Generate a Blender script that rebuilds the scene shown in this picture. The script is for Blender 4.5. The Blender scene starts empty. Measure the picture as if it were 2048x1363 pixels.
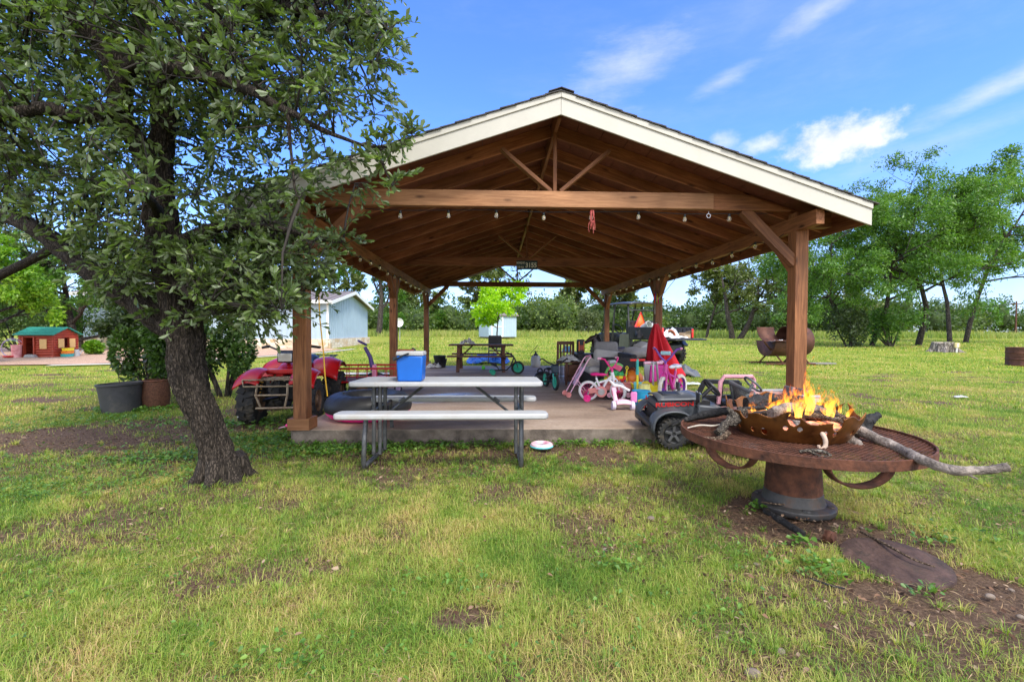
import bpy, bmesh, math, random
import numpy as np
from mathutils import Vector, Matrix, Euler, noise as mnoise
rnd = random.Random(7)
nrg = np.random.default_rng(11)
SC = bpy.context.scene
COL = SC.collection
PI = math.pi
SLAB = 0.16
# ---------------------------------------------------------------- camera geometry (measured from the place)
CAM = Vector((0, 0, 1.25)); FPX = 910.0
def cam_axes(yaw=.0352, pitch=.0223, roll=.0033):
    f = Vector((math.sin(yaw)*math.cos(pitch), math.cos(yaw)*math.cos(pitch), -math.sin(pitch)))
    r = Vector((math.cos(yaw), -math.sin(yaw), 0)); u = r.cross(f)
    return r*math.cos(roll)+u*math.sin(roll), -r*math.sin(roll)+u*math.cos(roll), f
CR, CU, CF = cam_axes()
def gz(x, y):                                    # lie of the land: flat here, rising gently beyond
    return .012*max(0., y-6.)
def ray(px, py):
    return (CF + CR*((px-1024)/FPX) - CU*((py-681.5)/FPX))
def G(px, py, up=0.):                            # point on the ground
    d = ray(px, py); t = 3.
    for _ in range(40):
        p = CAM+d*t; t += (p.z-gz(p.x, p.y)-up)/max(.002, -(d.z-.012*d.y*(p.y > 6)))
    p = CAM+d*t; return Vector((p.x, p.y, gz(p.x, p.y)+up))
def S(px, py, z=SLAB):                           # point on a level plane (the slab)
    d = ray(px, py); t = (z-CAM.z)/d.z; return CAM+d*t
def P(px, py, Y):                                # point at depth Y
    d = ray(px, py); return CAM+d*(Y/d.y)
# ---------------------------------------------------------------- mesh building
class MB:
    def __init__(s): s.v = []; s.f = []; s.mi = []; s.k = 0
    def add(s, vs, fs):
        o = len(s.v); s.v += [tuple(x) for x in vs]
        for f in fs: s.f.append([i+o for i in f]); s.mi.append(s.k)
        return s
    def box(s, c, d, R=None, taper=1.):
        vs = []
        for z in (-1, 1):
            t = taper if z > 0 else 1.
            for x, y in ((-1, -1), (1, -1), (1, 1), (-1, 1)):
                p = Vector((x*d[0]/2*t, y*d[1]/2*t, z*d[2]/2))
                if R: p = R @ p
                vs.append(p+Vector(c))
        return s.add(vs, [(3, 2, 1, 0), (4, 5, 6, 7), (0, 1, 5, 4), (1, 2, 6, 5), (2, 3, 7, 6), (3, 0, 4, 7)])
    def bar(s, a, b, w, h, up=(0, 0, 1)):
        a = Vector(a); b = Vector(b); x = (b-a); L = x.length; x.normalize(); u = Vector(up)
        y = u.cross(x)
        if y.length < 1e-4: y = Vector((0, 1, 0)).cross(x)
        y.normalize(); z = x.cross(y)
        return s.box((a+b)/2, (L, w, h), Matrix((x, y, z)).transposed())
    def tube(s, pts, r, n=8, cap=True, flat=1.):
        pts = [Vector(p) for p in pts]; m = len(pts)
        if not hasattr(r, '__len__'): r = [r]*m
        vs = []; fs = []; ref = None
        for i, p in enumerate(pts):
            t = (pts[min(i+1, m-1)]-pts[max(i-1, 0)])
            if t.length < 1e-9: t = Vector((0, 0, 1))
            t.normalize()
            if ref is None:
                ref = t.orthogonal().normalized() if abs(t.z) > .9 else Vector((0, 0, 1)).cross(t).normalized()
            a = (ref-t*ref.dot(t)).normalized(); b = t.cross(a); ref = a
            for k in range(n):
                q = 2*PI*k/n; vs.append(p+a*(r[i]*math.cos(q))+b*(r[i]*flat*math.sin(q)))
        for i in range(m-1):
            for k in range(n):
                fs.append((i*n+k, i*n+(k+1) % n, (i+1)*n+(k+1) % n, (i+1)*n+k))
        if cap: fs += [tuple(range(n-1, -1, -1)), tuple((m-1)*n+k for k in range(n))]
        return s.add(vs, fs)
    def lathe(s, prof, c=(0, 0, 0), axis='z', n=24, arc=2*PI, R=None):
        m = len(prof); vs = []; fs = []; full = arc > 6.28; nn = n if full else n+1
        for r, h in prof:
            for k in range(nn):
                a = arc*k/n; p = Vector((r*math.cos(a), r*math.sin(a), h))
                if axis == 'x': p = Vector((p.z, p.x, p.y))
                elif axis == 'y': p = Vector((p.y, p.z, p.x))
                if R: p = R @ p
                vs.append(p+Vector(c))
        for i in range(m-1):
            for k in range(n):
                k2 = (k+1) % nn
                fs.append((i*nn+k, i*nn+k2, (i+1)*nn+k2, (i+1)*nn+k))
        return s.add(vs, fs)
    def torus(s, c, R, r, axis='z', n=28, m=10, sq=1., M=None):
        prof = [(R+r*math.cos(2*PI*i/m), r*sq*math.sin(2*PI*i/m)) for i in range(m+1)]
        return s.lathe(prof, c, axis, n, R=M)
    def ball(s, c, r, n=14, m=8, R=None):
        r = r if hasattr(r, '__len__') else (r, r, r); vs = []; fs = []
        for i in range(m+1):
            t = PI*i/m
            for k in range(n):
                a = 2*PI*k/n; p = Vector((r[0]*math.sin(t)*math.cos(a), r[1]*math.sin(t)*math.sin(a), -r[2]*math.cos(t)))
                if R: p = R @ p
                vs.append(p+Vector(c))
        for i in range(m):
            for k in range(n): fs.append((i*n+k, i*n+(k+1) % n, (i+1)*n+(k+1) % n, (i+1)*n+k))
        return s.add(vs, fs)
    def prism(s, poly, w, axis='y', c=(0, 0, 0), w2=None):       # 2D outline extruded by w, centred
        n = len(poly); vs = []
        for q, sg in ((w, -1), (w2 or w, 1)):
            for a, b in poly:
                p = {'y': (a, sg*q/2, b), 'x': (sg*q/2, a, b), 'z': (a, b, sg*q/2)}[axis]
                vs.append(Vector(p)+Vector(c))
        return s.add(vs, [tuple(range(n)), tuple(range(2*n-1, n-1, -1))]+[(i, i+n, (i+1) % n+n, (i+1) % n) for i in range(n)])
    def grid(s, fn, nu, nv, closed_u=False):
        vs = [fn(u/nu, v/nv) for v in range(nv+1) for u in range(nu+1)]
        return s.add(vs, [(v*(nu+1)+u, v*(nu+1)+u+1, (v+1)*(nu+1)+u+1, (v+1)*(nu+1)+u) for v in range(nv) for u in range(nu)])
    def xf(s, M, i0=0):
        for i in range(i0, len(s.v)): s.v[i] = tuple(M @ Vector(s.v[i]))
        return s
    def build(s, name, mats, parent=None, bevel=0., smooth=38, solid=0., sub=0, loc=None):
        me = bpy.data.meshes.new(name); me.from_pydata(s.v, [], s.f)
        for m in (mats if isinstance(mats, (list, tuple)) else [mats]): me.materials.append(m)
        if any(s.mi): me.polygons.foreach_set('material_index', s.mi)
        bm = bmesh.new(); bm.from_mesh(me)
        bmesh.ops.remove_doubles(bm, verts=bm.verts, dist=1e-5)
        bmesh.ops.recalc_face_normals(bm, faces=bm.faces); bm.to_mesh(me); bm.free()
        if smooth:
            me.polygons.foreach_set('use_smooth', [True]*len(me.polygons))
            if smooth < 180: me.set_sharp_from_angle(angle=math.radians(smooth))
        me.update()
        o = bpy.data.objects.new(name, me); COL.objects.link(o)
        if parent is not None: o.parent = parent
        if loc is not None: o.location = loc
        if solid:
            q = o.modifiers.new('s', 'SOLIDIFY'); q.thickness = solid; q.offset = 0
        if sub:
            q = o.modifiers.new('u', 'SUBSURF'); q.levels = q.render_levels = sub
        if bevel:
            q = o.modifiers.new('b', 'BEVEL'); q.width = bevel; q.segments = 2; q.limit_method = 'ANGLE'; q.angle_limit = .6
            q.harden_normals = False
        return o
def tag(o, label=None, cat=None, group=None, kind=None):
    if label: o['label'] = label
    if cat: o['category'] = cat
    if group: o['group'] = group
    if kind: o['kind'] = kind
    return o
def thing(name, label, cat, loc=(0, 0, 0), rz=0., group=None, rx=0., ry=0.):
    o = bpy.data.objects.new(name, None); COL.objects.link(o); o.empty_display_size = .1
    o.location = loc; o.rotation_euler = (rx, ry, rz)
    return tag(o, label, cat, group)
def kids(o): return [c for c in COL.objects if c.parent == o]
def copy_tree(o, parent=None):
    c = o.copy(); COL.objects.link(c); c.parent = parent
    for ch in list(o.children): copy_tree(ch, c)
    return c
def np_mesh(name, verts, nper, faces_per, mats, parent=None, attr=None, smooth=True, mi=None):
    """verts (N*nper,3); faces_per = list of index tuples inside each element; attr: one float per element"""
    N = len(verts)//nper; me = bpy.data.meshes.new(name)
    lens = [len(f) for f in faces_per]; flat = np.concatenate([np.array(f) for f in faces_per])
    loops = (flat[None, :]+(np.arange(N)*nper)[:, None]).ravel().astype(np.int32)
    tot = np.tile(np.array(lens, dtype=np.int32), N); st = np.concatenate([[0], np.cumsum(tot)[:-1]]).astype(np.int32)
    me.vertices.add(len(verts)); me.vertices.foreach_set('co', np.ascontiguousarray(verts, dtype=np.float32).ravel())
    me.loops.add(len(loops)); me.loops.foreach_set('vertex_index', loops)
    me.polygons.add(len(tot)); me.polygons.foreach_set('loop_start', st); me.polygons.foreach_set('loop_total', tot)
    if smooth: me.polygons.foreach_set('use_smooth', np.ones(len(tot), dtype=bool))
    for m in (mats if isinstance(mats, (list, tuple)) else [mats]): me.materials.append(m)
    if mi is not None: me.polygons.foreach_set('material_index', np.repeat(np.asarray(mi, dtype=np.int32), len(lens)))
    if attr is not None:
        a = me.attributes.new('tint', 'FLOAT', 'POINT'); a.data.foreach_set('value', np.repeat(np.asarray(attr, dtype=np.float32), nper))
    me.update(calc_edges=True)
    o = bpy.data.objects.new(name, me); COL.objects.link(o)
    if parent is not None: o.parent = parent
    return o
# ---------------------------------------------------------------- materials
MATS = {}
def nodes(name):
    m = bpy.data.materials.new(name); m.use_nodes = True; nt = m.node_tree
    b = nt.nodes['Principled BSDF']; return m, nt, b
def N_(nt, t, **k):
    n = nt.nodes.new(t)
    for a, v in k.items():
        if a.startswith('i_'): n.inputs[a[2:].replace('_', ' ')].default_value = v
        else: setattr(n, a, v)
    return n
def c4(c): return (c[0], c[1], c[2], 1.)
def ramp(nt, fac, stops, interp='LINEAR'):
    r = nt.nodes.new('ShaderNodeValToRGB'); r.color_ramp.interpolation = interp
    while len(r.color_ramp.elements) < len(stops): r.color_ramp.elements.new(.5)
    for e, (p, c) in zip(r.color_ramp.elements, stops): e.position = p; e.color = c4(c) if len(c) == 3 else c
    nt.links.new(fac, r.inputs[0]); return r.outputs[0]
def mat(name, base, rough=.55, metal=0., var=.14, scale=9., base2=None, bump=0., bscale=60., spec=.4, coat=0., rvar=.12, grime=None, gamt=.5, gscale=4.):
    if name in MATS: return MATS[name]
    m, nt, b = nodes(name); L = nt.links.new
    tc = N_(nt, 'ShaderNodeTexCoord'); nz = N_(nt, 'ShaderNodeTexNoise', i_Scale=scale, i_Detail=6., i_Roughness=.62)
    L(tc.outputs['Object'], nz.inputs['Vector'])
    lo = [x*(1-var*1.3) for x in base]; hi = [min(1, x*(1+var)) for x in (base2 or base)]
    col = ramp(nt, nz.outputs[0], [(.3, lo), (.7, hi)])
    if grime:
        g = N_(nt, 'ShaderNodeTexNoise', i_Scale=gscale, i_Detail=8., i_Roughness=.7); L(tc.outputs['Object'], g.inputs['Vector'])
        f = ramp(nt, g.outputs[0], [(.62-gamt*.3, (0, 0, 0)), (.8-gamt*.3, (1, 1, 1))])
        mx = N_(nt, 'ShaderNodeMix', data_type='RGBA'); L(f, mx.inputs[0]); L(col, mx.inputs[6]); mx.inputs[7].default_value = c4(grime); col = mx.outputs[2]
    L(col, b.inputs['Base Color'])
    rr = N_(nt, 'ShaderNodeMapRange'); rr.inputs[3].default_value = max(.03, rough-rvar); rr.inputs[4].default_value = min(1, rough+rvar)
    L(nz.outputs[0], rr.inputs[0]); L(rr.outputs[0], b.inputs['Roughness'])
    b.inputs['Metallic'].default_value = metal; b.inputs['Specular IOR Level'].default_value = spec; b.inputs['Coat Weight'].default_value = coat
    if bump:
        n2 = N_(nt, 'ShaderNodeTexNoise', i_Scale=bscale, i_Detail=5.); L(tc.outputs['Object'], n2.inputs['Vector'])
        bp = N_(nt, 'ShaderNodeBump', i_Strength=bump, i_Distance=.02); L(n2.outputs[0], bp.inputs['Height']); L(bp.outputs[0], b.inputs['Normal'])
    MATS[name] = m; return m
def wood(name, dark, light, rough=.6, gs=1., knots=True, grey=None):
    m, nt, b = nodes(name); L = nt.links.new
    tc = N_(nt, 'ShaderNodeTexCoord'); oi = N_(nt, 'ShaderNodeObjectInfo')
    ofs = N_(nt, 'ShaderNodeVectorMath', operation='ADD'); L(tc.outputs['Object'], ofs.inputs[0])
    mu = N_(nt, 'ShaderNodeMath', operation='MULTIPLY'); mu.inputs[1].default_value = 37.; L(oi.outputs['Random'], mu.inputs[0]); L(mu.outputs[0], ofs.inputs[1])
    mp = N_(nt, 'ShaderNodeMapping'); mp.inputs['Scale'].default_value = (1.1*gs, 16*gs, 16*gs); L(ofs.outputs[0], mp.inputs['Vector'])
    nz = N_(nt, 'ShaderNodeTexNoise', i_Scale=2.2, i_Detail=7., i_Roughness=.65, i_Distortion=.9); L(mp.outputs[0], nz.inputs['Vector'])
    big = N_(nt, 'ShaderNodeTexNoise', i_Scale=1.3, i_Detail=3.); L(ofs.outputs[0], big.inputs['Vector'])
    mid = [(a+c)/2 for a, c in zip(dark, light)]
    col = ramp(nt, nz.outputs[0], [(.28, dark), (.5, mid), (.72, light)])
    tone = N_(nt, 'ShaderNodeMapRange'); tone.inputs[1].default_value = .3; tone.inputs[2].default_value = .7; tone.inputs[3].default_value = .62; tone.inputs[4].default_value = 1.25; L(big.outputs[0], tone.inputs[0])
    t2 = N_(nt, 'ShaderNodeMapRange'); t2.inputs[3].default_value = .75; t2.inputs[4].default_value = 1.2; L(oi.outputs['Random'], t2.inputs[0])
    tm = N_(nt, 'ShaderNodeMath', operation='MULTIPLY'); L(tone.outputs[0], tm.inputs[0]); L(t2.outputs[0], tm.inputs[1])
    sc = N_(nt, 'ShaderNodeVectorMath', operation='SCALE'); L(col, sc.inputs[0]); L(tm.outputs[0], sc.inputs['Scale']); col = sc.outputs[0]
    if knots:
        m2 = N_(nt, 'ShaderNodeMapping'); m2.inputs['Scale'].default_value = (2.2, 7, 7); L(ofs.outputs[0], m2.inputs['Vector'])
        vo = N_(nt, 'ShaderNodeTexVoronoi', i_Scale=1.); L(m2.outputs[0], vo.inputs['Vector'])
        f = ramp(nt, vo.outputs['Distance'], [(.05, (1, 1, 1)), (.16, (0, 0, 0))])
        mx = N_(nt, 'ShaderNodeMix', data_type='RGBA'); L(f, mx.inputs[0]); L(col, mx.inputs[6]); mx.inputs[7].default_value = c4([x*.35 for x in dark]); col = mx.outputs[2]
    L(col, b.inputs['Base Color']); b.inputs['Roughness'].default_value = rough; b.inputs['Specular IOR Level'].default_value = .3
    bp = N_(nt, 'ShaderNodeBump', i_Strength=.35, i_Distance=.01); L(nz.outputs[0], bp.inputs['Height']); L(bp.outputs[0], b.inputs['Normal'])
    MATS[name] = m; return m
def leafmat(name, stops, under=None, trans=.3, rough=.45, spec=.5):
    """stops: colours over the per-leaf 'tint' value"""
    m = bpy.data.materials.new(name); m.use_nodes = True; nt = m.node_tree; L = nt.links.new
    b = nt.nodes['Principled BSDF']; out = nt.nodes['Material Output']
    at = N_(nt, 'ShaderNodeAttribute', attribute_name='tint'); n = len(stops)
    col = ramp(nt, at.outputs['Fac'], [(i/(n-1), c) for i, c in enumerate(stops)])
    if under:
        ge = N_(nt, 'ShaderNodeNewGeometry'); mx = N_(nt, 'ShaderNodeMix', data_type='RGBA'); L(ge.outputs['Backfacing'], mx.inputs[0]); L(col, mx.inputs[6]); mx.inputs[7].default_value = c4(under); colp = mx.outputs[2]
    else: colp = col
    L(colp, b.inputs['Base Color']); b.inputs['Roughness'].default_value = rough; b.inputs['Specular IOR Level'].default_value = spec
    tr = N_(nt, 'ShaderNodeBsdfTranslucent'); hs = N_(nt, 'ShaderNodeMix', data_type='RGBA', blend_type='MULTIPLY'); hs.inputs[0].default_value = 1.; L(col, hs.inputs[6]); hs.inputs[7].default_value = (1.5, 1.7, .6, 1); L(hs.outputs[2], tr.inputs[0])
    ms = N_(nt, 'ShaderNodeMixShader'); ms.inputs[0].default_value = trans; L(b.outputs[0], ms.inputs[1]); L(tr.outputs[0], ms.inputs[2]); L(ms.outputs[0], out.inputs[0])
    MATS[name] = m; return m
def barkmat(name, dark, light, sx=9., sz=2.2, bump=.9, lichen=None):
    m, nt, b = nodes(name); L = nt.links.new
    tc = N_(nt, 'ShaderNodeTexCoord'); mp = N_(nt, 'ShaderNodeMapping'); mp.inputs['Scale'].default_value = (sx, sx, sz); L(tc.outputs['Object'], mp.inputs['Vector'])
    wp = N_(nt, 'ShaderNodeTexNoise', i_Scale=1.5, i_Detail=3.); L(mp.outputs[0], wp.inputs['Vector'])
    av = N_(nt, 'ShaderNodeVectorMath', operation='MULTIPLY_ADD'); L(wp.outputs['Color'], av.inputs[0]); av.inputs[1].default_value = (1.1, 1.1, 1.1); L(mp.outputs[0], av.inputs[2])
    vo = N_(nt, 'ShaderNodeTexVoronoi', feature='DISTANCE_TO_EDGE', i_Scale=1.9); L(av.outputs[0], vo.inputs['Vector'])
    nz = N_(nt, 'ShaderNodeTexNoise', i_Scale=4., i_Detail=8., i_Roughness=.7); L(mp.outputs[0], nz.inputs['Vector'])
    h = N_(nt, 'ShaderNodeMath', operation='MULTIPLY_ADD'); L(vo.outputs[0], h.inputs[0]); h.inputs[1].default_value = 1.6; L(nz.outputs[0], h.inputs[2])
    col = ramp(nt, h.outputs[0], [(.4, [x*.45 for x in dark]), (.62, dark), (1., light)])
    if lichen:
        g = N_(nt, 'ShaderNodeTexNoise', i_Scale=7., i_Detail=6.); L(tc.outputs['Object'], g.inputs['Vector'])
        f = ramp(nt, g.outputs[0], [(.58, (0, 0, 0)), (.66, (1, 1, 1))])
        mx = N_(nt, 'ShaderNodeMix', data_type='RGBA'); L(f, mx.inputs[0]); L(col, mx.inputs[6]); mx.inputs[7].default_value = c4(lichen); col = mx.outputs[2]
    L(col, b.inputs['Base Color']); b.inputs['Roughness'].default_value = .85; b.inputs['Specular IOR Level'].default_value = .25
    bp = N_(nt, 'ShaderNodeBump', i_Strength=bump, i_Distance=.03); L(h.outputs[0], bp.inputs['Height']); L(bp.outputs[0], b.inputs['Normal'])
    MATS[name] = m; return m
def emit(name, col, s):
    m, nt, b = nodes(name); b.inputs['Base Color'].default_value = c4(col); b.inputs['Emission Color'].default_value = c4(col); b.inputs['Emission Strength'].default_value = s
    MATS[name] = m; return m
# shared plastics and metals
black = mat('black_plastic', (.018, .018, .02), .45, grime=(.09, .08, .065), gamt=.25)
rubber = mat('tyre_rubber', (.02, .02, .021), .8, bump=.25, grime=(.08, .065, .045), gamt=.45, gscale=7.)
steel = mat('bare_steel', (.45, .45, .46), .35, 1.)
darksteel = mat('dark_steel', (.06, .062, .065), .42, .6, grime=(.1, .07, .05), gamt=.2)
white_p = mat('white_plastic', (.40, .40, .395), .48, var=.06, grime=(.38, .35, .31), gamt=.32, gscale=3.)
pink = mat('pink_plastic', (.86, .28, .42), .38, var=.08)
hotpink = mat('hot_pink_plastic', (.85, .03, .25), .38, var=.08)
palepink = mat('pale_pink_plastic', (.88, .50, .62), .38, var=.06, grime=(.6, .45, .45), gamt=.2)
purple = mat('purple_plastic', (.10, .06, .22), .4, var=.1)
lilac = mat('lilac_plastic', (.45, .33, .55), .4, var=.1)
teal = mat('teal_plastic', (.05, .45, .40), .4, var=.1)
yellow = mat('yellow_plastic', (.86, .72, .03), .35, var=.06)
orange = mat('orange_plastic', (.86, .24, .03), .4, var=.08)
red = mat('red_plastic', (.72, .03, .025), .3, var=.1, coat=.3)
green = mat('green_plastic', (.05, .45, .12), .4, var=.1)
blue = mat('blue_plastic', (.006, .11, .47), .35, var=.06)
cyan = mat('cyan_plastic', (.03, .36, .60), .35, var=.06)
grey = mat('grey_plastic', (.3, .3, .31), .5, var=.1)
rust = mat('rusted_steel', (.065, .024, .014), .78, .2, .35, 14., (.125, .047, .025), bump=.25, grime=(.05, .022, .014), gamt=.35, gscale=9.)
# ---------------------------------------------------------------- sky, sun, exposure
SUN_EL, SUN_AZ = math.radians(50), math.radians(152)      # azimuth: compass from +Y toward +X
w = bpy.data.worlds.new('World'); SC.world = w; w.use_nodes = True
nt = w.node_tree; L = nt.links.new; bg = nt.nodes['Background']
sky = N_(nt, 'ShaderNodeTexSky', sky_type='NISHITA'); sky.sun_disc = False
sky.sun_elevation = SUN_EL; sky.sun_rotation = SUN_AZ; sky.air_density = 1.15; sky.dust_density = .3; sky.ozone_density = 4.
tc = N_(nt, 'ShaderNodeTexCoord'); sep = N_(nt, 'ShaderNodeSeparateXYZ'); L(tc.outputs['Generated'], sep.inputs[0])
def mth(op, a, b=None, c=None, clamp=False):
    n = N_(nt, 'ShaderNodeMath', operation=op); n.use_clamp = clamp
    for i, v in enumerate((a, b, c)):
        if v is None: continue
        if isinstance(v, (int, float)): n.inputs[i].default_value = v
        else: L(v, n.inputs[i])
    return n.outputs[0]
def wn(scale, detail, rough, sc, rot=0.):
    mp_ = N_(nt, 'ShaderNodeMapping'); mp_.inputs['Scale'].default_value = sc; mp_.inputs['Rotation'].default_value = (0, rot, 0); L(tc.outputs['Generated'], mp_.inputs['Vector'])
    n = N_(nt, 'ShaderNodeTexNoise', i_Scale=scale, i_Detail=detail, i_Roughness=rough); L(mp_.outputs[0], n.inputs['Vector']); return n.outputs[0]
PUFF = wn(17., 8., .6, (1, 1, 1.3)); WISP = wn(7., 6., .66, (.55, .8, 2.2), .35)
def cloud(px, py, rx, ry, tilt=0., soft=.35, amt=.5, gain=1., nz=None):
    d = ray(px, py).normalized(); az = math.atan2(d.x, d.y)
    a = Vector((math.cos(az), -math.sin(az), 0)); b = a.cross(d)
    ca, sa = math.cos(tilt), math.sin(tilt); A = (a*ca+b*sa)*FPX/rx; B = (-a*sa+b*ca)*FPX/ry
    def dot(v):
        n = N_(nt, 'ShaderNodeVectorMath', operation='DOT_PRODUCT'); L(tc.outputs['Generated'], n.inputs[0]); n.inputs[1].default_value = v; return n.outputs['Value']
    cb = N_(nt, 'ShaderNodeCombineXYZ'); L(dot(A), cb.inputs[0]); L(dot(B), cb.inputs[1])
    ln = N_(nt, 'ShaderNodeVectorMath', operation='LENGTH'); L(cb.outputs[0], ln.inputs[0])
    val = mth('SUBTRACT', mth('MULTIPLY_ADD', nz or PUFF, amt*4, 1-amt*2), ln.outputs['Value'])
    mr = N_(nt, 'ShaderNodeMapRange', interpolation_type='SMOOTHSTEP'); L(val, mr.inputs[0]); mr.inputs[1].default_value = 0.; mr.inputs[2].default_value = soft; mr.inputs[4].default_value = gain
    return mth('MULTIPLY', mr.outputs[0], mth('GREATER_THAN', dot(d), .3))
CL = [cloud(1665, 283, 104, 40, .02, .8, .55, .92), cloud(1540, 286, 54, 22, .1, 1.2, .55, .7), cloud(1440, 276, 40, 22, -.3, 1.4, .6, .5),
      cloud(1250, 150, 150, 80, .35, 1.5, .6, .55, WISP), cloud(1440, 165, 90, 28, .35, 1.4, .5, .55, WISP), cloud(1640, 20, 120, 28, .35, 1.5, .5, .5, WISP),
      cloud(1990, 180, 190, 26, .3, 1.3, .5, .6, WISP), cloud(1960, 255, 240, 36, .15, 1.7, .5, .5, WISP), cloud(1500, 60, 700, 240, .2, 2.5, .8, .2, WISP)]
cv = CL[0]
for q in CL[1:]: cv = mth('MAXIMUM', cv, q)
hz = N_(nt, 'ShaderNodeMapRange', interpolation_type='SMOOTHSTEP'); L(sep.outputs[2], hz.inputs[0]); hz.inputs[1].default_value = .0; hz.inputs[2].default_value = .34; hz.inputs[3].default_value = .5; hz.inputs[4].default_value = 0.
hzn = mth('MULTIPLY', hz.outputs[0], mth('MULTIPLY_ADD', WISP, 1.3, .1))
bk = N_(nt, 'ShaderNodeMapRange', interpolation_type='SMOOTHSTEP'); L(mth('MULTIPLY_ADD', sep.outputs[2], -.35, sep.outputs[1]), bk.inputs[0]); bk.inputs[1].default_value = .12; bk.inputs[2].default_value = -.5; bk.inputs[4].default_value = .85
bkv = mth('MULTIPLY', bk.outputs[0], mth('MULTIPLY_ADD', WISP, .6, .6), None, True)      # unseen bright cloud added behind the viewer as front fill light
cv = mth('MAXIMUM', cv, hzn)
mx = N_(nt, 'ShaderNodeMix', data_type='RGBA'); L(cv, mx.inputs[0])
SKYTINT = (.44, .61, 1.04, 1)
tn = N_(nt, 'ShaderNodeMix', data_type='RGBA', blend_type='MULTIPLY'); tn.inputs[0].default_value = 1.; L(sky.outputs[0], tn.inputs[6]); tn.inputs[7].default_value = SKYTINT
L(tn.outputs[2], mx.inputs[6]); L(ramp(nt, PUFF, [(.36, (2.3, 2.45, 2.7)), (.62, (3.1, 3.15, 3.2))]), mx.inputs[7])
mb2 = N_(nt, 'ShaderNodeMix', data_type='RGBA'); L(bkv, mb2.inputs[0]); L(mx.outputs[2], mb2.inputs[6]); mb2.inputs[7].default_value = (7.6, 7.7, 7.9, 1); L(mb2.outputs[2], bg.inputs['Color']); bg.inputs['Strength'].default_value = .15
sd = bpy.data.lights.new('sun', 'SUN'); sd.energy = 1.5; sd.angle = math.radians(12); sd.color = (1., .95, .86)
so = bpy.data.objects.new('sun', sd); COL.objects.link(so)
dirn = Vector((math.sin(SUN_AZ)*math.cos(SUN_EL), math.cos(SUN_AZ)*math.cos(SUN_EL), math.sin(SUN_EL)))
so.rotation_euler = dirn.to_track_quat('Z', 'Y').to_euler()
SC.view_settings.view_transform = 'Standard'; SC.view_settings.look = 'None'; SC.view_settings.gamma = 1.
SC.view_settings.exposure = 1.32
SC.render.engine = 'CYCLES'; SC.cycles.max_bounces = 8; SC.cycles.transparent_max_bounces = 12; SC.cycles.use_denoising = True; SC.cycles.sample_clamp_indirect = 6
# ---------------------------------------------------------------- camera
cd = bpy.data.cameras.new('camera'); cam = bpy.data.objects.new('camera', cd); COL.objects.link(cam); SC.camera = cam
cd.sensor_fit = 'HORIZONTAL'; cd.sensor_width = 36.; cd.lens = 36.*FPX/2048; cd.clip_start = .05; cd.clip_end = 2000
cam.matrix_world = Matrix((CR, CU, -CF)).transposed().to_4x4(); cam.matrix_world.translation = CAM
# ---------------------------------------------------------------- value noise in numpy
def vnoise(x, y, sc, seed=0):
    x = np.asarray(x)*sc+seed*17.3; y = np.asarray(y)*sc+seed*9.7
    xi = np.floor(x).astype(np.int64); yi = np.floor(y).astype(np.int64); fx = x-xi; fy = y-yi
    fx = fx*fx*(3-2*fx); fy = fy*fy*(3-2*fy)
    def h(a, b):
        q = (a*374761393+b*668265263+seed*974711) & 0x7fffffff
        q = ((q ^ (q >> 13))*1274126177) & 0x7fffffff
        return ((q ^ (q >> 16)) & 0xffff)/65535.
    return (h(xi, yi)*(1-fx)+h(xi+1, yi)*fx)*(1-fy)+(h(xi, yi+1)*(1-fx)+h(xi+1, yi+1)*fx)*fy
def fbm(x, y, sc, seed=0, o=4):
    t = 0; a = .5; n = 0
    for i in range(o): t = t+a*vnoise(x, y, sc*2**i, seed+i*31); n += a; a *= .5
    return t/n
SOILS = []                                       # worn, bare earth: (x, y, rx, ry, strength)
for px, py, rx, ry, s in ((120, 880, 1.6, .8, .84), (330, 850, 1.0, .7, .8), (540, 850, 1.0, .5, .75), (445, 985, .55, .3, .55), (770, 945, .6, .35, .6), (1000, 940, .5, .35, .5), (900, 905, 1.6, .35, .55),
        (1170, 910, .7, .4, .75), (1290, 990, .5, .4, .5), (1600, 1050, .62, .5, .95), (1760, 1075, .5, .35, .8), (1960, 1190, .6, .3, .95), (1880, 1260, .6, .25, .72), (1560, 1180, .5, .25, .62), (1700, 1325, .5, .14, .6), (1440, 1250, .3, .12, .5), (1330, 1110, .35, .2, .5),
        (940, 1240, .16, .1, .8), (640, 1140, .15, .1, .7), (550, 1010, .2, .12, .6), (1420, 930, .6, .5, .5), (640, 1130, .2, .1, .5), (1010, 1175, .12, .06, .7), (40, 770, .8, .6, .45), (250, 930, .7, .35, .6), (30, 940, .8, .4, .6)):
    g = G(px, py); SOILS.append((g.x, g.y, rx, ry, s))
def soil(x, y):
    x = np.asarray(x, dtype=float); y = np.asarray(y, dtype=float); n = fbm(x, y, 1.7, 3); t = np.clip((n-.56)*3.2, 0, .62)*(y < 14)
    for cx, cy, rx, ry, s in SOILS:
        d = np.sqrt(((x-cx)/rx)**2+((y-cy)/ry)**2)+(fbm(x, y, 3.1, 8)-.5)*1.3
        t = np.maximum(t, s*np.clip((1.15-d)/.5, 0, 1))
    return t
def gzn(x, y): return .012*np.maximum(0, y-6.)
def axis_pts(lo, hi, a, b, st, g=1.16):
    m = list(np.arange(a, b+1e-6, st)); s = st; v = a
    while v > lo: s *= g; v -= s; m.insert(0, v)
    s = st; v = m[-1]
    while v < hi: s *= g; v += s; m.append(v)
    return np.array(m)
xs = axis_pts(-900, 900, -7, 7, .11); ys = axis_pts(-300, 1200, -.5, 12, .11)
XX, YY = np.meshgrid(xs, ys)
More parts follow.
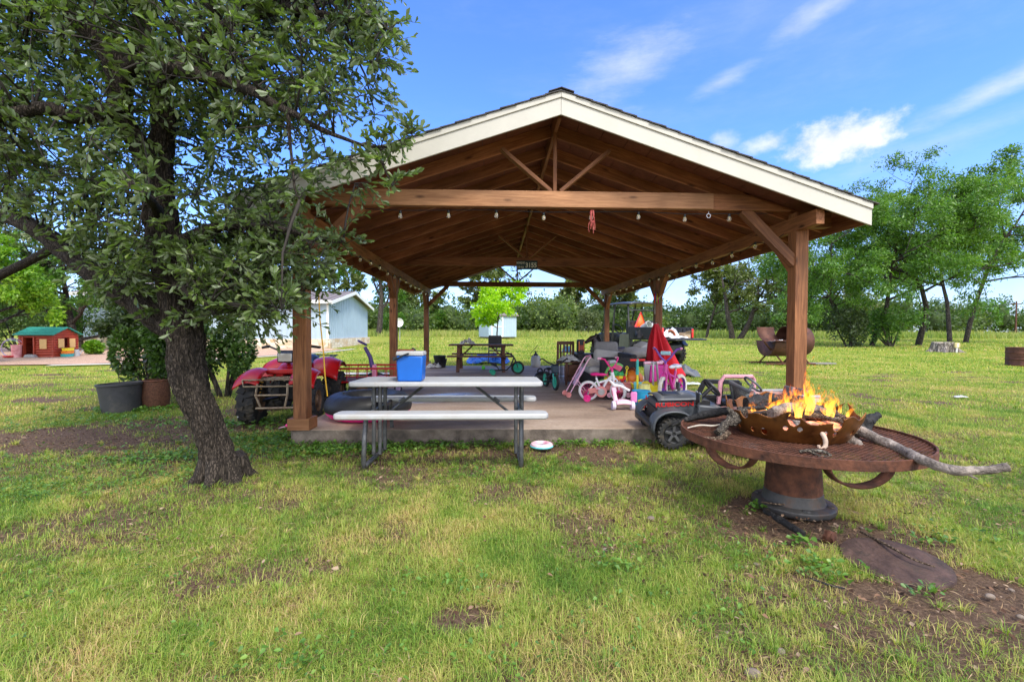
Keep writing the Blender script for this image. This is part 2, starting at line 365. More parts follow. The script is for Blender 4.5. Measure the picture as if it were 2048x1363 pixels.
ZZ = gzn(XX, YY)+(fbm(XX, YY, .9, 5)-.5)*.07*(np.abs(XX) < 9)*(YY < 11)+(fbm(XX, YY, 5., 6)-.5)*.018*(np.abs(XX) < 8)*(YY < 12)-.012
ZZ = np.where(YY > 95, .012*89+0*YY, ZZ)
ZZ -= .03*((XX > -2.3) & (XX < 3.6) & (YY > 5.1) & (YY < 14.1))
nx, ny = len(xs), len(ys)
me = bpy.data.meshes.new('ground')
idx = np.arange(nx*ny).reshape(ny, nx)
q = np.stack([idx[:-1, :-1], idx[:-1, 1:], idx[1:, 1:], idx[1:, :-1]], -1).reshape(-1, 4)
me.vertices.add(nx*ny); me.vertices.foreach_set('co', np.stack([XX, YY, ZZ], -1).astype(np.float32).ravel())
me.loops.add(q.size); me.loops.foreach_set('vertex_index', q.astype(np.int32).ravel()); me.polygons.add(len(q))
me.polygons.foreach_set('loop_start', (np.arange(len(q))*4).astype(np.int32)); me.polygons.foreach_set('loop_total', np.full(len(q), 4, dtype=np.int32))
me.polygons.foreach_set('use_smooth', np.ones(len(q), dtype=bool)); me.update(calc_edges=True)
a = me.attributes.new('soil', 'FLOAT', 'POINT'); a.data.foreach_set('value', soil(XX, YY).astype(np.float32).ravel())
m, nt, b = nodes('turf_and_soil'); L = nt.links.new
tc = N_(nt, 'ShaderNodeTexCoord'); at = N_(nt, 'ShaderNodeAttribute', attribute_name='soil'); sp = N_(nt, 'ShaderNodeSeparateXYZ'); L(tc.outputs['Object'], sp.inputs[0])
n1 = N_(nt, 'ShaderNodeTexNoise', i_Scale=55., i_Detail=8., i_Roughness=.75); n2 = N_(nt, 'ShaderNodeTexNoise', i_Scale=.55, i_Detail=6., i_Roughness=.65); n3 = N_(nt, 'ShaderNodeTexNoise', i_Scale=6., i_Detail=8., i_Roughness=.72)
for n in (n1, n2, n3): L(tc.outputs['Object'], n.inputs['Vector'])
earth = ramp(nt, n1.outputs[0], [(.28, (.045, .027, .017)), (.5, (.125, .078, .05)), (.66, (.215, .14, .094)), (.78, (.32, .235, .165))])
turf = ramp(nt, n1.outputs[0], [(.3, (.06, .055, .02)), (.52, (.17, .14, .05)), (.72, (.30, .235, .10))])
far = ramp(nt, n2.outputs[0], [(.3, (.165, .23, .022)), (.5, (.255, .285, .034)), (.68, (.36, .325, .075))])
f3 = ramp(nt, n3.outputs[0], [(.3, (.55, .6, .5)), (.7, (1.25, 1.2, 1.2))])
fm = N_(nt, 'ShaderNodeMix', data_type='RGBA', blend_type='MULTIPLY'); fm.inputs[0].default_value = 1.; L(far, fm.inputs[6]); L(f3, fm.inputs[7])
d1 = N_(nt, 'ShaderNodeMapRange'); L(sp.outputs[1], d1.inputs[0]); d1.inputs[1].default_value = 5.; d1.inputs[2].default_value = 13.
mixf = N_(nt, 'ShaderNodeMix', data_type='RGBA'); L(d1.outputs[0], mixf.inputs[0]); L(turf, mixf.inputs[6]); L(fm.outputs[2], mixf.inputs[7])
th = N_(nt, 'ShaderNodeMath', operation='ADD'); L(at.outputs['Fac'], th.inputs[0]); L(n3.outputs[0], th.inputs[1])
sm = N_(nt, 'ShaderNodeMapRange', interpolation_type='SMOOTHSTEP'); L(th.outputs[0], sm.inputs[0]); sm.inputs[1].default_value = .55; sm.inputs[2].default_value = .95
mxs = N_(nt, 'ShaderNodeMix', data_type='RGBA'); L(sm.outputs[0], mxs.inputs[0]); L(mixf.outputs[2], mxs.inputs[6]); L(earth, mxs.inputs[7])
L(mxs.outputs[2], b.inputs['Base Color']); b.inputs['Roughness'].default_value = .95; b.inputs['Specular IOR Level'].default_value = .15
bp = N_(nt, 'ShaderNodeBump', i_Strength=.8, i_Distance=.03); L(n1.outputs[0], bp.inputs['Height']); L(bp.outputs[0], b.inputs['Normal'])
me.materials.append(m); o = bpy.data.objects.new('ground', me); COL.objects.link(o); tag(o, kind='structure')
# ---------------------------------------------------------------- sheets lying on the ground
def sheet(name, pts, z, m, n=1):
    mb = MB(); mb.add([(x, y, gz(x, y)+z) for x, y in pts], [tuple(range(len(pts)))])
    return tag(mb.build(name, m, smooth=0), kind='structure')
mulch = mat('mulch', (.42, .25, .16), .95, var=.35, scale=30., base2=(.55, .36, .25), bump=.8, bscale=70.)
e = [(-30, 14.6), (-17, 14.6), (-13.4, 15.2), (-10.6, 17.6), (-8.6, 21.2), (-8.1, 24.4), (-9.3, 25.4), (-30, 25.4)]
sheet('mulch_bed', e, .02, mulch)
cpath = mat('path_concrete', (.5, .47, .43), .85, var=.15)
sheet('garden_path', [(-13.9, 14.75), (-12.5, 15.35), (-10.1, 17.7), (-8.15, 21.2), (-7.7, 24.6), (-7.45, 24.6), (-7.85, 21.1), (-9.85, 17.5), (-12.2, 15.0), (-13.8, 14.4)], .035, cpath)
sheet('stepping_path', [(-6.5, 11.9), (-2.3, 12.05), (-2.3, 12.5), (-6.5, 12.35)], .03, cpath)
# ---------------------------------------------------------------- concrete slab
m, nt, b = nodes('stained_concrete'); L = nt.links.new
tc = N_(nt, 'ShaderNodeTexCoord'); n1 = N_(nt, 'ShaderNodeTexNoise', i_Scale=1.1, i_Detail=9., i_Roughness=.68); n2 = N_(nt, 'ShaderNodeTexNoise', i_Scale=26., i_Detail=7., i_Roughness=.7); n3 = N_(nt, 'ShaderNodeTexNoise', i_Scale=.8, i_Detail=5.)
mp = N_(nt, 'ShaderNodeMapping'); mp.inputs['Scale'].default_value = (.55, 1.4, 1); L(tc.outputs['Object'], mp.inputs['Vector']); L(mp.outputs[0], n1.inputs['Vector']); L(tc.outputs['Object'], n2.inputs['Vector']); L(mp.outputs[0], n3.inputs['Vector'])
c1 = ramp(nt, n1.outputs[0], [(.3, (.19, .13, .088)), (.48, (.34, .245, .175)), (.62, (.43, .33, .25)), (.75, (.48, .41, .34))])
c2 = ramp(nt, n2.outputs[0], [(.25, (.72, .70, .68)), (.7, (1.12, 1.12, 1.12))])
mx = N_(nt, 'ShaderNodeMix', data_type='RGBA', blend_type='MULTIPLY'); mx.inputs[0].default_value = 1.; L(c1, mx.inputs[6]); L(c2, mx.inputs[7]); L(mx.outputs[2], b.inputs['Base Color'])
rr = ramp(nt, n3.outputs[0], [(.33, (.25,)*3), (.43, (.8,)*3)]); L(rr, b.inputs['Roughness'])
bp = N_(nt, 'ShaderNodeBump', i_Strength=.25, i_Distance=.01); L(n2.outputs[0], bp.inputs['Height']); L(bp.outputs[0], b.inputs['Normal']); slabm = m
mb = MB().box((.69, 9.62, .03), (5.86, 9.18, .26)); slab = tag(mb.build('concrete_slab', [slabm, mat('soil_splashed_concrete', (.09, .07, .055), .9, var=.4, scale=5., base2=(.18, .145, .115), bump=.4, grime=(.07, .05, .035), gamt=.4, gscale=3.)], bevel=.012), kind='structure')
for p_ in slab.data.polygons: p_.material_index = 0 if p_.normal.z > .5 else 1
# ---------------------------------------------------------------- timber pavilion
XL, XR, Y1, Y2, Y3 = -2.145, 3.455, 5.114, 9.62, 14.13
XC, ZA, SL, XE = .655, 3.69, .331, 3.27                   # ridge x, ridge top, slope, half width to eave
YF, YB = 4.66, 14.62
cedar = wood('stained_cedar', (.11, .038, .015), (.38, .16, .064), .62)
cedard = wood('stained_cedar_rafters', (.17, .058, .024), (.48, .195, .08), .68)
deckw = wood('roof_boarding', (.14, .048, .025), (.32, .12, .062), .75, knots=False)
creamp = mat('cream_paint', (.52, .495, .42), .55, var=.05, scale=3., bump=.04, bscale=25., grime=(.5, .46, .37), gamt=.15)
shing = mat('asphalt_shingle', (.035, .034, .034), .9, var=.4, scale=50., base2=(.07, .066, .063), bump=.4)
pav = thing('pavilion', 'open timber pavilion with cream gable boards and shingle roof over the concrete slab', 'pavilion', (0, 0, 0))
def member(name, a, b, w, h, m=cedar, parent=pav, up=(0, 0, 1), bevel=.004, ext=0.):
    a = Vector(a); b = Vector(b); x = (b-a); Ln = x.length; x.normalize(); u = Vector(up); y = u.cross(x)
    if y.length < 1e-4: y = Vector((0, 1, 0)).cross(x)
    y.normalize(); z = x.cross(y)
    o = MB().box((0, 0, 0), (Ln, w, h)).build(name, m, parent, bevel=bevel, smooth=0)
    M = Matrix((x, y, z)).transposed().to_4x4(); M.translation = (a+b)/2; o.matrix_local = M; return o
def rz_(x): return ZA-SL*abs(x-XC)
posts = {}
for nm, X, Y in (('fl', XL, Y1), ('fr', XR, Y1), ('ml', XL, Y2), ('mr', XR, Y2), ('bl', XL, Y3), ('br', XR, Y3)):
    top = 2.38 if nm[0] != 'f' else 2.6
    p = member('post', (X, Y, SLAB), (X, Y, top), .146, .146); posts[nm] = p
    if nm in ('fl', 'fr', 'ml', 'bl'):
        mb = MB()
        for sx, sy, dx, dy in ((0, -1, .236, .045), (0, 1, .236, .045), (-1, 0, .045, .146), (1, 0, .045, .146)):
            mb.box((X+sx*.0955, Y+sy*.0955, SLAB+.062), (dx, dy, .124))
        t = mb.build('base_trim', wood('raw_cedar', (.24, .095, .035), (.42, .20, .09), .6) if 'raw_cedar' not in MATS else MATS['raw_cedar'], bevel=.004, smooth=0)
        t.parent = p; t.matrix_parent_inverse = p.matrix_basis.inverted()
for X, s in ((XL, 1), (XR, -1)):
    member('top_plate', (X+s*.03, YF+.06, 2.47), (X+s*.03, YB-.06, 2.47), .09, .16)
def tie(Y, z0, h, t, x0, x1):
    mb = MB(); z1 = z0+h
    def lim(z): return (ZA-.195-z)/SL
    q = [(max(x0, XC-lim(z0)), z0), (min(x1, XC+lim(z0)), z0), (min(x1, XC+lim(z1)), z1), (max(x0, XC-lim(z1)), z1)]
    mb.prism(q, t, 'y'); o = mb.build('tie_beam', cedar, pav, bevel=.004, smooth=0); o.location = (0, Y, 0); return o
tie(Y1-.045, 2.61, .178, .05, XL-.3, XR+.3)
member('tie_beam', (XL+.15, Y1-.083, 2.699), (2.42, Y1-.083, 2.699), .026, .174, wood('baked_sunlit_cedar', (.24, .105, .042), (.50, .25, .115), .6))  # thin overlay board: sunlight on the front tie beam painted in as lighter cedar
tie(Y2-.02, 2.61, .178, .05, XL-.3, XR+.3); tie(Y3, 2.61, .15, .09, XL-.3, XR+.3)
for X in (XL-.2, XR+.2): member('beam_stub', (X-.14, Y1, 2.52), (X+.14, Y1, 2.52), .12, .17)
for Y in (Y1-.02, Y2, Y3):
    member('king_post', (XC, Y+.03, 2.79), (XC, Y+.03, ZA-.2), .04, .045)
    for s in (-1, 1): member('web_brace', (XC+s*.05, Y-.02, 2.79), (XC+s*.60, Y-.02, rz_(XC+.6)-.24), .04, .10, up=(0, 1, 0))
member('ridge_board', (XC, YF+.1, ZA-.15), (XC, YB-.1, ZA-.15), .04, .17)
for Y, ends in ((Y1-.01, (-1, 1)), (Y3, (-1, 1))):
    for X, s in ((XL, 1), (XR, -1)): member('knee_brace', (X+s*.05, Y, 2.03), (X+s*.66, Y, 2.63), .11, .09, up=(0, 1, 0))
for X, s in ((XL, 1), (XR, -1)):
    for Y, dd in ((Y1, (1,)), (Y2, (-1, 1)), (Y3, (-1,))):
        for d in dd: member('knee_brace', (X, Y+d*.05, 1.95), (X, Y+d*.5, 2.42), .09, .10, up=(1, 0, 0))
ny = 17
for i in range(ny):
    Y = YF+.05+(YB-YF-.1)*i/(ny-1)
    for s in (-1, 1):
        a = Vector((XC+s*.022, Y, ZA-.045-.075)); b_ = Vector((XC+s*(XE-.03), Y, rz_(XC+XE-.03)-.045-.075))
        member('rafter', a, b_, .04, .14, cedard)
for s in (-1, 1):                                        # boarding, shingles, barge and eave boards
    mb = MB(); n = 12; tw = XE/n/math.cos(math.atan(SL))
    for k in range(n):
        x0 = XE*k/n; x1 = XE*(k+1)/n-.006
        mb.add([(XC+s*x0, YF+.02, rz_(XC+x0)-.045), (XC+s*x1, YF+.02, rz_(XC+x1)-.045), (XC+s*x1, YB-.02, rz_(XC+x1)-.045), (XC+s*x0, YB-.02, rz_(XC+x0)-.045),
                (XC+s*x0, YF+.02, rz_(XC+x0)-.03), (XC+s*x1, YF+.02, rz_(XC+x1)-.03), (XC+s*x1, YB-.02, rz_(XC+x1)-.03), (XC+s*x0, YB-.02, rz_(XC+x0)-.03)],
               [(0, 1, 2, 3), (7, 6, 5, 4), (0, 4, 5, 1), (1, 5, 6, 2), (2, 6, 7, 3), (3, 7, 4, 0)])
    mb.build('roof_boarding', deckw, pav, smooth=0)
    mb = MB(); n = 22
    for k in range(n):                                   # shingle courses, each lapping the one below
        x0 = XE*1.012*k/n; x1 = XE*1.012*(k+1)/n+.02; j = rnd.uniform(-.008, .008)
        z0, z1 = rz_(XC+x0)-.008, rz_(XC+x1)+.002
        mb.add([(XC+s*x0, YF-.04+j, z0), (XC+s*x1, YF-.04+j, z1), (XC+s*x1, YB+.03, z1), (XC+s*x0, YB+.03, z0),
                (XC+s*x0, YF-.04+j, z0-.012), (XC+s*x1, YF-.04+j, z1-.012), (XC+s*x1, YB+.03, z1-.016), (XC+s*x0, YB+.03, z0-.02)],
               [(0, 1, 2, 3), (7, 6, 5, 4), (0, 4, 5, 1), (1, 5, 6, 2), (2, 6, 7, 3), (3, 7, 4, 0)])
    mb.build('shingle_roof', shing, pav, smooth=0)
    for Y, d in ((YF, -1), (YB, 1)):
        def fb(z0, z1, y, t, xe):
            q = [(XC+s*.001, ZA+z0), (XC+s*xe, rz_(XC+xe)+z0), (XC+s*xe, rz_(XC+xe)+z1), (XC+s*.001, ZA+z1)]
            m2 = MB().prism(q, t, 'y'); o = m2.build('fascia_board', creamp, pav, bevel=.003, smooth=0); o.location = (0, y, 0)
        fb(-.245, -.012, Y, .022, XE); fb(-.075, -.016, Y+d*.017, .016, XE+.002)
    member('eave_board', (XC+s*(XE-.012), YF+.012, rz_(XC+XE)-.125), (XC+s*(XE-.012), YB-.012, rz_(XC+XE)-.125), .022, .19, cedar)
mb = MB()
for k in range(34):
    y0 = YF-.045+(YB-YF+.06)*k/34
    mb.add([(XC-.13, y0, ZA-.028), (XC, y0, ZA+.014), (XC+.13, y0, ZA-.028), (XC-.13, y0+.31, ZA-.034), (XC, y0+.31, ZA+.006), (XC+.13, y0+.31, ZA-.034)], [(0, 1, 4, 3), (1, 2, 5, 4)])
mb.build('ridge_cap', shing, pav, solid=.008, smooth=0)
# ---------------------------------------------------------------- string lights
m, nt, b = nodes('bulb_glass'); b.inputs['Base Color'].default_value = (.95, .9, .8, 1); b.inputs['Roughness'].default_value = .08; b.inputs['Transmission Weight'].default_value = .75; b.inputs['IOR'].default_value = 1.3; bulbm = m
fil = mat('bulb_filament', (.55, .35, .12), .4, .5)
cordm = mat('black_cord', (.012, .012, .013), .6)
def lights(label, pts, hang=.05, sag=.03):
    T = thing('string_lights', label, 'string lights', pts[0], group='bulb strings in the pavilion')
    pts = [Vector(p) for p in pts]; o = pts[0]; path = []
    for i in range(len(pts)-1):
        for k in range(6):
            t = k/6; p = pts[i].lerp(pts[i+1], t)-o; p.z -= sag*4*t*(1-t)*-1+0; path.append(p)
    path.append(pts[-1]-o); MB().tube(path, .005, 5).build('cable', cordm, T)
    for p in pts[1:-1]:
        q = p-o
        bo = MB().lathe([(.0, -.090), (.013, -.086), (.021, -.072), (.022, -.060), (.015, -.042), (.011, -.035)], q, n=12).build('bulb', bulbm, T)
        MB().lathe([(0, -.032), (.015, -.036), (.0155, -.005), (.006, .003), (0, .003)], q, n=10).build('socket', black, bo)
        MB().tube([q+Vector((0, 0, -.04)), q+Vector((.004, 0, -.07)), q+Vector((-.003, 0, -.085))], .004, 5).build('filament', fil, bo)
yl = Y1-.012
fx = [-2.0, -1.62, -1.06, -.53, 0., .53, 1.06, 1.6, 2.13, 2.64, 3.15]
lights('string of clear bulbs under the front tie beam', [(x, yl, 2.585+.012*math.sin(k*2.1)) for k, x in enumerate(fx)], sag=-.0)
for X, s, l in ((XL, 1, 'left-hand top plate beside the blue house'), (XR, -1, 'right-hand top plate above the toys')):
    lights('string of clear bulbs along the '+l, [(X+s*.085, 5.25+.585*k, 2.395+.02*math.sin(k*1.7)) for k in range(16)], sag=-.05)
lights('string of small clear bulbs under the rear tie beam', [(-2.0+.5*k, Y3+.06, 2.575) for k in range(11)], sag=.02)
# ---------------------------------------------------------------- hung on the pavilion
txtm = mat('sign_lettering', (.75, .78, .62), .5, var=.04)
def text(body, size, loc, rot, m, parent, name='lettering', ext=.001, align='CENTER', sx=1.):
    c = bpy.data.curves.new(name, 'FONT'); c.body = body; c.size = size; c.extrude = ext; c.align_x = align; c.align_y = 'CENTER'; c.materials.append(m); c.offset = .0015*size/.05
    t = bpy.data.objects.new(name, c); COL.objects.link(t); dg = bpy.context.evaluated_depsgraph_get()
    me = bpy.data.meshes.new_from_object(t.evaluated_get(dg)); bpy.data.objects.remove(t); me.name = name
    o = bpy.data.objects.new(name, me); COL.objects.link(o); o.parent = parent; o.location = loc; o.rotation_euler = rot; o.scale = (sx, 1, 1); return o
sg = P(1054, 530, Y2-.06)
T = thing('road_sign', 'dark green road number sign screwed to the middle tie beam', 'sign', sg)
mb = MB().box((0, 0, 0), (.44, .012, .185)); mb.build('sign_plate', mat('sign_green', (.012, .05, .035), .35), T, bevel=.004)
text('3155', .135, (.085, -.0075, -.005), (PI/2, 0, 0), txtm, T, sx=.9)
text('BOSQUE', .052, (-.135, -.0075, .045), (PI/2, 0, 0), txtm, T, sx=.85); text('CO RD', .05, (-.135, -.0075, -.045), (PI/2, 0, 0), txtm, T, sx=.9)
rb = P(1185, 424, Y1-.11); mb = MB()
for k in range(11):
    a = rnd.uniform(-.02, .02); q = [Vector((a, 0, .02))]; dx = rnd.uniform(-.06, .03); ln = rnd.uniform(.12, .26)
    for j in range(1, 6): q.append(Vector((a+dx*j/5+rnd.uniform(-.012, .012), rnd.uniform(-.02, .02), .02-ln*j/5)))
    mb.tube(q, .004, 4, flat=.4)
tag(mb.build('ribbon_streamer', mat('ribbon_red', (.6, .04, .06), .5, base2=(.42, .12, .09), var=.3, scale=30.), loc=rb), 'frayed red ribbon streamer dangling from the front tie beam', 'ribbon')
hk = P(1417, 428, Y1-.02); mb = MB().torus((0, 0, -.02), .022, .005, 'y', 16, 6); mb.tube([(0, 0, .03), (0, 0, 0)], .005, 6)
tag(mb.build('metal_hook', steel, loc=hk), 'small shiny metal snap hook under the front tie beam', 'hook')
kt = P(1312, 597, Y2-.1); T = thing('pinwheel', 'rainbow coloured fabric pinwheel tied to the middle post', 'pinwheel', kt)
for k, c in enumerate((red, purple, yellow, hotpink, green)):
    x = -.05+.028*k; mb = MB().add([(x, 0, .12+.02*(k % 2)), (x+.028, -.02, .1), (x+.02, .0, -.12), (x+.002, -.015, -.09+.02*k)], [(0, 1, 2, 3)]); mb.build('vane', c, T, solid=.004)
a = P(1355, 552, 9.0); b_ = P(1310, 604, Y2-.1)
mb = MB().tube([a, a.lerp(b_, .5)+Vector((0, 0, -.03)), b_, b_+Vector((0, 0, -.25))], .006, 6); tag(mb.build('rope', mat('pale_rope', (.5, .45, .38), .8)), 'thin pale rope slung from the top plate to the middle post', 'rope')
ca = [P(636, 560, 5.4), P(640, 640, 5.42), P(647, 705, 5.44), P(650, 750, 5.42), P(655, 792, 5.4)]
tag(MB().tube(ca, .008, 6).build('extension_cord', mat('yellow_cord', (.75, .42, .02), .5)), 'yellow extension cord hanging beside the front post with the trim box', 'cord')
# ---------------------------------------------------------------- white folding picnic table
def rbox(mb, c, d, r=.02, n=3):                           # slab with rounded plan corners and softened rim
    x, y, h = d[0]/2, d[1]/2, d[2]; pl = []
    for cx, cy, a0 in ((x-r, y-r, 0), (-x+r, y-r, PI/2), (-x+r, -y+r, PI), (x-r, -y+r, 1.5*PI)):
        for k in range(n+1):
            a = a0+PI/2*k/n; pl.append((cx+r*math.cos(a), cy+r*math.sin(a)))
    return mb.prism(pl, h, 'z', c)
g = Vector((-.47, 4.60, 0.))
T = thing('picnic_table', 'white plastic folding picnic table with two benches and dark steel legs', 'picnic table', g, 0, rx=math.radians(-1.6))
rbox(MB(), (0, .02, .735), (1.84, .74, .045), .07, 2).build('tabletop', white_p, T, bevel=.012)
for s in (-1, 1): rbox(MB(), (0, s*.60, .49), (1.86, .235, .05), .06, 2).build('bench', white_p, T, bevel=.014)
lg = mat('worn_grey_steel', (.10, .102, .105), .42, .55, .3, 20., grime=(.22, .21, .2), gamt=.3, gscale=12.)
for s in (-1, 1):
    x = s*.70; mb = MB()
    for dx in (-.03, .03):
        mb.tube([(x+dx, -.10, .72), (x+dx, -.10, .03)], .019, 10); mb.tube([(x+dx, .10, .72), (x+dx, .10, .03)], .019, 10) if dx > 0 else None
    mb.tube([(x, -.46, .49), (x, -.52, .30), (x, -.555, .06), (x, -.53, .022), (x, -.48, .02), (x, .48, .02), (x, .53, .022), (x, .555, .06), (x, .52, .30), (x, .46, .49)], .021, 10)
    mb.build('leg_frame', lg, T)
    mb = MB().tube([(x, 0, .35), (x*.36, 0, .70)], .013, 8); mb.tube([(x*.72, 0, .525), (x*.64, 0, .57)], .019, 8); mb.build('brace', lg, T)
    MB().bar((x, -.62, .47), (x, .62, .47), .03, .03).build('bench_support', lg, T)
mb = MB().tube([(-1.0, .2, .715), (-1.0, .2, .45)], .018, 8)   # far end leg tube seen past the end of the top
# cooler on the table
tp = lambda px, py, Y: P(px, py, Y)
c = P(823, 762, 4.42); c.z = .766
T = thing('cooler', 'bright blue cooler with white lid standing on the white picnic table', 'cooler', c, -.03)
mb = MB().prism([(-.115, 0), (.115, 0), (.128, .245), (-.128, .245)], .19, 'y'); mb.build('body', blue, T, bevel=.016)
mb = MB().prism([(-.13, .245), (.13, .245), (.125, .285), (-.125, .285)], .2, 'y'); mb.build('lid', white_p, T, bevel=.01)
mb = MB().bar((-.13, -.108, .20), (-.135, -.11, .235), .02, .04); mb.tube([(-.133, -.112, .205), (-.06, -.12, .245), (.0, -.115, .268)], .014, 8, flat=.6); mb.build('handle', black, T)
c = P(812, 702, 4.62); c.z = .757
T = thing('toolbox', 'brown rounded toolbox behind the blue cooler on the picnic table', 'toolbox', c, 0)
bm_ = mat('brown_plastic', (.16, .045, .025), .4)
MB().box((0, 0, .12), (.17, .12, .24)).build('body', bm_, T, bevel=.012)
MB().lathe([(0, -.08), (.055, -.08), (.055, .08), (0, .08)], (0, 0, .25), 'x', 20).build('lid', bm_, T, bevel=.004)
MB().tube([(.05, 0, .29), (.07, 0, .315), (.09, 0, .3), (.095, 0, .27)], .009, 8).build('handle', black, T)
# ---------------------------------------------------------------- inner tube
T = thing('swim_tube', 'big black inflated swim tube with a magenta underside beside the front post', 'swim tube', (-1.60, 5.78, SLAB), .4)
mb = MB(); R, r = .365, .165; n, m_ = 56, 20
for i in range(m_+1): pass
def ring(a0, a1):
    def fn(u, v):
        a = 2*PI*u; t = a0+(a1-a0)*v; rr = r*(1+.012*math.sin(28*a)*math.sin(t)**2)
        return (math.cos(a)*(R+rr*math.cos(t)), math.sin(a)*(R+rr*math.cos(t)), r*.93+rr*.93*math.sin(t))
    return fn
MB().grid(ring(-.12*PI, 1.12*PI), n*2, 20).build('upper_skin', mat('black_vinyl', (.016, .016, .017), .5, var=.2, bump=.15, bscale=25.), T, smooth=180)
MB().grid(ring(1.12*PI, 1.88*PI), n*2, 14).build('lower_skin', mat('magenta_vinyl', (.80, .02, .26), .35), T, smooth=180)
MB().lathe([(0, .012), (.014, .012), (.014, -.01)], (-.3, -.05, .325), n=10).build('valve', black, T)
# ---------------------------------------------------------------- wheels
def wheel(parent, c, R, w_, rim=steel, tm=rubber, axis='y', rimr=.62, spokes=0, name='wheel', tread=0, M=None):
    c = Vector(c)
    mb = MB()
    def L2(p): return mb.lathe(p, c, axis, 26, R=M)
    if spokes:
        for k in range(spokes):
            a = 2*PI*k/spokes; p = Vector((math.cos(a)*R*rimr, 0, math.sin(a)*R*rimr)); q = Vector((math.cos(a+.3)*R*.12, w_*.25*(-1)**k, math.sin(a+.3)*R*.12))
            if axis == 'x': p = Vector((p.y, p.x, p.z)); q = Vector((q.y, q.x, q.z))
            if M: p = M @ p; q = M @ q
            mb.tube([c+q, c+p], .0022 if R < .3 else .004, 4)
        L2([(0, -w_*.55), (R*.13, -w_*.55), (R*.13, w_*.55), (0, w_*.55)])
        L2([(R*rimr, -w_*.3), (R*(rimr+.06), -w_*.32), (R*(rimr+.06), w_*.32), (R*rimr, w_*.3), (R*rimr, -w_*.3)])
    else:
        L2([(0, -w_*.42), (R*.2, -w_*.46), (R*.3, -w_*.3), (R*rimr*.85, -w_*.32), (R*rimr, -w_*.46), (R*rimr, w_*.46), (R*rimr*.85, w_*.32), (R*.3, w_*.3), (R*.2, w_*.46), (0, w_*.42)])
    o = mb.build(name, rim, parent)
    m2 = MB(); ri = rimr+.03 if spokes else rimr
    m2.lathe([(R*ri, -w_*.42), (R*(ri+1)/2, -w_*.5), (R*.95, -w_*.46), (R, -w_*.25), (R, w_*.25), (R*.95, w_*.46), (R*(ri+1)/2, w_*.5), (R*ri, w_*.42)], c, axis, 32, R=M)
    if tread:
        for k in range(tread):
            for sd in (-1, 1):
                a = 2*PI*(k+.25*sd)/tread; y = sd*w_*.27
                d3 = Vector((math.cos(a), 0, math.sin(a))); p = d3*R*1.005+Vector((0, y, 0)); Rm = Matrix.Rotation(-a, 3, 'Y') @ Matrix.Rotation(sd*.35, 3, 'X')
                if axis == 'x': p = Vector((p.y, p.x, p.z)); Rm = Matrix(((0, 1, 0), (1, 0, 0), (0, 0, 1))) @ Rm
                if M: p = M @ p; Rm = M @ Rm
                m2.box(c+p, (R*.10, w_*.44, 2*PI*R/tread*.55), Rm)
    m2.build('tyre', tm, o); return o
def ft(*pp): return [Vector(p) for p in pp]
# ---------------------------------------------------------------- push-along toy car
c = S(792, 772); c = Vector((-1.95, 8.15, SLAB))
T = thing('push_car', 'pink toddler push car with a tall purple handle behind the cooler', 'toy car', c, .25)
MB().grid(lambda u, v: ((u-.5)*.62, .17*math.cos(PI*(v*1.3-.15))*(1-.25*abs(u-.5)), .09+.2*math.sin(PI*min(1, max(0, v)))*(1-.6*abs(u-.35))), 14, 12).build('body', pink, T, solid=.012)
MB().box((-.2, 0, .34), (.08, .24, .3)).build('seat_back', pink, T, bevel=.03)
mb = MB().tube(ft((-.22, 0, .38), (-.27, 0, .62), (-.36, 0, .80)), [.045, .035, .03], 10); mb.torus((-.40, 0, .87), .075, .018, 'z', 20, 8, M=Matrix.Rotation(.5, 3, 'Y')); mb.build('push_handle', purple, T)
for x in (-.2, .2):
    for s in (-1, 1): wheel(T, (x, s*.16, .07), .07, .05, lilac, black)
# ---------------------------------------------------------------- brown picnic table at the back
bw = wood('weathered_brown_wood', (.07, .028, .018), (.20, .095, .06), .7)
c = Vector((-.40, 12.55, SLAB))
T = thing('picnic_table', 'dark brown wooden picnic table at the far end of the slab', 'picnic table', c, .0)
for k in range(5): member('top_board', (-.87, -.30+.15*k, .70), (.87, -.30+.15*k, .70), .142, .038, bw, T)
for s in (-1, 1):
    for k in (0, 1): member('bench_board', (-.87, s*(.58+.15*k), .42), (.87, s*(.58+.15*k), .42), .14, .038, bw, T)
for x in (-.6, .6):
    for s in (-1, 1): member('leg', (x, s*.28, .68), (x, s*.62, .0), .04, .09, bw, T, up=(1, 0, 0))
    member('cross_bar', (x+.04, -.72, .385), (x+.04, .72, .385), .04, .085, bw, T); member('cross_bar', (x+.04, -.34, .665), (x+.04, .34, .665), .04, .07, bw, T)
    member('brace', (x*.93, 0, .38), (x*.42, 0, .67), .04, .08, bw, T, up=(0, 1, 0))
clothm = mat('grey_cloth', (.5, .49, .47), .9, var=.25, scale=20., bump=.3)
def crumple(name, c, rx, ry, h, m, seed, n=26, par=None, fl=1., smooth=50):
    def fn(u, v):
        x, y = (u-.5)*2, (v-.5)*2; e = max(0, 1-(abs(x)**2.6+abs(y)**2.6)*.9)
        z = h*(e**.6)*(.35+1.1*abs(mnoise.noise(Vector((x*1.7*fl+seed, y*1.7*fl, seed*.3))))+.5*abs(mnoise.noise(Vector((x*4*fl, y*4*fl, seed)))))
        k = 1+.16*mnoise.noise(Vector((x*2+seed*2, y*2, 4)))
        return (x*rx*k, y*ry*k, z+.004)
    o = MB().grid(fn, n, n).build(name, m, par, smooth=smooth, loc=c, solid=.003); return o
p = P(935, 690, 12.5); p.z = SLAB+.725
tag(crumple('crumpled_rag', p, .2, .16, .15, clothm, 3.1), 'crumpled pale grey rag on the brown picnic table', 'cloth')
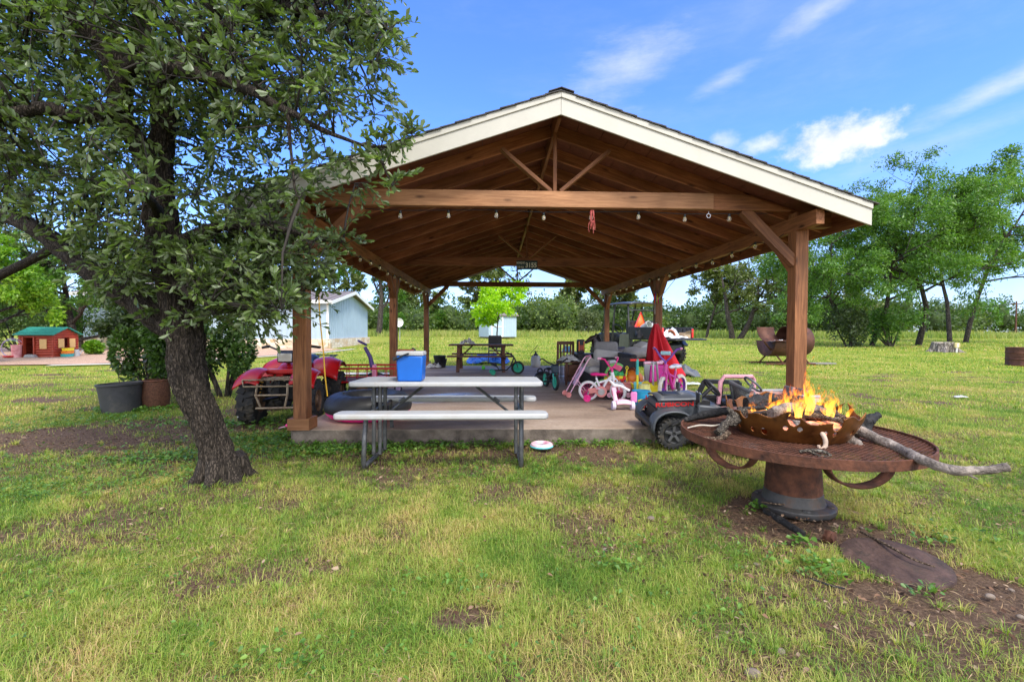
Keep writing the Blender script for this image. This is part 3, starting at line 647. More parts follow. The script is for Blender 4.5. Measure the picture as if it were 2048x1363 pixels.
T = thing('folding_chair', 'black folding chair standing behind the brown picnic table', 'chair', G(984, 727)+Vector((.1, 0, 0)), PI)
for s in (-1, 1): MB().tube(ft((s*.22, .25, .0), (s*.22, -.02, .44), (s*.22, -.14, .93), (s*.17, -.16, .97)), .013, 8).build('side_frame', black, T); MB().tube(ft((s*.2, -.25, 0), (s*.2, .12, .46)), .013, 8).build('rear_leg', black, T)
MB().box((0, .08, .45), (.42, .4, .03)).build('seat', black, T, bevel=.01)
MB().grid(lambda u, v: ((u-.5)*.43, -.06-.09*v-.03*math.sin(PI*u), .55+.42*v), 8, 6).build('backrest', black, T, solid=.012)
tarpm = mat('blue_tarp', (.006, .07, .50), .35, var=.4, scale=9., base2=(.05, .2, .68))
tag(crumple('tarpaulin', G(976, 727)+Vector((0, .25, .02)), .75, .42, .3, tarpm, 7.7, 44, fl=1.8, smooth=20), 'crumpled blue tarpaulin lying on the grass behind the slab', 'tarp')
c = Vector((-.35, 12.75, SLAB+.055)); tag(MB().ball((0, 0, 0), .055, 18, 12).build('ball', mat('lime_ball', (.12, .62, .05), .5), loc=c), 'small lime green ball under the brown picnic table', 'ball')
# drift trike with green wheels
c = S(1012, 749); T = thing('drift_trike', 'black low drift trike with green wheels in front of the brown table', 'tricycle', (c.x+.0, c.y+.1, SLAB), .12)
grim = mat('green_rim', (.02, .42, .25), .4)
wheel(T, (.30, 0, .165), .165, .05, grim, rubber, 'y', .7)
for s in (-1, 1): wheel(T, (-.34, s*.14, .065), .065, .04, grim, grim, 'y', .6, name='caster')
mb = MB().tube(ft((.30, -.045, .165), (.22, -.045, .40), (.18, -.03, .45)), .012, 6); mb.tube(ft((.30, .045, .165), (.22, .045, .40), (.18, .03, .45)), .012, 6)
mb.tube(ft((.2, 0, .42), (.13, 0, .22), (.02, 0, .11), (-.2, 0, .10), (-.34, 0, .10)), .018, 8); mb.tube(ft((-.34, -.14, .075), (-.34, 0, .11), (-.34, .14, .075)), .012, 6); mb.build('frame', black, T)
MB().tube(ft((.02, -.18, .56), (.10, -.1, .5), (.18, 0, .47), (.10, .1, .5), (.02, .18, .56)), .013, 8).build('handlebar', black, T)
mb = MB().grid(lambda u, v: (-.28+.2*u+(-.12*v*(u < .2)), (v-.5)*.18, .12+.18*max(0, .5-u)*2), 6, 5); mb.build('seat', black, T, solid=.012)
# pots, tools, jug
T = thing('nursery_pots', 'stack of black plastic nursery pots at the back corner of the slab', 'pots', P(880, 728, 13.6)); T.location.z = SLAB
for k in range(3): MB().lathe([(.0, 0), (.16, 0), (.19, .14), (.2, .15), (.18, .15), (.15, .02), (0, .02)], (.02*k-.05*(k == 2), 0, .1*k), n=24).build('pot', black, T)
T = thing('tool_pile', 'jumble of grey hand tools and rags by the rear left post', 'tools', P(868, 734, 13.2)); T.location.z = SLAB
for k in range(5):
    a = rnd.uniform(0, PI); MB().tube(ft((-.2*math.cos(a), -.15*math.sin(a), .03+.02*k), (.0, 0, .05+.02*k), (.22*math.cos(a), .15*math.sin(a), .03+.025*k)), .014, 6).build('tool_handle', rnd.choice((grey, black, rust)), T)
crumple('rag', (0, 0, .03), .2, .15, .12, clothm, 5.5, 16, T)
c = S(1072, 733); T = thing('sprayer', 'white plastic pump sprayer tank with black top at the slab edge', 'sprayer', (c.x, c.y+.1, SLAB))
MB().lathe([(0, 0), (.13, 0), (.145, .03), (.15, .2), (.135, .3), (.08, .34), (0, .345)], n=24).build('tank', white_p, T)
mb = MB().lathe([(.07, .335), (.07, .38), (.03, .40), (.02, .46), (0, .46)], n=14); mb.tube(ft((-.07, 0, .46), (.07, 0, .46)), .013, 6); mb.build('pump', black, T)
MB().tube(ft((-.08, 0, .35), (-.17, .02, .3), (-.16, .03, .4), (-.02, 0, .56), (.06, 0, .66)), .009, 6).build('hose', black, T)
# balance bike seen from the front, and the round-holed bag beside it
c = S(1111, 780); T = thing('balance_bike', 'small black and teal balance bike seen from the front', 'bicycle', (c.x, c.y+.0, SLAB), -PI/2+.22)
wheel(T, (0, 0, .15), .15, .045, grim, rubber, 'y', .72, 0); wheel(T, (-.55, 0, .15), .15, .045, grim, rubber, 'y', .72, 0)
mb = MB().tube(ft((0, -.035, .15), (-.05, -.035, .34), (-.06, 0, .36)), .012, 6); mb.tube(ft((0, .035, .15), (-.05, .035, .34), (-.06, 0, .36)), .012, 6); mb.build('fork', teal, T)
MB().prism([(-.07, .30), (.02, .32), (.0, .46), (-.10, .46)], .12, 'y').build('number_plate', mat('navy_panel', (.012, .03, .05), .4), T, bevel=.012)
MB().tube(ft((-.09, -.27, .56), (-.04, -.24, .58), (-.03, -.12, .50), (-.06, 0, .46), (-.03, .12, .50), (-.04, .24, .58), (-.09, .27, .56)), .014, 8).build('handlebar', black, T)
MB().tube(ft((-.08, 0, .38), (-.25, 0, .25), (-.55, 0, .16)), .022, 8).build('frame', black, T); MB().ball((-.38, 0, .37), (.12, .06, .03)).build('saddle', black, T)
MB().tube(ft((-.33, -.12, .13), (-.33, .12, .13)), .018, 6).build('pegs', black, T)
c = S(1089, 768); T = thing('tool_bag', 'squat black bag with two round handle holes beside the balance bike', 'bag', (c.x, c.y+.25, SLAB), .1)
MB().ball((0, 0, .12), (.2, .13, .13), 20, 12).build('body', black, T)
for s in (-1, 1): MB().torus((s*.07, 0, .25), .05, .016, 'y', 18, 8).build('handle', black, T)
# wooden chair with a cloth, small stand, speaker, cabinet
c = Vector((1.53, 9.35, SLAB)); T = thing('wooden_chair', 'old brown wooden chair with clothes over its seat beside the black cabinet', 'chair', c, .35)
for x, y, h in ((-.19, -.19, .44), (.19, -.19, .44), (-.19, .19, .86), (.19, .19, .86)): member('leg', (x, y, 0), (x*.95, y, h), .04, .04, bw, T)
MB().box((0, 0, .455), (.44, .43, .03)).build('seat', bw, T, bevel=.006)
for k in range(4): member('back_slat', (-.12+.08*k, .19, .48), (-.12+.08*k, .19, .83), .035, .015, bw, T)
member('top_rail', (-.2, .19, .84), (.2, .19, .84), .025, .07, bw, T); member('stretcher', (-.19, -.19, .18), (.19, -.19, .18), .02, .03, bw, T); MB().box((.02, -.1, .24), (.3, .2, .34)).build('side_panel', bw, T)
crumple('draped_cloth', (-.06, -.06, .47), .2, .2, .12, clothm, 1.3, 16, T)
c = Vector((1.62, 10.2, SLAB)); T = thing('side_stand', 'spindly metal side stand behind the old wooden chair', 'stand', c)
MB().box((0, 0, .62), (.36, .3, .02)).build('top', grey, T)
for x in (-.15, .15):
    for y in (-.12, .12): MB().tube(ft((x, y, 0), (x, y, .61)), .01, 6).build('leg', darksteel, T)
T = thing('toy_phone', 'pale blue toy with white handle on the metal side stand', 'toy', c+Vector((-.02, 0, .63)), .2)
MB().box((0, 0, .06), (.2, .14, .12), taper=.75).build('base', mat('pale_blue_plastic', (.16, .42, .68), .4), T, bevel=.02); MB().torus((.02, 0, .14), .07, .014, 'y', 16, 6).build('handle', white_p, T)
c = Vector((1.98, 9.55, SLAB)); T = thing('storage_cabinet', 'black storage cabinet between the wooden chair and the sofa', 'cabinet', c, .05)
MB().box((0, 0, .30), (.62, .5, .58)).build('body', black, T, bevel=.012); MB().box((0, 0, .605), (.66, .54, .03)).build('top', black, T, bevel=.006)
for z in (.18, .43): MB().box((-.0, -.256, z), (.54, .014, .22)).build('drawer', black, T, bevel=.006)
c2 = P(1161, 712, 9.5); c2.z = SLAB+.625; T = thing('job_site_radio', 'tall black and orange job site radio on the black cabinet', 'radio', c2, .1)
MB().box((0, 0, .145), (.15, .13, .29)).build('body', black, T, bevel=.02); MB().box((0, -.068, .12), (.085, .01, .1)).build('grille', mat('dark_red_plastic', (.35, .05, .02), .4), T, bevel=.003)
mb = MB()
for x in (-.052, .052): mb.box((x, -.068, .15), (.014, .012, .2))
mb.build('trim', orange, T)
# rocking horse
hb = mat('horse_brown', (.030, .017, .014), .4, base2=(.05, .03, .025)); c = Vector((2.72, 10.6, SLAB+.02)); T = thing('toy_horse', 'dark brown spring horse toy standing behind the sofa', 'toy horse', c, PI+.15)
mb = MB().tube(ft((-.42, 0, .55), (-.3, 0, .58), (0, 0, .55), (.25, 0, .58), (.36, 0, .62)), [.06, .13, .13, .15, .1], 14); mb.tube(ft((.3, 0, .6), (.40, 0, .78), (.46, 0, .90)), [.12, .085, .06], 12)
mb.tube(ft((.40, 0, .93), (.50, 0, .90), (.62, 0, .82), (.66, 0, .79)), [.055, .062, .04, .03], 12)
for x, s in ((.28, -1), (.28, 1), (-.32, -1), (-.32, 1)): mb.tube(ft((x, s*.08, .52), (x+.08, s*.11, .3), (x+.0, s*.11, .1)), [.06, .035, .03], 8)
mb.build('body', hb, T); mb = MB()
for s in (-1, 1): mb.tube(ft((.40, s*.035, .95), (.39, s*.04, 1.02)), [.02, .004], 6)
mb.build('ears', hb, T)
mb = MB()
for k in range(9): t = k/8; mb.tube(ft((.40-.14*t, 0, .99-.34*t), (.33-.14*t, rnd.uniform(-.03, .03), .97-.36*t), (.27-.12*t, rnd.uniform(-.04, .04), .86-.32*t)), [.03, .03, .008], 6)
mb.build('mane', black, T); MB().grid(lambda u, v: (-.1+.2*u, .14*math.cos(PI*v), .55+.15*math.sin(PI*v)), 4, 10).build('saddle', rust, T, solid=.012)
for s in (-1, 1): MB().tube(ft((.4, s*.2, .0), (-.4, s*.2, 0)), .02, 8).build('rocker', darksteel, T)
# ---------------------------------------------------------------- wicker sofa with loose cushions
m, nt, b = nodes('dark_wicker'); L = nt.links.new
tc = N_(nt, 'ShaderNodeTexCoord'); mp = N_(nt, 'ShaderNodeMapping'); mp.inputs['Scale'].default_value = (40, 40, 52); L(tc.outputs['Object'], mp.inputs['Vector'])
wv = N_(nt, 'ShaderNodeTexBrick', i_Scale=1.); wv.inputs['Mortar Size'].default_value = .06; wv.inputs['Color1'].default_value = (.075, .07, .068, 1); wv.inputs['Color2'].default_value = (.05, .047, .045, 1); wv.inputs['Mortar'].default_value = (.008, .008, .008, 1)
cb = N_(nt, 'ShaderNodeCombineXYZ'); sp = N_(nt, 'ShaderNodeSeparateXYZ'); L(mp.outputs[0], sp.inputs[0]); ad = N_(nt, 'ShaderNodeMath', operation='ADD'); L(sp.outputs[0], ad.inputs[0]); L(sp.outputs[1], ad.inputs[1]); L(ad.outputs[0], cb.inputs[0]); L(sp.outputs[2], cb.inputs[1]); L(cb.outputs[0], wv.inputs['Vector'])
L(wv.outputs[0], b.inputs['Base Color']); b.inputs['Roughness'].default_value = .5; bp = N_(nt, 'ShaderNodeBump', i_Strength=.7, i_Distance=.01); L(wv.outputs['Fac'], bp.inputs['Height']); bp.invert = True; L(bp.outputs[0], b.inputs['Normal']); wick = m
cush = mat('grey_cushion', (.47, .45, .42), .9, var=.12, scale=5., bump=.2, bscale=140., grime=(.36, .33, .3), gamt=.3)
def cushion(name, d, par=None, m=cush, loc=None, rot=None):
    o = MB().box((0, 0, 0), d).build(name, m, par, smooth=180)
    q = o.modifiers.new('b', 'BEVEL'); q.width = min(d)*.45; q.segments = 4
    if loc is not None: o.location = loc
    if rot: o.rotation_euler = rot
    return o
c = Vector((2.12, 8.75, SLAB)); T = thing('wicker_sofa', 'dark wicker sofa facing left with grey seat cushion among the toys', 'sofa', c, 0)
MB().box((0, 0, .17), (.82, 1.3, .26)).build('base', wick, T, bevel=.02)
MB().box((.36, 0, .42), (.13, 1.3, .5)).build('back', wick, T, bevel=.03)
for s in (-1, 1): MB().box((.06, s*.62, .37), (.62, .1, .5)).build('arm', wick, T, bevel=.03)
cushion('seat_cushion', (.7, 1.12, .14), T, loc=(-.08, 0, .37))
for x in (-.36, .36):
    for s in (-1, 1): MB().box((x, s*.58, .02), (.05, .05, .04)).build('foot', black, T)
o = tag(cushion('cushion', (.62, .16, .46), loc=P(1218, 722, 8.95), rot=(-.5, .12, .05)), 'large flat grey cushion leaning upright on the wicker sofa', 'cushion')
o = tag(cushion('cushion', (.5, .14, .26), loc=P(1212, 695, 9.35), rot=(-.2, 0, .05)), 'dark grey headrest cushion standing above the large flat one', 'cushion', None); o.active_material = mat('darker_cushion', (.25, .24, .235), .9, var=.1, bump=.2, bscale=140.)
o = tag(cushion('cushion', (.52, .4, .15), loc=P(1277, 703, 9.15), rot=(.25, -.12, .25)), 'grey cushion lying on the sofa back beside the red umbrella', 'cushion')
o = tag(cushion('cushion', (.3, .26, .12), loc=P(1283, 692, 9.3), rot=(.2, -.3, .5)), 'small grey cushion topmost beside the red umbrella', 'cushion')
o = tag(cushion('cushion', (.34, .30, .12), loc=P(1187, 730, 8.6), rot=(.7, .5, .3)), 'beige scatter cushion slumped on the seat of the wicker sofa', 'cushion'); o.active_material = mat('beige_cushion', (.42, .37, .30), .9, bump=.2, bscale=140.)
c = S(1283, 775); T = tag(MB().box((0, 0, .26), (.27, .035, .5)).build('white_board', white_p, bevel=.012, loc=(c.x, 8.05, SLAB)), 'white plastic panel leaning at the arm of the wicker sofa', 'panel'); T.rotation_euler = (-.18, 0, .05)
# ---------------------------------------------------------------- folded red umbrella
c = Vector((3.05, 8.55, SLAB)); T = thing('patio_umbrella', 'closed red patio umbrella leaning in front of the middle post', 'umbrella', c+Vector((.06, 0, 0)), 0, rx=.02, ry=-.07); T.scale = (1.2, 1.2, 1.04)
def umb(u, v):
    a = 2*PI*u; t = v; rr = (.035+.205*t**.8)*(1+.33*math.sin(8*a+1.5*t)*min(1, t*3)+.12*math.sin(3*a+2)); ox = .10*t*t
    return (rr*math.cos(a)+ox, rr*math.sin(a)*.8, 1.19-1.02*t+.05*math.sin(3*a+1)*t)
MB().grid(umb, 96, 24).build('canopy', mat('red_canvas', (.50, .006, .016), .75, var=.12, scale=6., bump=.15, bscale=120.), T, smooth=180)
MB().tube(ft((0, 0, .02), (0, 0, 1.2)), .02, 10).build('pole', grey, T); MB().lathe([(0, 0), (.24, 0), (.24, .05), (.05, .09), (0, .09)], n=24).build('base', black, T)
# ---------------------------------------------------------------- children's bikes and scooters on the right of the slab
cream_t = mat('cream_tyre', (.66, .60, .50), .7, grime=(.45, .36, .28), gamt=.25); whtyre = mat('white_tyre', (.72, .70, .68), .6, grime=(.5, .45, .4), gamt=.25)
wpaint = mat('white_paint', (.80, .79, .79), .25, coat=.3, var=.05); salmon = mat('salmon_plastic', (.82, .30, .27), .4, var=.08)
magpaint = mat('magenta_paint', (.55, .02, .25), .3, coat=.3); purpaint = mat('violet_paint', (.17, .05, .35), .3, coat=.3)
def kidbike(name, label, loc, rz, R, wb, fr, acc, tyre, grip, pad, saddle, steer=0., train=None, guard=None, hbz=1.):
    T = thing(name, label, 'bicycle', loc, rz); k = R/.15
    ft_ = Vector((wb*.80, 0, .40*k)); Ms = Matrix.Rotation(steer, 3, 'Z')
    wheel(T, (0, 0, R), R, .042*k, acc, tyre, 'y', .72, 14); axf = Vector((wb, 0, R)); piv = Vector((wb*.86, 0, R))
    def st(p): return piv+Ms @ (Vector(p)-piv)
    wheel(T, st(axf), R, .042*k, acc, tyre, 'y', .72, 14, M=Ms)
    bb = Vector((wb*.42, 0, R*.95)); sc = Vector((wb*.25, 0, .345*k))
    mb = MB().tube([ft_, Vector((wb*.6, 0, .30*k)), bb], .019*k, 8); mb.tube([ft_+Vector((-.01, 0, -.06*k)), sc+Vector((.02, 0, -.08*k))], .016*k, 8); mb.tube([sc, bb], .016*k, 8)
    for s in (-1, 1): mb.tube([bb+Vector((0, s*.02, 0)), Vector((0, s*.04, R))], .010*k, 6); mb.tube([sc+Vector((0, s*.015, -.06*k)), Vector((0, s*.04, R))], .010*k, 6)
    mb.tube([ft_+Vector((.015, 0, -.085*k)), ft_+Vector((-.015, 0, .035*k))], .026*k, 10); mb.build('frame', fr, T)
    mb = MB()
    for s in (-1, 1): mb.tube([st((wb, s*.04, R)), st((wb*.88, s*.042, .31*k)), st((wb*.84, s*.01, .345*k))], .012*k, 7)
    mb.build('fork', fr, T)
    mb = MB().tube([st(p) for p in ((wb*.76, 0, .43*k), (wb*.73, 0, .47*k*hbz))], .014*k, 7)
    for s in (-1, 1): mb.tube([st(p) for p in ((wb*.73, 0, .47*k*hbz), (wb*.74, s*.07, .52*k*hbz), (wb*.71, s*.16, .62*k*hbz), (wb*.63, s*.2, .63*k*hbz))], .012*k, 7)
    mb.tube([st((wb*.725, -.12, .575*k*hbz)), st((wb*.725, .12, .575*k*hbz))], .008, 6); h = mb.build('handlebar', acc, T)
    for s in (-1, 1): MB().tube([st((wb*.64, s*.2, .63*k*hbz)), st((wb*.52, s*.21, .63*k*hbz))], .018, 8).build('grip', grip, h)
    MB().tube([st((wb*.725, -.07, .575*k*hbz)), st((wb*.725, .07, .575*k*hbz))], .032, 10).build('pad', pad, h)
    mb = MB().ball(sc+Vector((-.01, 0, .055*k)), (.085*k, .062*k, .028*k)); mb.ball(sc+Vector((.085*k, 0, .052*k)), (.075*k, .025*k, .022*k)); mb.build('saddle', saddle, T)
    MB().tube([sc+Vector((0, 0, -.02)), sc+Vector((0, 0, .04*k))], .012, 6).build('seat_post', steel, T)
    if guard:
        mb = MB().lathe([(0, -.012), (.08*k, -.012), (.085*k, 0), (.08*k, .012), (0, .012)], bb+Vector((0, -.045, 0)), 'y', 24); mb.bar(bb+Vector((0, -.045, .03*k)), Vector((0, -.05, R)), .02, .075*k); mb.build('chain_guard', guard, T)
        MB().lathe([(0, -.006), (.05*k, -.006), (.05*k, .006), (0, .006)], bb+Vector((0, -.062, 0)), 'y', 20).build('crank_disc', steel, T)
    for s in (-1, 1):
        mb = MB().tube([bb+Vector((0, s*.06, 0)), bb+Vector((s*.05*k, s*.07, -s*.055*k))], .007, 6); q = mb.build('crank', steel, T); MB().box(bb+Vector((s*.05*k, s*.105, -s*.055*k)), (.06, .06, .02)).build('pedal', grip, q)
        if train:
            wheel(T, (0-.02, s*.17*k, .055*k), .055*k, .035, train, train, 'y', .6, name='training_wheel')
            MB().tube([(0, s*.05, R), (0, s*.12*k, R*.9), (-.02, s*.165*k, .055*k)], .008, 6).build('training_arm', steel, T)
    return T
c = S(1178, 801); kidbike('kids_bike', 'white and pink child bicycle with training wheels and hot pink saddle', (c.x, c.y+.05, SLAB), -.20, .155, .47, wpaint, hotpink, whtyre, palepink, white_p, hotpink, steer=-.75, train=hotpink, guard=salmon, hbz=1.02)
kidbike('kids_bike', 'purple and magenta bicycle with cream tyres nearest the grey toy jeep', (2.98, 7.25, SLAB), PI+.72, .20, .60, magpaint, purpaint, cream_t, pink, mat('pale_cyan_plastic', (.45, .75, .80), .4), wpaint, steer=.25, hbz=.98)
# doll stroller
c = Vector((1.33, 7.55, SLAB)); T = thing('doll_stroller', 'folding doll stroller with lilac fabric behind the white child bicycle', 'stroller', c, .1)
for s in (-1, 1):
    MB().tube(ft((-.14, s*.13, .04), (.18, s*.13, .62), (.22, s*.13, .66)), .010, 8).build('frame_tube', palepink, T); MB().tube(ft((.2, s*.13, .04), (-.02, s*.13, .30)), .009, 8).build('rear_strut', palepink, T)
    for x in (-.15, .21): wheel(T, (x, s*.13, .045), .045, .035, salmon, salmon, 'y', .6)
MB().tube(ft((.22, -.13, .66), (.25, 0, .68), (.22, .13, .66)), .013, 8).build('handle', pink, T)
MB().grid(lambda u, v: (.13-.22*v+.03*math.sin(PI*v)+.06*(v > .6)*(v-.6)*3, (u-.5)*.25, .50-.30*v-.02*math.sin(PI*u)), 8, 12).build('seat_sling', mat('lilac_mesh', (.50, .30, .50), .8, base2=(.7, .5, .65), var=.2, scale=14.), T, solid=.006)
# watermelon floats and wagon of toys
melon = mat('melon_pink', (.80, .12, .22), .5); rind = mat('melon_rind', (.16, .50, .10), .5)
for lb, cc, rot, sc_ in (('pink and green melon slice float standing behind the white bicycle', P(1231, 752, 7.75), (.1, -.9, .3), .2), ('pink and green melon slice float lying low under the white bicycle', P(1214, 782, 7.5), (.5, .5, -.2), .2)):
    T = thing('melon_float', lb, 'pool float', cc, rot[2], rx=rot[0], ry=rot[1])
    arc = [(sc_*math.cos(PI*k/14), sc_*math.sin(PI*k/14)) for k in range(15)]
    MB().prism(arc, .06, 'y').build('flesh', melon, T, bevel=.01); MB().tube([(x*1.06, 0, z*1.06) for x, z in arc], .024, 8).build('rind', rind, T)
c = Vector((1.97, 7.35, SLAB)); T = thing('toy_wagon', 'salmon pink toy wagon heaped with plastic toys', 'toy wagon', c, -.06)
mb = MB().prism([(-.19, .10), (.19, .10), (.23, .26), (-.23, .26)], .3, 'y'); mb.build('tub', salmon, T, bevel=.02)
mb = MB(); rbox(mb, (0, 0, .262), (.5, .36, .018), .05); mb.build('rim', salmon, T, bevel=.006)
for x in (-.15, .15):
    for s in (-1, 1): wheel(T, (x, s*.17, .075), .075, .05, palepink, black, 'y', .55)
MB().tube(ft((.05, .12, .26), (.06, .16, .42), (-.02, .17, .46), (-.10, .16, .42), (-.09, .12, .26)), .012, 8).build('handle', black, T)
def toyat(name, label, dx, dz, build, dy=0.):
    T = thing(name, label, 'toy', c+Vector((dx, dy, .27+dz)), rnd.uniform(-.5, .5)); build(T); return T
def tTruck(col):
    def f(T):
        MB().box((0, 0, .035), (.16, .08, .04)).build('chassis', col, T, bevel=.008); MB().box((.05, 0, .075), (.05, .075, .05)).build('cab', col, T, bevel=.01); MB().prism([(-.08, .055), (.01, .055), (.02, .1), (-.1, .1)], .085, 'y').build('bed', yellow, T, bevel=.006)
        for x in (-.05, .05):
            for s in (-1, 1): wheel(T, (x, s*.045, .02), .022, .02, grey, black)
    return f
toyat('toy_truck', 'small red toy truck on top of the salmon wagon', .05, .0, tTruck(red), -.08); toyat('toy_truck', 'small orange toy truck at the near end of the salmon wagon', -.06, .0, tTruck(orange), -.1)
def tPot(col):
    def f(T): MB().lathe([(0, 0), (.045, 0), (.06, .07), (.05, .1), (.02, .115), (0, .115)], n=18).build('body', col, T); MB().tube(ft((.05, 0, .03), (.12, 0, .10)), .012, 8).build('spout', col, T); MB().torus((-.055, 0, .06), .035, .009, 'y', 14, 6).build('handle', col, T)
    return f
toyat('toy_watering_can', 'green toy watering can piled in the salmon wagon', .07, .04, tPot(green), .04); toyat('toy_watering_can', 'second green toy watering can behind the red truck', .0, .06, tPot(green), .08)
def tShov(col):
    def f(T): MB().tube(ft((0, 0, 0), (.02, 0, .13)), .012, 8).build('shaft', col, T); MB().torus((.025, 0, .16), .025, .008, 'y', 12, 6).build('grip', col, T); MB().grid(lambda u, v: ((u-.5)*.07, .015*math.sin(PI*u), -.1*v), 5, 5).build('blade', col, T, solid=.006)
    return f
toyat('toy_spade', 'yellow toy spade sticking up from the salmon wagon', .15, .06, tShov(yellow)); toyat('toy_blocks', 'yellow toy block in the left of the salmon wagon', -.15, .0, lambda T: MB().box((0, 0, .035), (.1, .07, .07)).build('block', yellow, T, bevel=.012))
# pink toddler scooter in front
c = Vector((1.76, 6.22, SLAB)); T = thing('toddler_scooter', 'pale pink toddler scooter with white handlebar at the front of the toys', 'scooter', c, -.03)
for s in (-1, 1): wheel(T, (s*.13, 0, .062), .062, .05, lilac, mat('pale_lilac_tyre', (.62, .58, .70), .5), 'x', .62)
MB().grid(lambda u, v: ((u-.5)*.2, -.06+.13*v, .045+.1*math.sin(PI*(.15+.7*v))*(.8+.2*math.sin(PI*u))), 8, 8).build('deck', palepink, T, solid=.012)
MB().tube(ft((-.09, .02, .1), (-.10, .07, .2), (-.115, .10, .30)), [.035, .028, .03], 10, flat=.7).build('stem', palepink, T)
mb = MB().tube(ft((-.17, .06, .40), (-.13, .09, .36), (-.10, .10, .33), (-.02, .07, .325), (.09, .0, .27)), [.016, .02, .026, .02, .017], 10); mb.build('handlebar', wpaint, T)
MB().box((.165, .06, .17), (.09, .03, .15)).build('back_panel', mat('orchid_plastic', (.72, .22, .50), .4), T, bevel=.02)
# bucket, shovel, beach toys
c = Vector((2.14, 6.62, SLAB)); T = thing('toy_bucket', 'bright blue plastic bucket beside the pink toddler scooter', 'bucket', c)
MB().lathe([(0, 0), (.085, 0), (.122, .205), (.135, .21), (.135, .222), (.118, .222), (.082, .012), (0, .012)], n=30).build('body', cyan, T); MB().tube([(.13*math.cos(a), -.02-.1*math.sin(a)*.3, .2-.1*math.sin(a)) for a in [PI*k/12 for k in range(13)]], .005, 6).build('handle', white_p, T)
c = Vector((2.19, 6.95, SLAB)); T = thing('toy_shovel', 'tall toy shovel with red handle, teal shaft and teal scoop', 'toy shovel', c, 0, ry=-.01)
MB().tube(ft((-.11, 0, .645), (.12, 0, .645)), .019, 10).build('handle', red, T); mb = MB().tube(ft((0, 0, .66), (0, 0, .5)), [.024, .019], 10); mb.tube(ft((0, 0, .5), (0, 0, .42)), [.024, .026], 10); mb.build('upper_shaft', teal, T)
MB().tube(ft((0, 0, .42), (0, 0, .05)), .019, 10).build('lower_shaft', yellow, T)
MB().grid(lambda u, v: ((u-.5)*.13*(1-.3*v), -.03+.03*math.cos(2*(u-.5)), .31-.16*v), 8, 6).build('scoop', mat('pale_teal', (.12, .45, .48), .4), T, solid=.012)
c = Vector((2.42, 7.15, SLAB)); T = thing('sand_tub', 'yellow plastic sand tub with scalloped rim behind the scooters', 'tub', c)
def scal(u, v):
    a = 2*PI*u; r = (.15+.07*v)*(1+.04*math.sin(10*a)*v); return (r*1.25*math.cos(a), r*math.sin(a), .02+.24*v+.02*math.sin(10*a)*v)
MB().grid(scal, 60, 8).build('wall', yellow, T, solid=.008); MB().lathe([(0, .02), (.16, .02)], n=24).build('floor', yellow, T)
c = Vector((2.27, 6.86, SLAB)); T = thing('sand_mould', 'pale yellow translucent beach mould beside the blue bucket', 'beach toy', c)
ym = mat('pale_yellow_plastic', (.85, .78, .25), .3); MB().lathe([(0, .0), (.11, 0), (.12, .16), (.09, .22), (.085, .28), (0, .285)], n=10).build('body', ym, T, smooth=0)
c = Vector((2.30, 7.55, SLAB)); T = thing('toy_barrel', 'orange and brown plastic ball basket behind the yellow tub', 'toy basket', c, .3)
MB().ball((0, 0, .3), (.17, .15, .14), 24, 12).build('dome', orange, T); MB().torus((-.03, -.03, .3), .17, .02, 'x', 24, 8).build('hoop', mat('brown_hoop', (.2, .05, .02), .5), T); MB().lathe([(0, .0), (.15, 0), (.17, .2), (0, .21)], n=20).build('base', orange, T)
# slim scooters
def scooter(label, loc, rz, lean, gm, basecol):
    T = thing('kick_scooter', label, 'scooter', loc, rz, ry=lean)
    MB().tube(ft((0, 0, .07), (0, 0, .60)), .017, 10).build('stem', mat('silver_tube', (.5, .5, .52), .35, .9), T)
    MB().tube(ft((0, -.05, .60), (0, .05, .60)), .016, 8).build('handlebar', steel, T)
    for s in (-1, 1): MB().tube(ft((0, s*.05, .60), (0, s*.15, .60)), .024, 10).build('grip', gm, T)
    mb = MB(); rbox(mb, (-.24, 0, .075), (.5, .11, .03), .04); mb.build('deck', basecol, T, bevel=.008)
    MB().lathe([(0, .06), (.06, .06), (.05, .12), (.022, .2), (0, .2)], n=14).build('stem_base', basecol, T)
    for s in (-1, 1): wheel(T, (.0, s*.085, .055), .055, .035, teal, white_p, 'y', .65)
    wheel(T, (-.46, 0, .05), .05, .035, teal, white_p, 'y', .65); return T
scooter('silver scooter with straight pink grips just behind the blue bucket', (2.45, 7.0, SLAB), -PI/2+.1, 0, palepink, palepink)
scooter('silver scooter leaning right with pale pink foot and teal wheels', (2.62, 7.18, SLAB), -PI/2+.25, 0, palepink, palepink).rotation_euler = (.1, .0, -PI/2+.25)
c = Vector((2.85, 7.75, SLAB)); T = thing('toy_chair', 'magenta plastic child chair behind the purple bicycle', 'chair', c, .2)
MB().grid(lambda u, v: ((u-.5)*(.34-.06*v), .1+.03*math.cos(PI*(u-.5)), .2+.3*v), 8, 6).build('backrest', mat('magenta_plastic', (.62, .03, .30), .4), T, solid=.02)
MB().box((0, -.04, .2), (.32, .3, .025)).build('seat', MATS['magenta_plastic'], T, bevel=.01)
for x in (-.13, .13):
    for y in (-.16, .08): MB().tube(ft((x, y, .19), (x*1.1, y, 0)), .018, 8).build('leg', MATS['magenta_plastic'], T)
c = S(1289, 815); T = thing('toy_car', 'little blue and red toy car on the slab by the toy jeep bumper', 'toy car', (c.x, c.y, SLAB), .8); tTruck(cyan)(T); T.children[2].data.materials[0] = red; T.scale = (1.2,)*3
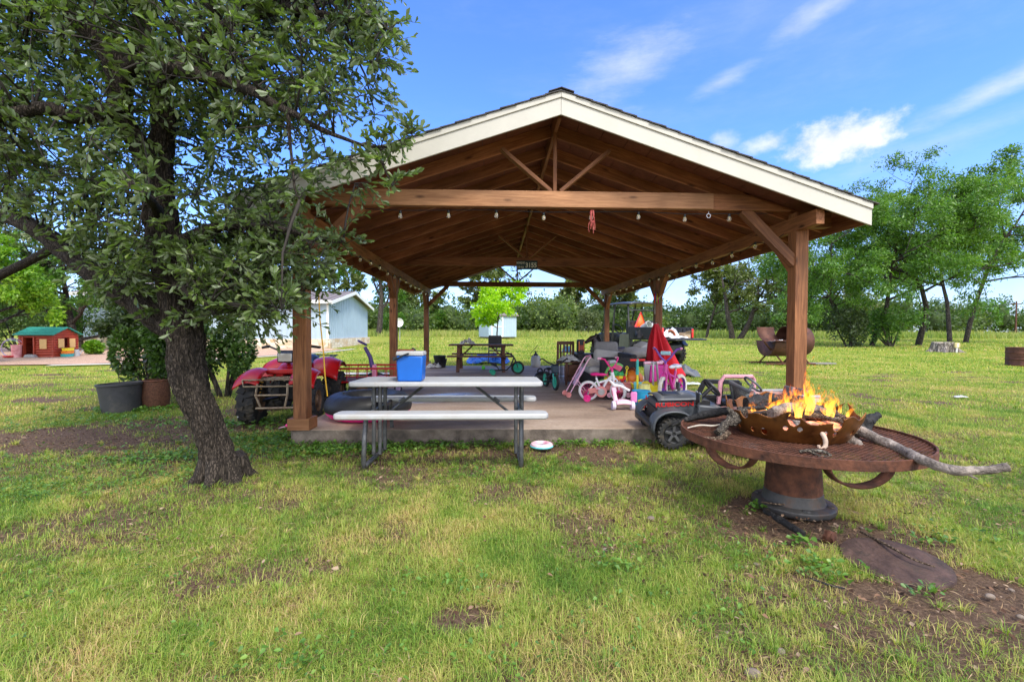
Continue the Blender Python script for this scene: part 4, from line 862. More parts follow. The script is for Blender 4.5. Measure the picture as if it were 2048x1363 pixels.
# tarp and litter on the grass to the right
bagm = mat('grey_bag', (.10, .105, .115), .5, var=.3, scale=6.)
tag(crumple('feed_sack', G(1360, 752)+Vector((0, .2, 0)), .52, .42, .42, bagm, 2.2, 34, fl=.75, smooth=180), 'slumped dark grey sack on the grass by the buggy wheel', 'sack')
tag(crumple('plastic_scrap', G(1384, 770)+Vector((0, 0, .02)), .2, .06, .05, mat('pale_scrap', (.5, .54, .56), .5), 6.2, 12), 'pale plastic scrap on the grass beyond the toy jeep', 'litter')
tag(crumple('paper_scrap', G(1920, 796)+Vector((0, 0, .02)), .12, .05, .03, white_p, 8.2, 12), 'white paper scrap on the open lawn before the tree stump', 'litter')
tag(crumple('paper_scrap', G(652, 822)+Vector((-.9, -.55, .02)), .1, .05, .05, clothm, 4.2, 12), 'grey white crumpled paper on the soil beside the oak trunk', 'litter')
T = thing('toy_figure', 'hot pink plastic toy lying on the soil by the post trim box', 'toy', G(577, 858)+Vector((0, 0, .02)), .6)
MB().ball((0, 0, .025), (.04, .03, .028)).build('body', hotpink, T); MB().ball((.06, .01, .015), (.035, .02, .018)).build('foot', hotpink, T); MB().tube(ft((-.03, 0, .02), (-.09, .01, .01), (-.12, -.01, .006)), [.01, .006, .003], 6).build('tail', palepink, T)
c = G(1083, 898); T = thing('swim_ring', 'half-deflated pink and turquoise swim ring in the grass before the slab', 'swim ring', c+Vector((0, 0, .02)), .2)
MB().torus((0, 0, .03), .085, .034, 'z', 30, 10, .7).build('upper_skin', mat('pink_print', (.75, .25, .38), .4, base2=(.8, .7, .72), var=.1, scale=22.), T); MB().torus((0, 0, .018), .088, .036, 'z', 30, 10, .5).build('lower_skin', mat('turquoise_vinyl', (.15, .58, .62), .4), T)
# ---------------------------------------------------------------- red quad bike
qred = mat('quad_red', (.46, .005, .007), .34, coat=.15, var=.12, grime=(.30, .10, .07), gamt=.2, gscale=6.)
rack = mat('pale_rusty_rack', (.32, .25, .17), .55, .4, .3, 20., grime=(.15, .08, .04), gamt=.35, gscale=14.)
T = thing('quad_bike', 'muddy red quad bike parked behind the front post with the trim box', 'quad bike', (-2.98, 6.9, 0), -PI/2+.12)
qrim = mat('rusty_rim', (.16, .09, .05), .6, .4, grime=(.05, .03, .02), gamt=.4)
for x, R, w_, y in ((.62, .285, .22, .37), (-.55, .285, .27, .42)):
    for s in (-1, 1): wheel(T, (x, s*y, R), R, w_, qrim, rubber, 'y', .52, tread=18)
for s in (-1, 1):
    def ffen(u, v, s=s): a = .45+1.75*u; return (.60+.40*math.cos(a), s*(.18+.31*v), .40+.295*math.sin(a)+.05*math.sin(PI*v)-.04*v*v)
    MB().grid(ffen, 12, 8).build('front_fender', qred, T, solid=.012)
    def rfen(u, v, s=s): a = .2+2.2*u; return (-.50+.42*math.cos(a), s*(.16+.40*v), .46+.33*math.sin(a)+.04*math.sin(PI*v)-.05*v*v)
    MB().grid(rfen, 12, 8).build('rear_fender', qred, T, solid=.012)
    MB().tube(ft((.66, s*.2, .62), (.60, s*.3, .30)), .014, 8).build('strut', darksteel, T)
    mb = MB(); n = 9
    mb.tube([(.655-.05*k/40+.028*math.cos(k*.9), s*.235+s*.08*k/40+.028*math.sin(k*.9), .60-.26*k/40) for k in range(41)], .008, 6); mb.build('shock_spring', mat('spring_yellow', (.55, .30, .04), .5), T)
    MB().tube(ft((.30, s*.12, .30), (.62, s*.32, .28)), .02, 8).build('control_arm', darksteel, T)
mb = MB().grid(lambda u, v: (.50-.62*u, (v-.5)*(.40-.14*u), .68+.11*math.sin(PI*min(1, u*1.2))-.16*(2*v-1)**4), 10, 10); mb.build('tank_cover', qred, T, solid=.014)
MB().box((.52, 0, .68), (.16, .44, .07)).build('nose_panel', qred, T, bevel=.02)
MB().grid(lambda u, v: (-.02-.72*u, (v-.5)*.30, .80+.03*math.cos(PI*u*2)-.14*(2*v-1)**4), 12, 8).build('seat', mat('black_seat', (.015, .015, .016), .35), T, solid=.06)
MB().box((.0, 0, .42), (.8, .26, .34)).build('engine', mat('engine_dark', (.025, .024, .024), .5, .4, bump=.3), T, bevel=.03)
# headlight, handlebar
hl = MB().box((.45, .0, .87), (.10, .22, .15)).build('headlight', black, T, bevel=.025)
MB().box((.508, 0, .87), (.012, .18, .115)).build('lens', mat('headlight_lens', (.6, .6, .58), .08, .5), hl, bevel=.01)
mb = MB().tube(ft((.36, 0, .78), (.34, 0, .95)), .03, 8); mb.tube(ft((.2, -.40, 1.0), (.30, -.28, 1.02), (.34, -.1, .95), (.34, .1, .95), (.30, .28, 1.02), (.2, .40, 1.0)), .014, 8); mb.build('handlebar', black, T)
for s in (-1, 1): MB().tube(ft((.30, s*.27, 1.02), (.22, s*.39, 1.0)), .02, 8).build('grip', rubber, T)
# front rack and bumper of bare bars
mb = MB()
for y in (-.28, -.14, 0, .14, .28): mb.tube(ft((.62, y, .62), (.98, y, .60)), .009, 6)
for x in (.64, .80, .98): mb.tube(ft((x, -.36, .612), (x, .36, .612)), .010, 6)
mb.tube(ft((.62, -.36, .612), (.98, -.36, .60), (1.0, -.34, .53), (1.0, .34, .53), (.98, .36, .60), (.62, .36, .612)), .011, 6); mb.build('front_rack', rack, T)
mb = MB()
for s in (-1, 1): mb.tube(ft((.98, s*.18, .56), (1.02, s*.19, .42), (.98, s*.14, .24)), .014, 8)
mb.tube(ft((1.02, -.19, .42), (1.02, .19, .42)), .012, 8); mb.tube(ft((.99, -.2, .25), (.99, .3, .25)), .014, 8); mb.build('bumper', rack, T)
mb = MB()
for y in (-.3, -.1, .1, .3): mb.tube(ft((-.62, y, .80), (-1.02, y, .82)), .010, 6)
mb.tube(ft((-.6, -.36, .80), (-1.04, -.36, .82), (-1.04, .36, .82), (-.6, .36, .80)), .012, 6); mb.build('rear_rack', black, T)
T = thing('garden_trailer', 'low red mesh garden trailer behind the quad bike', 'trailer', (-2.05, 8.0, 0), .08)
for y in (-.42, .42):
    mb = MB().bar((-.75, y, .62), (.55, y, .62), .03, .03); mb.bar((-.75, y, .40), (.55, y, .40), .03, .03)
    for k in range(9): mb.bar((-.75+.16*k, y, .4), (-.75+.16*k, y, .62), .012, .012)
    mb.build('side_rail', qred, T)
MB().box((-.1, 0, .39), (1.3, .84, .02)).build('bed', rust, T)
for s in (-1, 1): wheel(T, (-.15, s*.52, .24), .24, .14, qrim, rubber, 'y', .5)
MB().tube(ft((-.75, 0, .38), (-1.25, 0, .3)), .022, 8).build('tow_bar', rust, T)
# ---------------------------------------------------------------- grey ride-on toy jeep
jg = mat('toy_jeep_grey', (.062, .068, .078), .4, var=.12, grime=(.24, .23, .2), gamt=.22, gscale=5.)
T = thing('ride_on_jeep', 'grey ride-on toy jeep with black wheels and red hood lettering behind the fire pit', 'toy jeep', (2.25, 4.95, .06), PI-.02, rx=math.radians(-5))
for x in (.40, -.42):
    for s in (-1, 1): wheel(T, (x, s*.255, .155), .155, .13, mat('black_rim', (.03, .03, .032), .3), rubber, 'y', .66, tread=22)
    # (five-spoke look cut by the rim dish)
    for s in (-1, 1):
        mb = MB()
        for k in range(5): a = 2*PI*k/5+.3; mb.bar((x+.02*math.cos(a), s*.316, .155+.02*math.sin(a)), (x+.094*math.cos(a), s*.322, .155+.094*math.sin(a)), .028, .012, up=(0, 1, 0))
        mb.build('wheel_spokes', mat('grey_rim', (.10, .10, .105), .35, .3), T, bevel=.003)
def hood(u, v): x = .53-.43*u; w2 = .17+.035*u; return (x, (v-.5)*2*w2, .468+.035*math.sin(PI*v)**.5+.02*u)
MB().grid(hood, 8, 12).build('hood', jg, T, solid=.012)
mb = MB().prism([(.53, .20), (.53, .45), (.10, .475), (.10, .17)], .34, 'y', w2=.34); mb.build('engine_bay', jg, T, bevel=.01)
mb = MB().prism([(.12, .16), (.12, .44), (-.12, .42), (-.20, .36), (-.50, .38), (-.66, .44), (-.68, .20), (-.55, .15)], .47, 'y'); mb.build('tub', jg, T, bevel=.018)
MB().box((.535, 0, .30), (.02, .30, .17)).build('grille', black, T, bevel=.008)
mb = MB().box((.60, 0, .225), (.07, .54, .075)); mb.build('front_bumper', black, T, bevel=.025)
for s in (-1, 1):
    def arch(u, v, s=s): a = -.15+PI*1.02*u; return (.40+.215*math.cos(a), s*(.16+.175*v), .19+.20*math.sin(a)**.7*(1 if math.sin(a) > 0 else 0)) if math.sin(a) > 0 else (.40+.215*math.cos(a), s*(.16+.175*v), .19+.2*math.sin(a))
    MB().grid(arch, 16, 4).build('front_fender', jg, T, solid=.018)
    def arch2(u, v, s=s): a = PI*u; return (-.42+.215*math.cos(a), s*(.20+.135*v), .19+.2*math.sin(a)**.7)
    MB().grid(arch2, 14, 4).build('rear_fender', jg, T, solid=.018)
    MB().box((.01, s*.25, .16), (.42, .07, .035)).build('side_step', black, T, bevel=.01)
    mb = MB().box((.15, s*.285, .535), (.02, .085, .095)); q = mb.build('mirror', black, T, bevel=.012); MB().box((.137, s*.285, .535), (.008, .07, .08)).build('mirror_glass', mat('mirror_glass', (.8, .8, .8), .05, 1.), q)
    MB().tube(ft((.14, s*.23, .45), (.15, s*.265, .50)), .012, 6).build('mirror_arm', black, T)
MB().prism([(.13, .43), (.06, .50), (-.02, .48), (-.02, .40), (.13, .40)], .40, 'y').build('dashboard', black, T, bevel=.01)
for y in (.06, -.02): MB().lathe([(0, .008), (.036, .006), (.04, 0)], (.035, y, .50), 'x', 18).build('gauge', white_p, T)
Ms = Matrix.Rotation(-.85, 3, 'Y')
mb = MB().torus((-.07, .10, .60), .105, .015, 'z', 28, 8, M=Ms)
for a in (0, 2.1, 4.2): mb.tube([Vector((-.07, .10, .60)), Vector((-.07, .10, .60))+Ms @ Vector((.09*math.cos(a), .09*math.sin(a), 0))], .012, 6)
mb.tube(ft((-.07, .10, .60), (.05, .1, .49)), .022, 8); mb.build('steering_wheel', black, T)
for y in (-.1, .1): MB().prism([(-.24, .36), (-.42, .36), (-.50, .58), (-.45, .58), (-.40, .42), (-.24, .42)], .17, 'y', (0, y, 0)).build('seat', black, T, bevel=.015)
mb = MB(); fr = [(-.06, .42), (-.14, .60), (-.54, .59), (-.56, .42)]                        # far-side black door frame with its window
for i in range(4): mb.bar((fr[i][0], -.235, fr[i][1]), (fr[(i+1) % 4][0], -.235, fr[(i+1) % 4][1]), .05, .035, up=(0, 1, 0))
mb.bar((-.34, -.235, .42), (-.34, -.235, .595), .03, .03, up=(0, 1, 0)); mb.build('door_frame', black, T, bevel=.004)
MB().box((-.32, -.235, .385), (.5, .03, .1)).build('door_panel', black, T, bevel=.008)
lt = mat('red_decal', (.45, .02, .02), .4)
text('RUBICON', .062, (.35, .1765, .432), (PI/2, -.04, PI), lt, T, sx=1.5); text('RUBICON', .062, (.35, -.1765, .432), (PI/2, .04, 0), lt, T, sx=1.5)
MB().add([(.185, .237, .235), (.165, .237, .31), (.125, .237, .295), (.11, .237, .225)], [(0, 1, 2, 3)]).build('sticker', cyan, T, solid=.002)
mb = MB().box((.35, 0, .516), (.2, .16, .012)); mb.build('hood_vent', black, T, bevel=.004)
# ---------------------------------------------------------------- second ride-on car, faded pink
fp = mat('faded_pink', (.50, .27, .22), .55, var=.18, scale=5., base2=(.55, .33, .30), grime=(.30, .15, .09), gamt=.4, gscale=4.)
T = thing('ride_on_car', 'faded pink ride-on toy car with grey windshield frame and pink roll bar', 'toy car', (2.78, 4.62, 0), PI-.05)
MB().prism([(.42, .14), (.44, .42), (.22, .46), (.15, .40), (-.42, .56), (-.44, .16)], .46, 'y').build('body', fp, T, bevel=.03)
for x in (.27, -.28):
    for s in (-1, 1): wheel(T, (x, s*.24, .13), .13, .1, grey, rubber, 'y', .6)
for s in (-1, 1):
    MB().prism([(.12, .36), (-.40, .36), (-.42, .60), (.08, .60)], .03, 'y', (0, s*.235, 0)).build('side_panel', fp, T, bevel=.012); MB().tube(ft((.10, s*.235, .605), (-.42, s*.235, .61), (-.44, s*.235, .40)), .018, 8).build('top_rail', grey, T)
gfr = mat('grey_frame', (.085, .09, .095), .4)
mb = MB().tube(ft((.16, .26, .40), (.24, .26, .64), (.24, -.22, .70), (.16, -.26, .42)), .022, 8); mb.tube(ft((.16, .26, .40), (.30, .26, .44)), .022, 8); mb.tube(ft((.30, .26, .44), (.30, .25, .62), (.24, .26, .64)), .018, 8); mb.build('windshield_frame', gfr, T)
MB().add([(.165, .24, .42), (.235, .24, .63), (.235, -.2, .68), (.165, -.24, .43)], [(0, 1, 2, 3)]).build('mesh_window', mat('dark_mesh', (.05, .05, .05), .5, base2=(.2, .2, .18), var=.5, scale=40.), T, solid=.004)
Ms = Matrix.Rotation(-.8, 3, 'Y'); mb = MB().torus((.10, -.02, .70), .10, .012, 'z', 26, 8, M=Ms); mb.tube(ft((.10, -.02, .70), (.2, -.02, .55)), .014, 6); mb.build('steering_wheel', gfr, T)
MB().tube(ft((-.02, -.24, .50), (-.02, -.24, .73), (.02, -.2, .765), (.30, -.24, .76), (.34, -.24, .70), (.36, -.24, .46)), .024, 8).build('roll_bar', mat('dusty_pink', (.52, .25, .29), .5, var=.15), T)
for y in (-.1, .1): MB().prism([(-.1, .4), (-.28, .4), (-.36, .66), (-.31, .68), (-.25, .46), (-.1, .46)], .16, 'y', (0, y, 0)).build('seat', gfr, T, bevel=.015)
# green toy turtle-shell shaped lid on the bonnet
T = thing('sandbox_lid', 'bright green ribbed plastic lid leaning on the faded pink toy car', 'plastic lid', (2.50, 4.20, .49), .3, rx=-.25, ry=.25)
lg2 = mat('lime_green_plastic', (.22, .62, .16), .4, var=.06)
MB().grid(lambda u, v: (.15*v*math.cos(2*PI*u)*1.15, .11*v*math.sin(2*PI*u), .085*(1-v*v)+.006*math.cos(14*PI*u)*v), 56, 8).build('dome', lg2, T, solid=.006); MB().tube([(.177*math.cos(2*PI*k/30), .115*math.sin(2*PI*k/30), 0) for k in range(31)], .012, 6).build('rim', mat('pale_green_plastic', (.45, .75, .35), .4), T)
# ---------------------------------------------------------------- black utility buggy
ub = mat('buggy_black', (.025, .026, .028), .35, coat=.2, var=.2, grime=(.11, .10, .085), gamt=.3, gscale=3.)
ug = mat('buggy_olive', (.16, .165, .11), .45, var=.15)
rc = P(1328, 690, 14.5); T = thing('utility_buggy', 'black two-row utility buggy with its loaded cargo bed open toward the pavilion', 'utility vehicle', (rc.x-.45, rc.y+1.45, gz(0, 15)), PI/2+.5); T.scale = (1.1,)*3
for x in (-.95, 1.0):
    for s in (-1, 1): wheel(T, (x, s*.66, .34), .34, .27, mat('buggy_rim', (.04, .04, .042), .35, .6), rubber, 'y', .55, tread=20)
MB().box((-1.0, 0, .80), (1.15, 1.38, .05)).build('bed_floor', ub, T)
for s in (-1, 1):
    mb = MB().box((-1.0, s*.69, .98), (1.15, .05, .36)); q = mb.build('bed_side', ub, T, bevel=.012)
    mb = MB()
    for k in range(8): mb.box((-1.5+.14*k, s*.655, .98), (.05, .03, .30))
    mb.build('bed_ribs', ub, q); MB().box((-1.555, s*.69, .97), (.05, .09, .37)).build('bed_post', ub, T, bevel=.01); MB().box((-1.585, s*.69, .98), (.025, .075, .26)).build('tail_light', mat('tail_light_red', (.65, .015, .015), .2), T, bevel=.006)
mb = MB().box((-1.85, 0, .80), (.52, 1.32, .045)); q = mb.build('tailgate', ub, T, bevel=.012)
mb = MB()
for k in range(6): mb.box((-1.85, -.5+.2*k, .828), (.44, .09, .012))
mb.build('tailgate_ribs', ub, q)
MB().box((-.38, 0, .98), (.05, 1.38, .38)).build('bed_front', ub, T)
MB().box((.1, 0, .45), (2.2, .9, .22)).build('chassis', ub, T, bevel=.03); MB().box((-1.35, 0, .52), (.3, .7, .3)).build('rear_axle', darksteel, T, bevel=.05)
mb = MB().prism([(.75, .45), (.75, 1.0), (1.1, .98), (1.45, .82), (1.5, .5)], 1.25, 'y'); mb.build('front_body', ub, T, bevel=.04)
for s in (-1, 1):
    MB().prism([(-.35, .5), (-.35, .95), (.05, .95), (.12, .42), (-.1, .42)], .04, 'y', (0, s*.66, 0)).build('side_body', ug, T, bevel=.012); MB().prism([(-1.4, .62), (-1.25, .76), (-.65, .76), (-.4, .5), (-.45, .5), (-.7, .7), (-1.2, .7), (-1.35, .58)], .2, 'y', (0, s*.66, 0)).build('rear_fender', ub, T)
    for a, b_ in (((-.30, s*.64, .95), (-.22, s*.60, 1.86)), ((.45, s*.64, .5), (.35, s*.61, 1.86)), ((.95, s*.62, .98), (.62, s*.58, 1.86))): MB().tube(ft(a, b_), .03, 8).build('cage_post', ub, T)
MB().tube(ft((-.27, -.62, 1.2), (-.27, .62, 1.2)), .024, 8).build('cage_bar', ub, T); MB().tube(ft((-.23, -.6, 1.7), (-.23, .6, 1.7)), .024, 8).build('cage_bar', ub, T)
MB().grid(lambda u, v: (-.38+1.12*u, (v-.5)*1.36, 1.86+.07*math.sin(PI*v)**.5+.03*math.sin(PI*u)), 8, 10).build('roof', mat('roof_black', (.05, .05, .055), .3, var=.2), T, solid=.05)
for y in (-.32, .32):
    MB().box((.08, y, .84), (.46, .52, .14)).build('seat', black, T, bevel=.03); MB().box((-.16, y, 1.12), (.12, .5, .5)).build('seat_back', black, T, bevel=.03)
MB().torus((.52, .3, 1.12), .17, .018, 'z', 22, 8, M=Matrix.Rotation(-.9, 3, 'Y')).build('steering_wheel', black, T)
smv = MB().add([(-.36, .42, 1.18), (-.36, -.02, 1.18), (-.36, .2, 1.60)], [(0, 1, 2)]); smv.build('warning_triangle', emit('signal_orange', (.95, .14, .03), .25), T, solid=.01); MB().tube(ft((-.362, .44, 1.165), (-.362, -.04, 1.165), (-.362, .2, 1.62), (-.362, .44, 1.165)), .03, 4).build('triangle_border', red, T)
# its load: every bag and box a thing of its own
Mu = Matrix.Translation(T.location) @ Euler(T.rotation_euler).to_matrix().to_4x4() @ Matrix.Scale(1.1, 4)
def onbed(x, y, z=.83): return Mu @ Vector((x, y, z))
bagw = mat('white_bag', (.72, .72, .73), .5, var=.08)
for nm, lb, ct, x, y, z, rx_, ry_, h, m_, sd in (('rubbish_bag', 'white plastic bag slumped in the middle of the buggy bed', 'bag', -.75, .12, .84, .3, .25, .42, bagw, 1.1),
        ('rubbish_bag', 'white bag spilling over the left edge of the open tailgate', 'bag', -1.45, .40, .84, .28, .22, .25, bagw, 3.3), ('duffel_bag', 'black crumpled bag heaped in the left of the buggy bed', 'bag', -.85, .48, .84, .36, .24, .42, black, 5.5),
        ('rubbish_bag', 'pale blue-white bag against the right wall of the buggy bed', 'bag', -1.05, -.42, .84, .25, .2, .36, mat('pale_blue_bag', (.5, .56, .65), .45), 6.1), ('paper_scraps', 'flattened white paper spread on the buggy tailgate', 'paper', -1.62, -.05, .845, .24, .3, .08, bagw, 9.)):
    tag(crumple(nm, onbed(x, y, z), rx_, ry_, h, m_, sd, 20), lb, ct)
T = thing('flower_pot', 'terracotta coloured pot lying among the bags on the buggy', 'pot', onbed(-1.1, -.12, .86), .3, rx=1.2); MB().lathe([(0, 0), (.11, 0), (.16, .22), (.175, .22), (.175, .27), (.15, .27), (.1, .02), (0, .02)], n=20).build('body', mat('terracotta', (.42, .15, .07), .7), T); MB().lathe([(0, .2), (.15, .2)], n=16).build('soil', rust, T)
T = thing('cardboard_box', 'tan cardboard box on the right of the buggy tailgate', 'box', onbed(-1.5, -.45, .84), .5); cb_ = mat('cardboard', (.42, .30, .18), .8)
MB().box((0, 0, .09), (.3, .22, .18)).build('body', cb_, T); MB().add([(-.15, -.11, .18), (.15, -.11, .18), (.17, -.2, .22), (-.13, -.2, .22)], [(0, 1, 2, 3)]).build('flap', cb_, T, solid=.004)
T = thing('paint_bucket', 'grey-white paint bucket tipped over in front of the orange triangle', 'bucket', onbed(-.70, .46, 1.12), .4, rx=1.1, ry=.4); MB().lathe([(0, 0), (.12, 0), (.14, .28), (.145, .3), (.13, .3), (.11, .02), (0, .02)], n=20).build('body', mat('bucket_grey', (.5, .52, .46), .4, grime=(.3, .33, .25), gamt=.3), T); MB().torus((0, 0, .24), .145, .006, 'z', 20, 6).build('band', grey, T)
T = thing('fuel_can', 'slim red fuel can standing at the left corner of the buggy bed', 'fuel can', onbed(-1.5, .58, .83), .2); MB().box((0, 0, .17), (.12, .2, .34)).build('body', red, T, bevel=.03); MB().tube(ft((0, 0, .34), (0, .06, .42)), .018, 8).build('spout', black, T)
# ---------------------------------------------------------------- white car, only its nose in view
T = thing('parked_car', 'white car whose nose only shows past the lawn near the log playhouse', 'car', (-16.45, 12.6, gz(0, 12.6)), -.06)
cw = mat('car_white', (.6, .6, .6), .2, coat=.6, var=.03); glass = mat('dark_glass', (.02, .025, .03), .05, spec=.8)
prof = [(-2.2, .45), (-2.2, .95), (-1.7, 1.05), (-1.1, 1.52), (.2, 1.55), (.95, 1.08), (1.7, .98), (2.0, .82), (2.15, .6), (2.15, .4), (1.9, .28), (-2.1, .28)]
MB().prism(prof, 1.7, 'y').build('body', cw, T, bevel=.12); MB().prism([(-1.2, 1.1), (-.95, 1.46), (.15, 1.49), (.75, 1.1)], 1.72, 'y').build('side_window', glass, T); MB().prism([(.3, 1.5), (.95, 1.1), (.93, 1.08), (.26, 1.49)], 1.4, 'y', (.03, 0, 0)).build('windshield', glass, T)
for x in (-1.35, 1.35):
    for s in (-1, 1): wheel(T, (x, s*.76, .34), .34, .22, steel, rubber, 'y', .66)
for s in (-1, 1): MB().box((2.02, s*.62, .72), (.2, .3, .13)).build('headlight', mat('headlight_lens', (.6, .6, .58), .08, .5), T, bevel=.03)
MB().box((2.12, 0, .40), (.12, 1.5, .2)).build('bumper', mat('bumper_grey', (.12, .12, .125), .5), T, bevel=.04)
# ---------------------------------------------------------------- rusted fire pit table
FX, FY, FZ = 2.12, 3.15, .54
T = thing('fire_pit', 'rusted steel fire pit table with mesh top and cut-out bowl on a pipe pedestal', 'fire pit', (FX, FY, 0))
base_g = mat('grey_cast_steel', (.075, .072, .07), .6, .5, .3, 12., grime=(.11, .06, .035), gamt=.4, gscale=6., bump=.15)
mb = MB().lathe([(0, .004), (.255, .004), (.262, .015), (.262, .045), (.25, .052), (.198, .056), (.188, .10), (.183, .128), (.15, .13), (0, .13)], n=48); q = mb.build('flange', base_g, T, bevel=.004)
for k in range(6): a = 2*PI*k/6-.75; MB().lathe([(0, .062), (.022, .062), (.024, .056), (.024, .05)], (.225*math.cos(a), .225*math.sin(a), 0), n=6).build('bolt', base_g, q)
MB().lathe([(0, .12), (.18, .127), (.18, .16), (.168, .34), (.150, .44), (.138, .50), (0, .50)], n=44).build('pedestal', rust, T)
MB().lathe([(0, .497), (.2, .5), (.45, FZ-.028), (.45, FZ-.022), (.2, .507), (0, .504)], n=48).build('support_plate', rust, T)
RD = .755
MB().lathe([(RD-.012, FZ-.055), (RD, FZ-.055), (RD, FZ+.006), (RD-.012, FZ+.006), (RD-.012, FZ-.055)], n=96).build('rim', rust, T, bevel=.002)
mb = MB()                                                      # expanded-metal mesh: two crossing families of strands
for d in (-1, 1):
    a = d*.56; ca, sa = math.cos(a), math.sin(a); stp = .0255; nn = int(RD/stp)
    for k in range(-nn, nn+1):
        o_ = k*stp; h = math.sqrt(max(0, RD*RD*.97-o_*o_))
        # strands stop where the bowl stands
        mb.bar((ca*-h-sa*o_, sa*-h+ca*o_, FZ-.012+d*.0016), (ca*h-sa*o_, sa*h+ca*o_, FZ-.012+d*.0016), .0052, .0038)
i_ = len(mb.v); mb.build('mesh_top', rust, T, smooth=0)
for a0, sp in ((-1.6, 0), (-2.80, 0), (.6, 0)):          # half-ring braces under the rim
    c0 = Vector((.60*math.cos(a0), .60*math.sin(a0), FZ-.05)); tg = Vector((-math.sin(a0), math.cos(a0), 0)); nd = Vector((math.cos(a0), math.sin(a0), 0))
    mb = MB(); n = 18; vs = []
    for k in range(n+1):
        t = PI*k/n
        for wv_ in (-.035, .035):
            vs.append(c0+tg*(-.19*math.cos(t))+Vector((0, 0, -.135*math.sin(t)))+nd*wv_)
    mb.add(vs, [(2*k, 2*k+1, 2*k+3, 2*k+2) for k in range(n)]); mb.build('curved_brace', rust, T, solid=.012)
# bowl with wavy flame-cut rim and round holes
nu, nv = 560, 72; BR0, BR1, BH = .33, .425, .30
def rimh(a): return .168+.022*math.sin(5*a+.6)+.016*math.sin(9*a+2.)+.012*math.sin(14*a+.5)+.035*max(0, math.sin(a-.6))
holes = []
hr = random.Random(5)
for k in range(22): holes.append((2*PI*k/22+hr.uniform(-.06, .06), hr.choice((.055, .075, .10)), hr.choice((.016, .02, .024)), 1.))
for k in range(9): holes.append((2*PI*k/9+hr.uniform(-.1, .1), .15+hr.uniform(-.01, .03), .036, 1.25))
vs = []; 
for v in range(nv+1):
    for u in range(nu):
        a = 2*PI*u/nu; z = BH*v/nv; r = BR0+(BR1-BR0)*math.sin(min(1, v/nv*1.25)*PI/2)
        vs.append((r*math.cos(a), r*math.sin(a), z))
fs = []
for v in range(nv):
    for u in range(nu):
        a = 2*PI*(u+.5)/nu; z = BH*(v+.5)/nv
        if z > rimh(a): continue
        cut = False
        for ha, hz_, hr_, st in holes:
            da = (a-ha+PI) % (2*PI)-PI
            if (da*BR1/hr_)**2+((z-hz_)/(hr_*st))**2 < 1: cut = True; break
        if not cut: fs.append((v*nu+u, v*nu+(u+1) % nu, (v+1)*nu+(u+1) % nu, (v+1)*nu+u))
bowlm = mat('heat_stained_steel', (.13, .042, .012), .36, .65, .3, 5., (.27, .11, .03), grime=(.05, .024, .014), gamt=.35, gscale=5.)
mb = MB().add(vs, fs)
used = sorted({i for f in mb.f for i in f}); re_ = {o: n for n, o in enumerate(used)}; mb.v = [mb.v[i] for i in used]; mb.f = [[re_[i] for i in f] for f in mb.f]
BC = (-.02, -.0, FZ-.008)
mb.build('bowl', bowlm, T, loc=BC, solid=.007)
for ha, hz_, hr_, st in holes:
    if hz_+hr_*st > rimh(ha)+.01 or hr_ < .03: continue
mb = MB().lathe([(0, .01), (.33, .01)], n=40); mb.build('bowl_floor', rust, T, loc=BC)
# ash and embers in the bowl
ashm, nt, b = nodes('glowing_ash'); L = nt.links.new
tc = N_(nt, 'ShaderNodeTexCoord'); n1 = N_(nt, 'ShaderNodeTexNoise', i_Scale=14., i_Detail=6., i_Roughness=.7); L(tc.outputs['Object'], n1.inputs['Vector']); n2 = N_(nt, 'ShaderNodeTexNoise', i_Scale=7., i_Detail=4.); L(tc.outputs['Object'], n2.inputs['Vector'])
L(ramp(nt, n1.outputs[0], [(.35, (.02, .018, .017)), (.5, (.14, .13, .12)), (.7, (.42, .40, .38))]), b.inputs['Base Color']); b.inputs['Roughness'].default_value = .95
L(ramp(nt, n2.outputs[0], [(.54, (0, 0, 0)), (.66, (1., .16, .02))]), b.inputs['Emission Color']); b.inputs['Emission Strength'].default_value = 1.6
MB().grid(lambda u, v: (.345*v*math.cos(2*PI*u), .345*v*math.sin(2*PI*u), .115-.05*v*v+.03*mnoise.noise(Vector((v*math.cos(2*PI*u)*4, v*math.sin(2*PI*u)*4, 2)))), 50, 16).build('ash_bed', ashm, T, loc=BC)
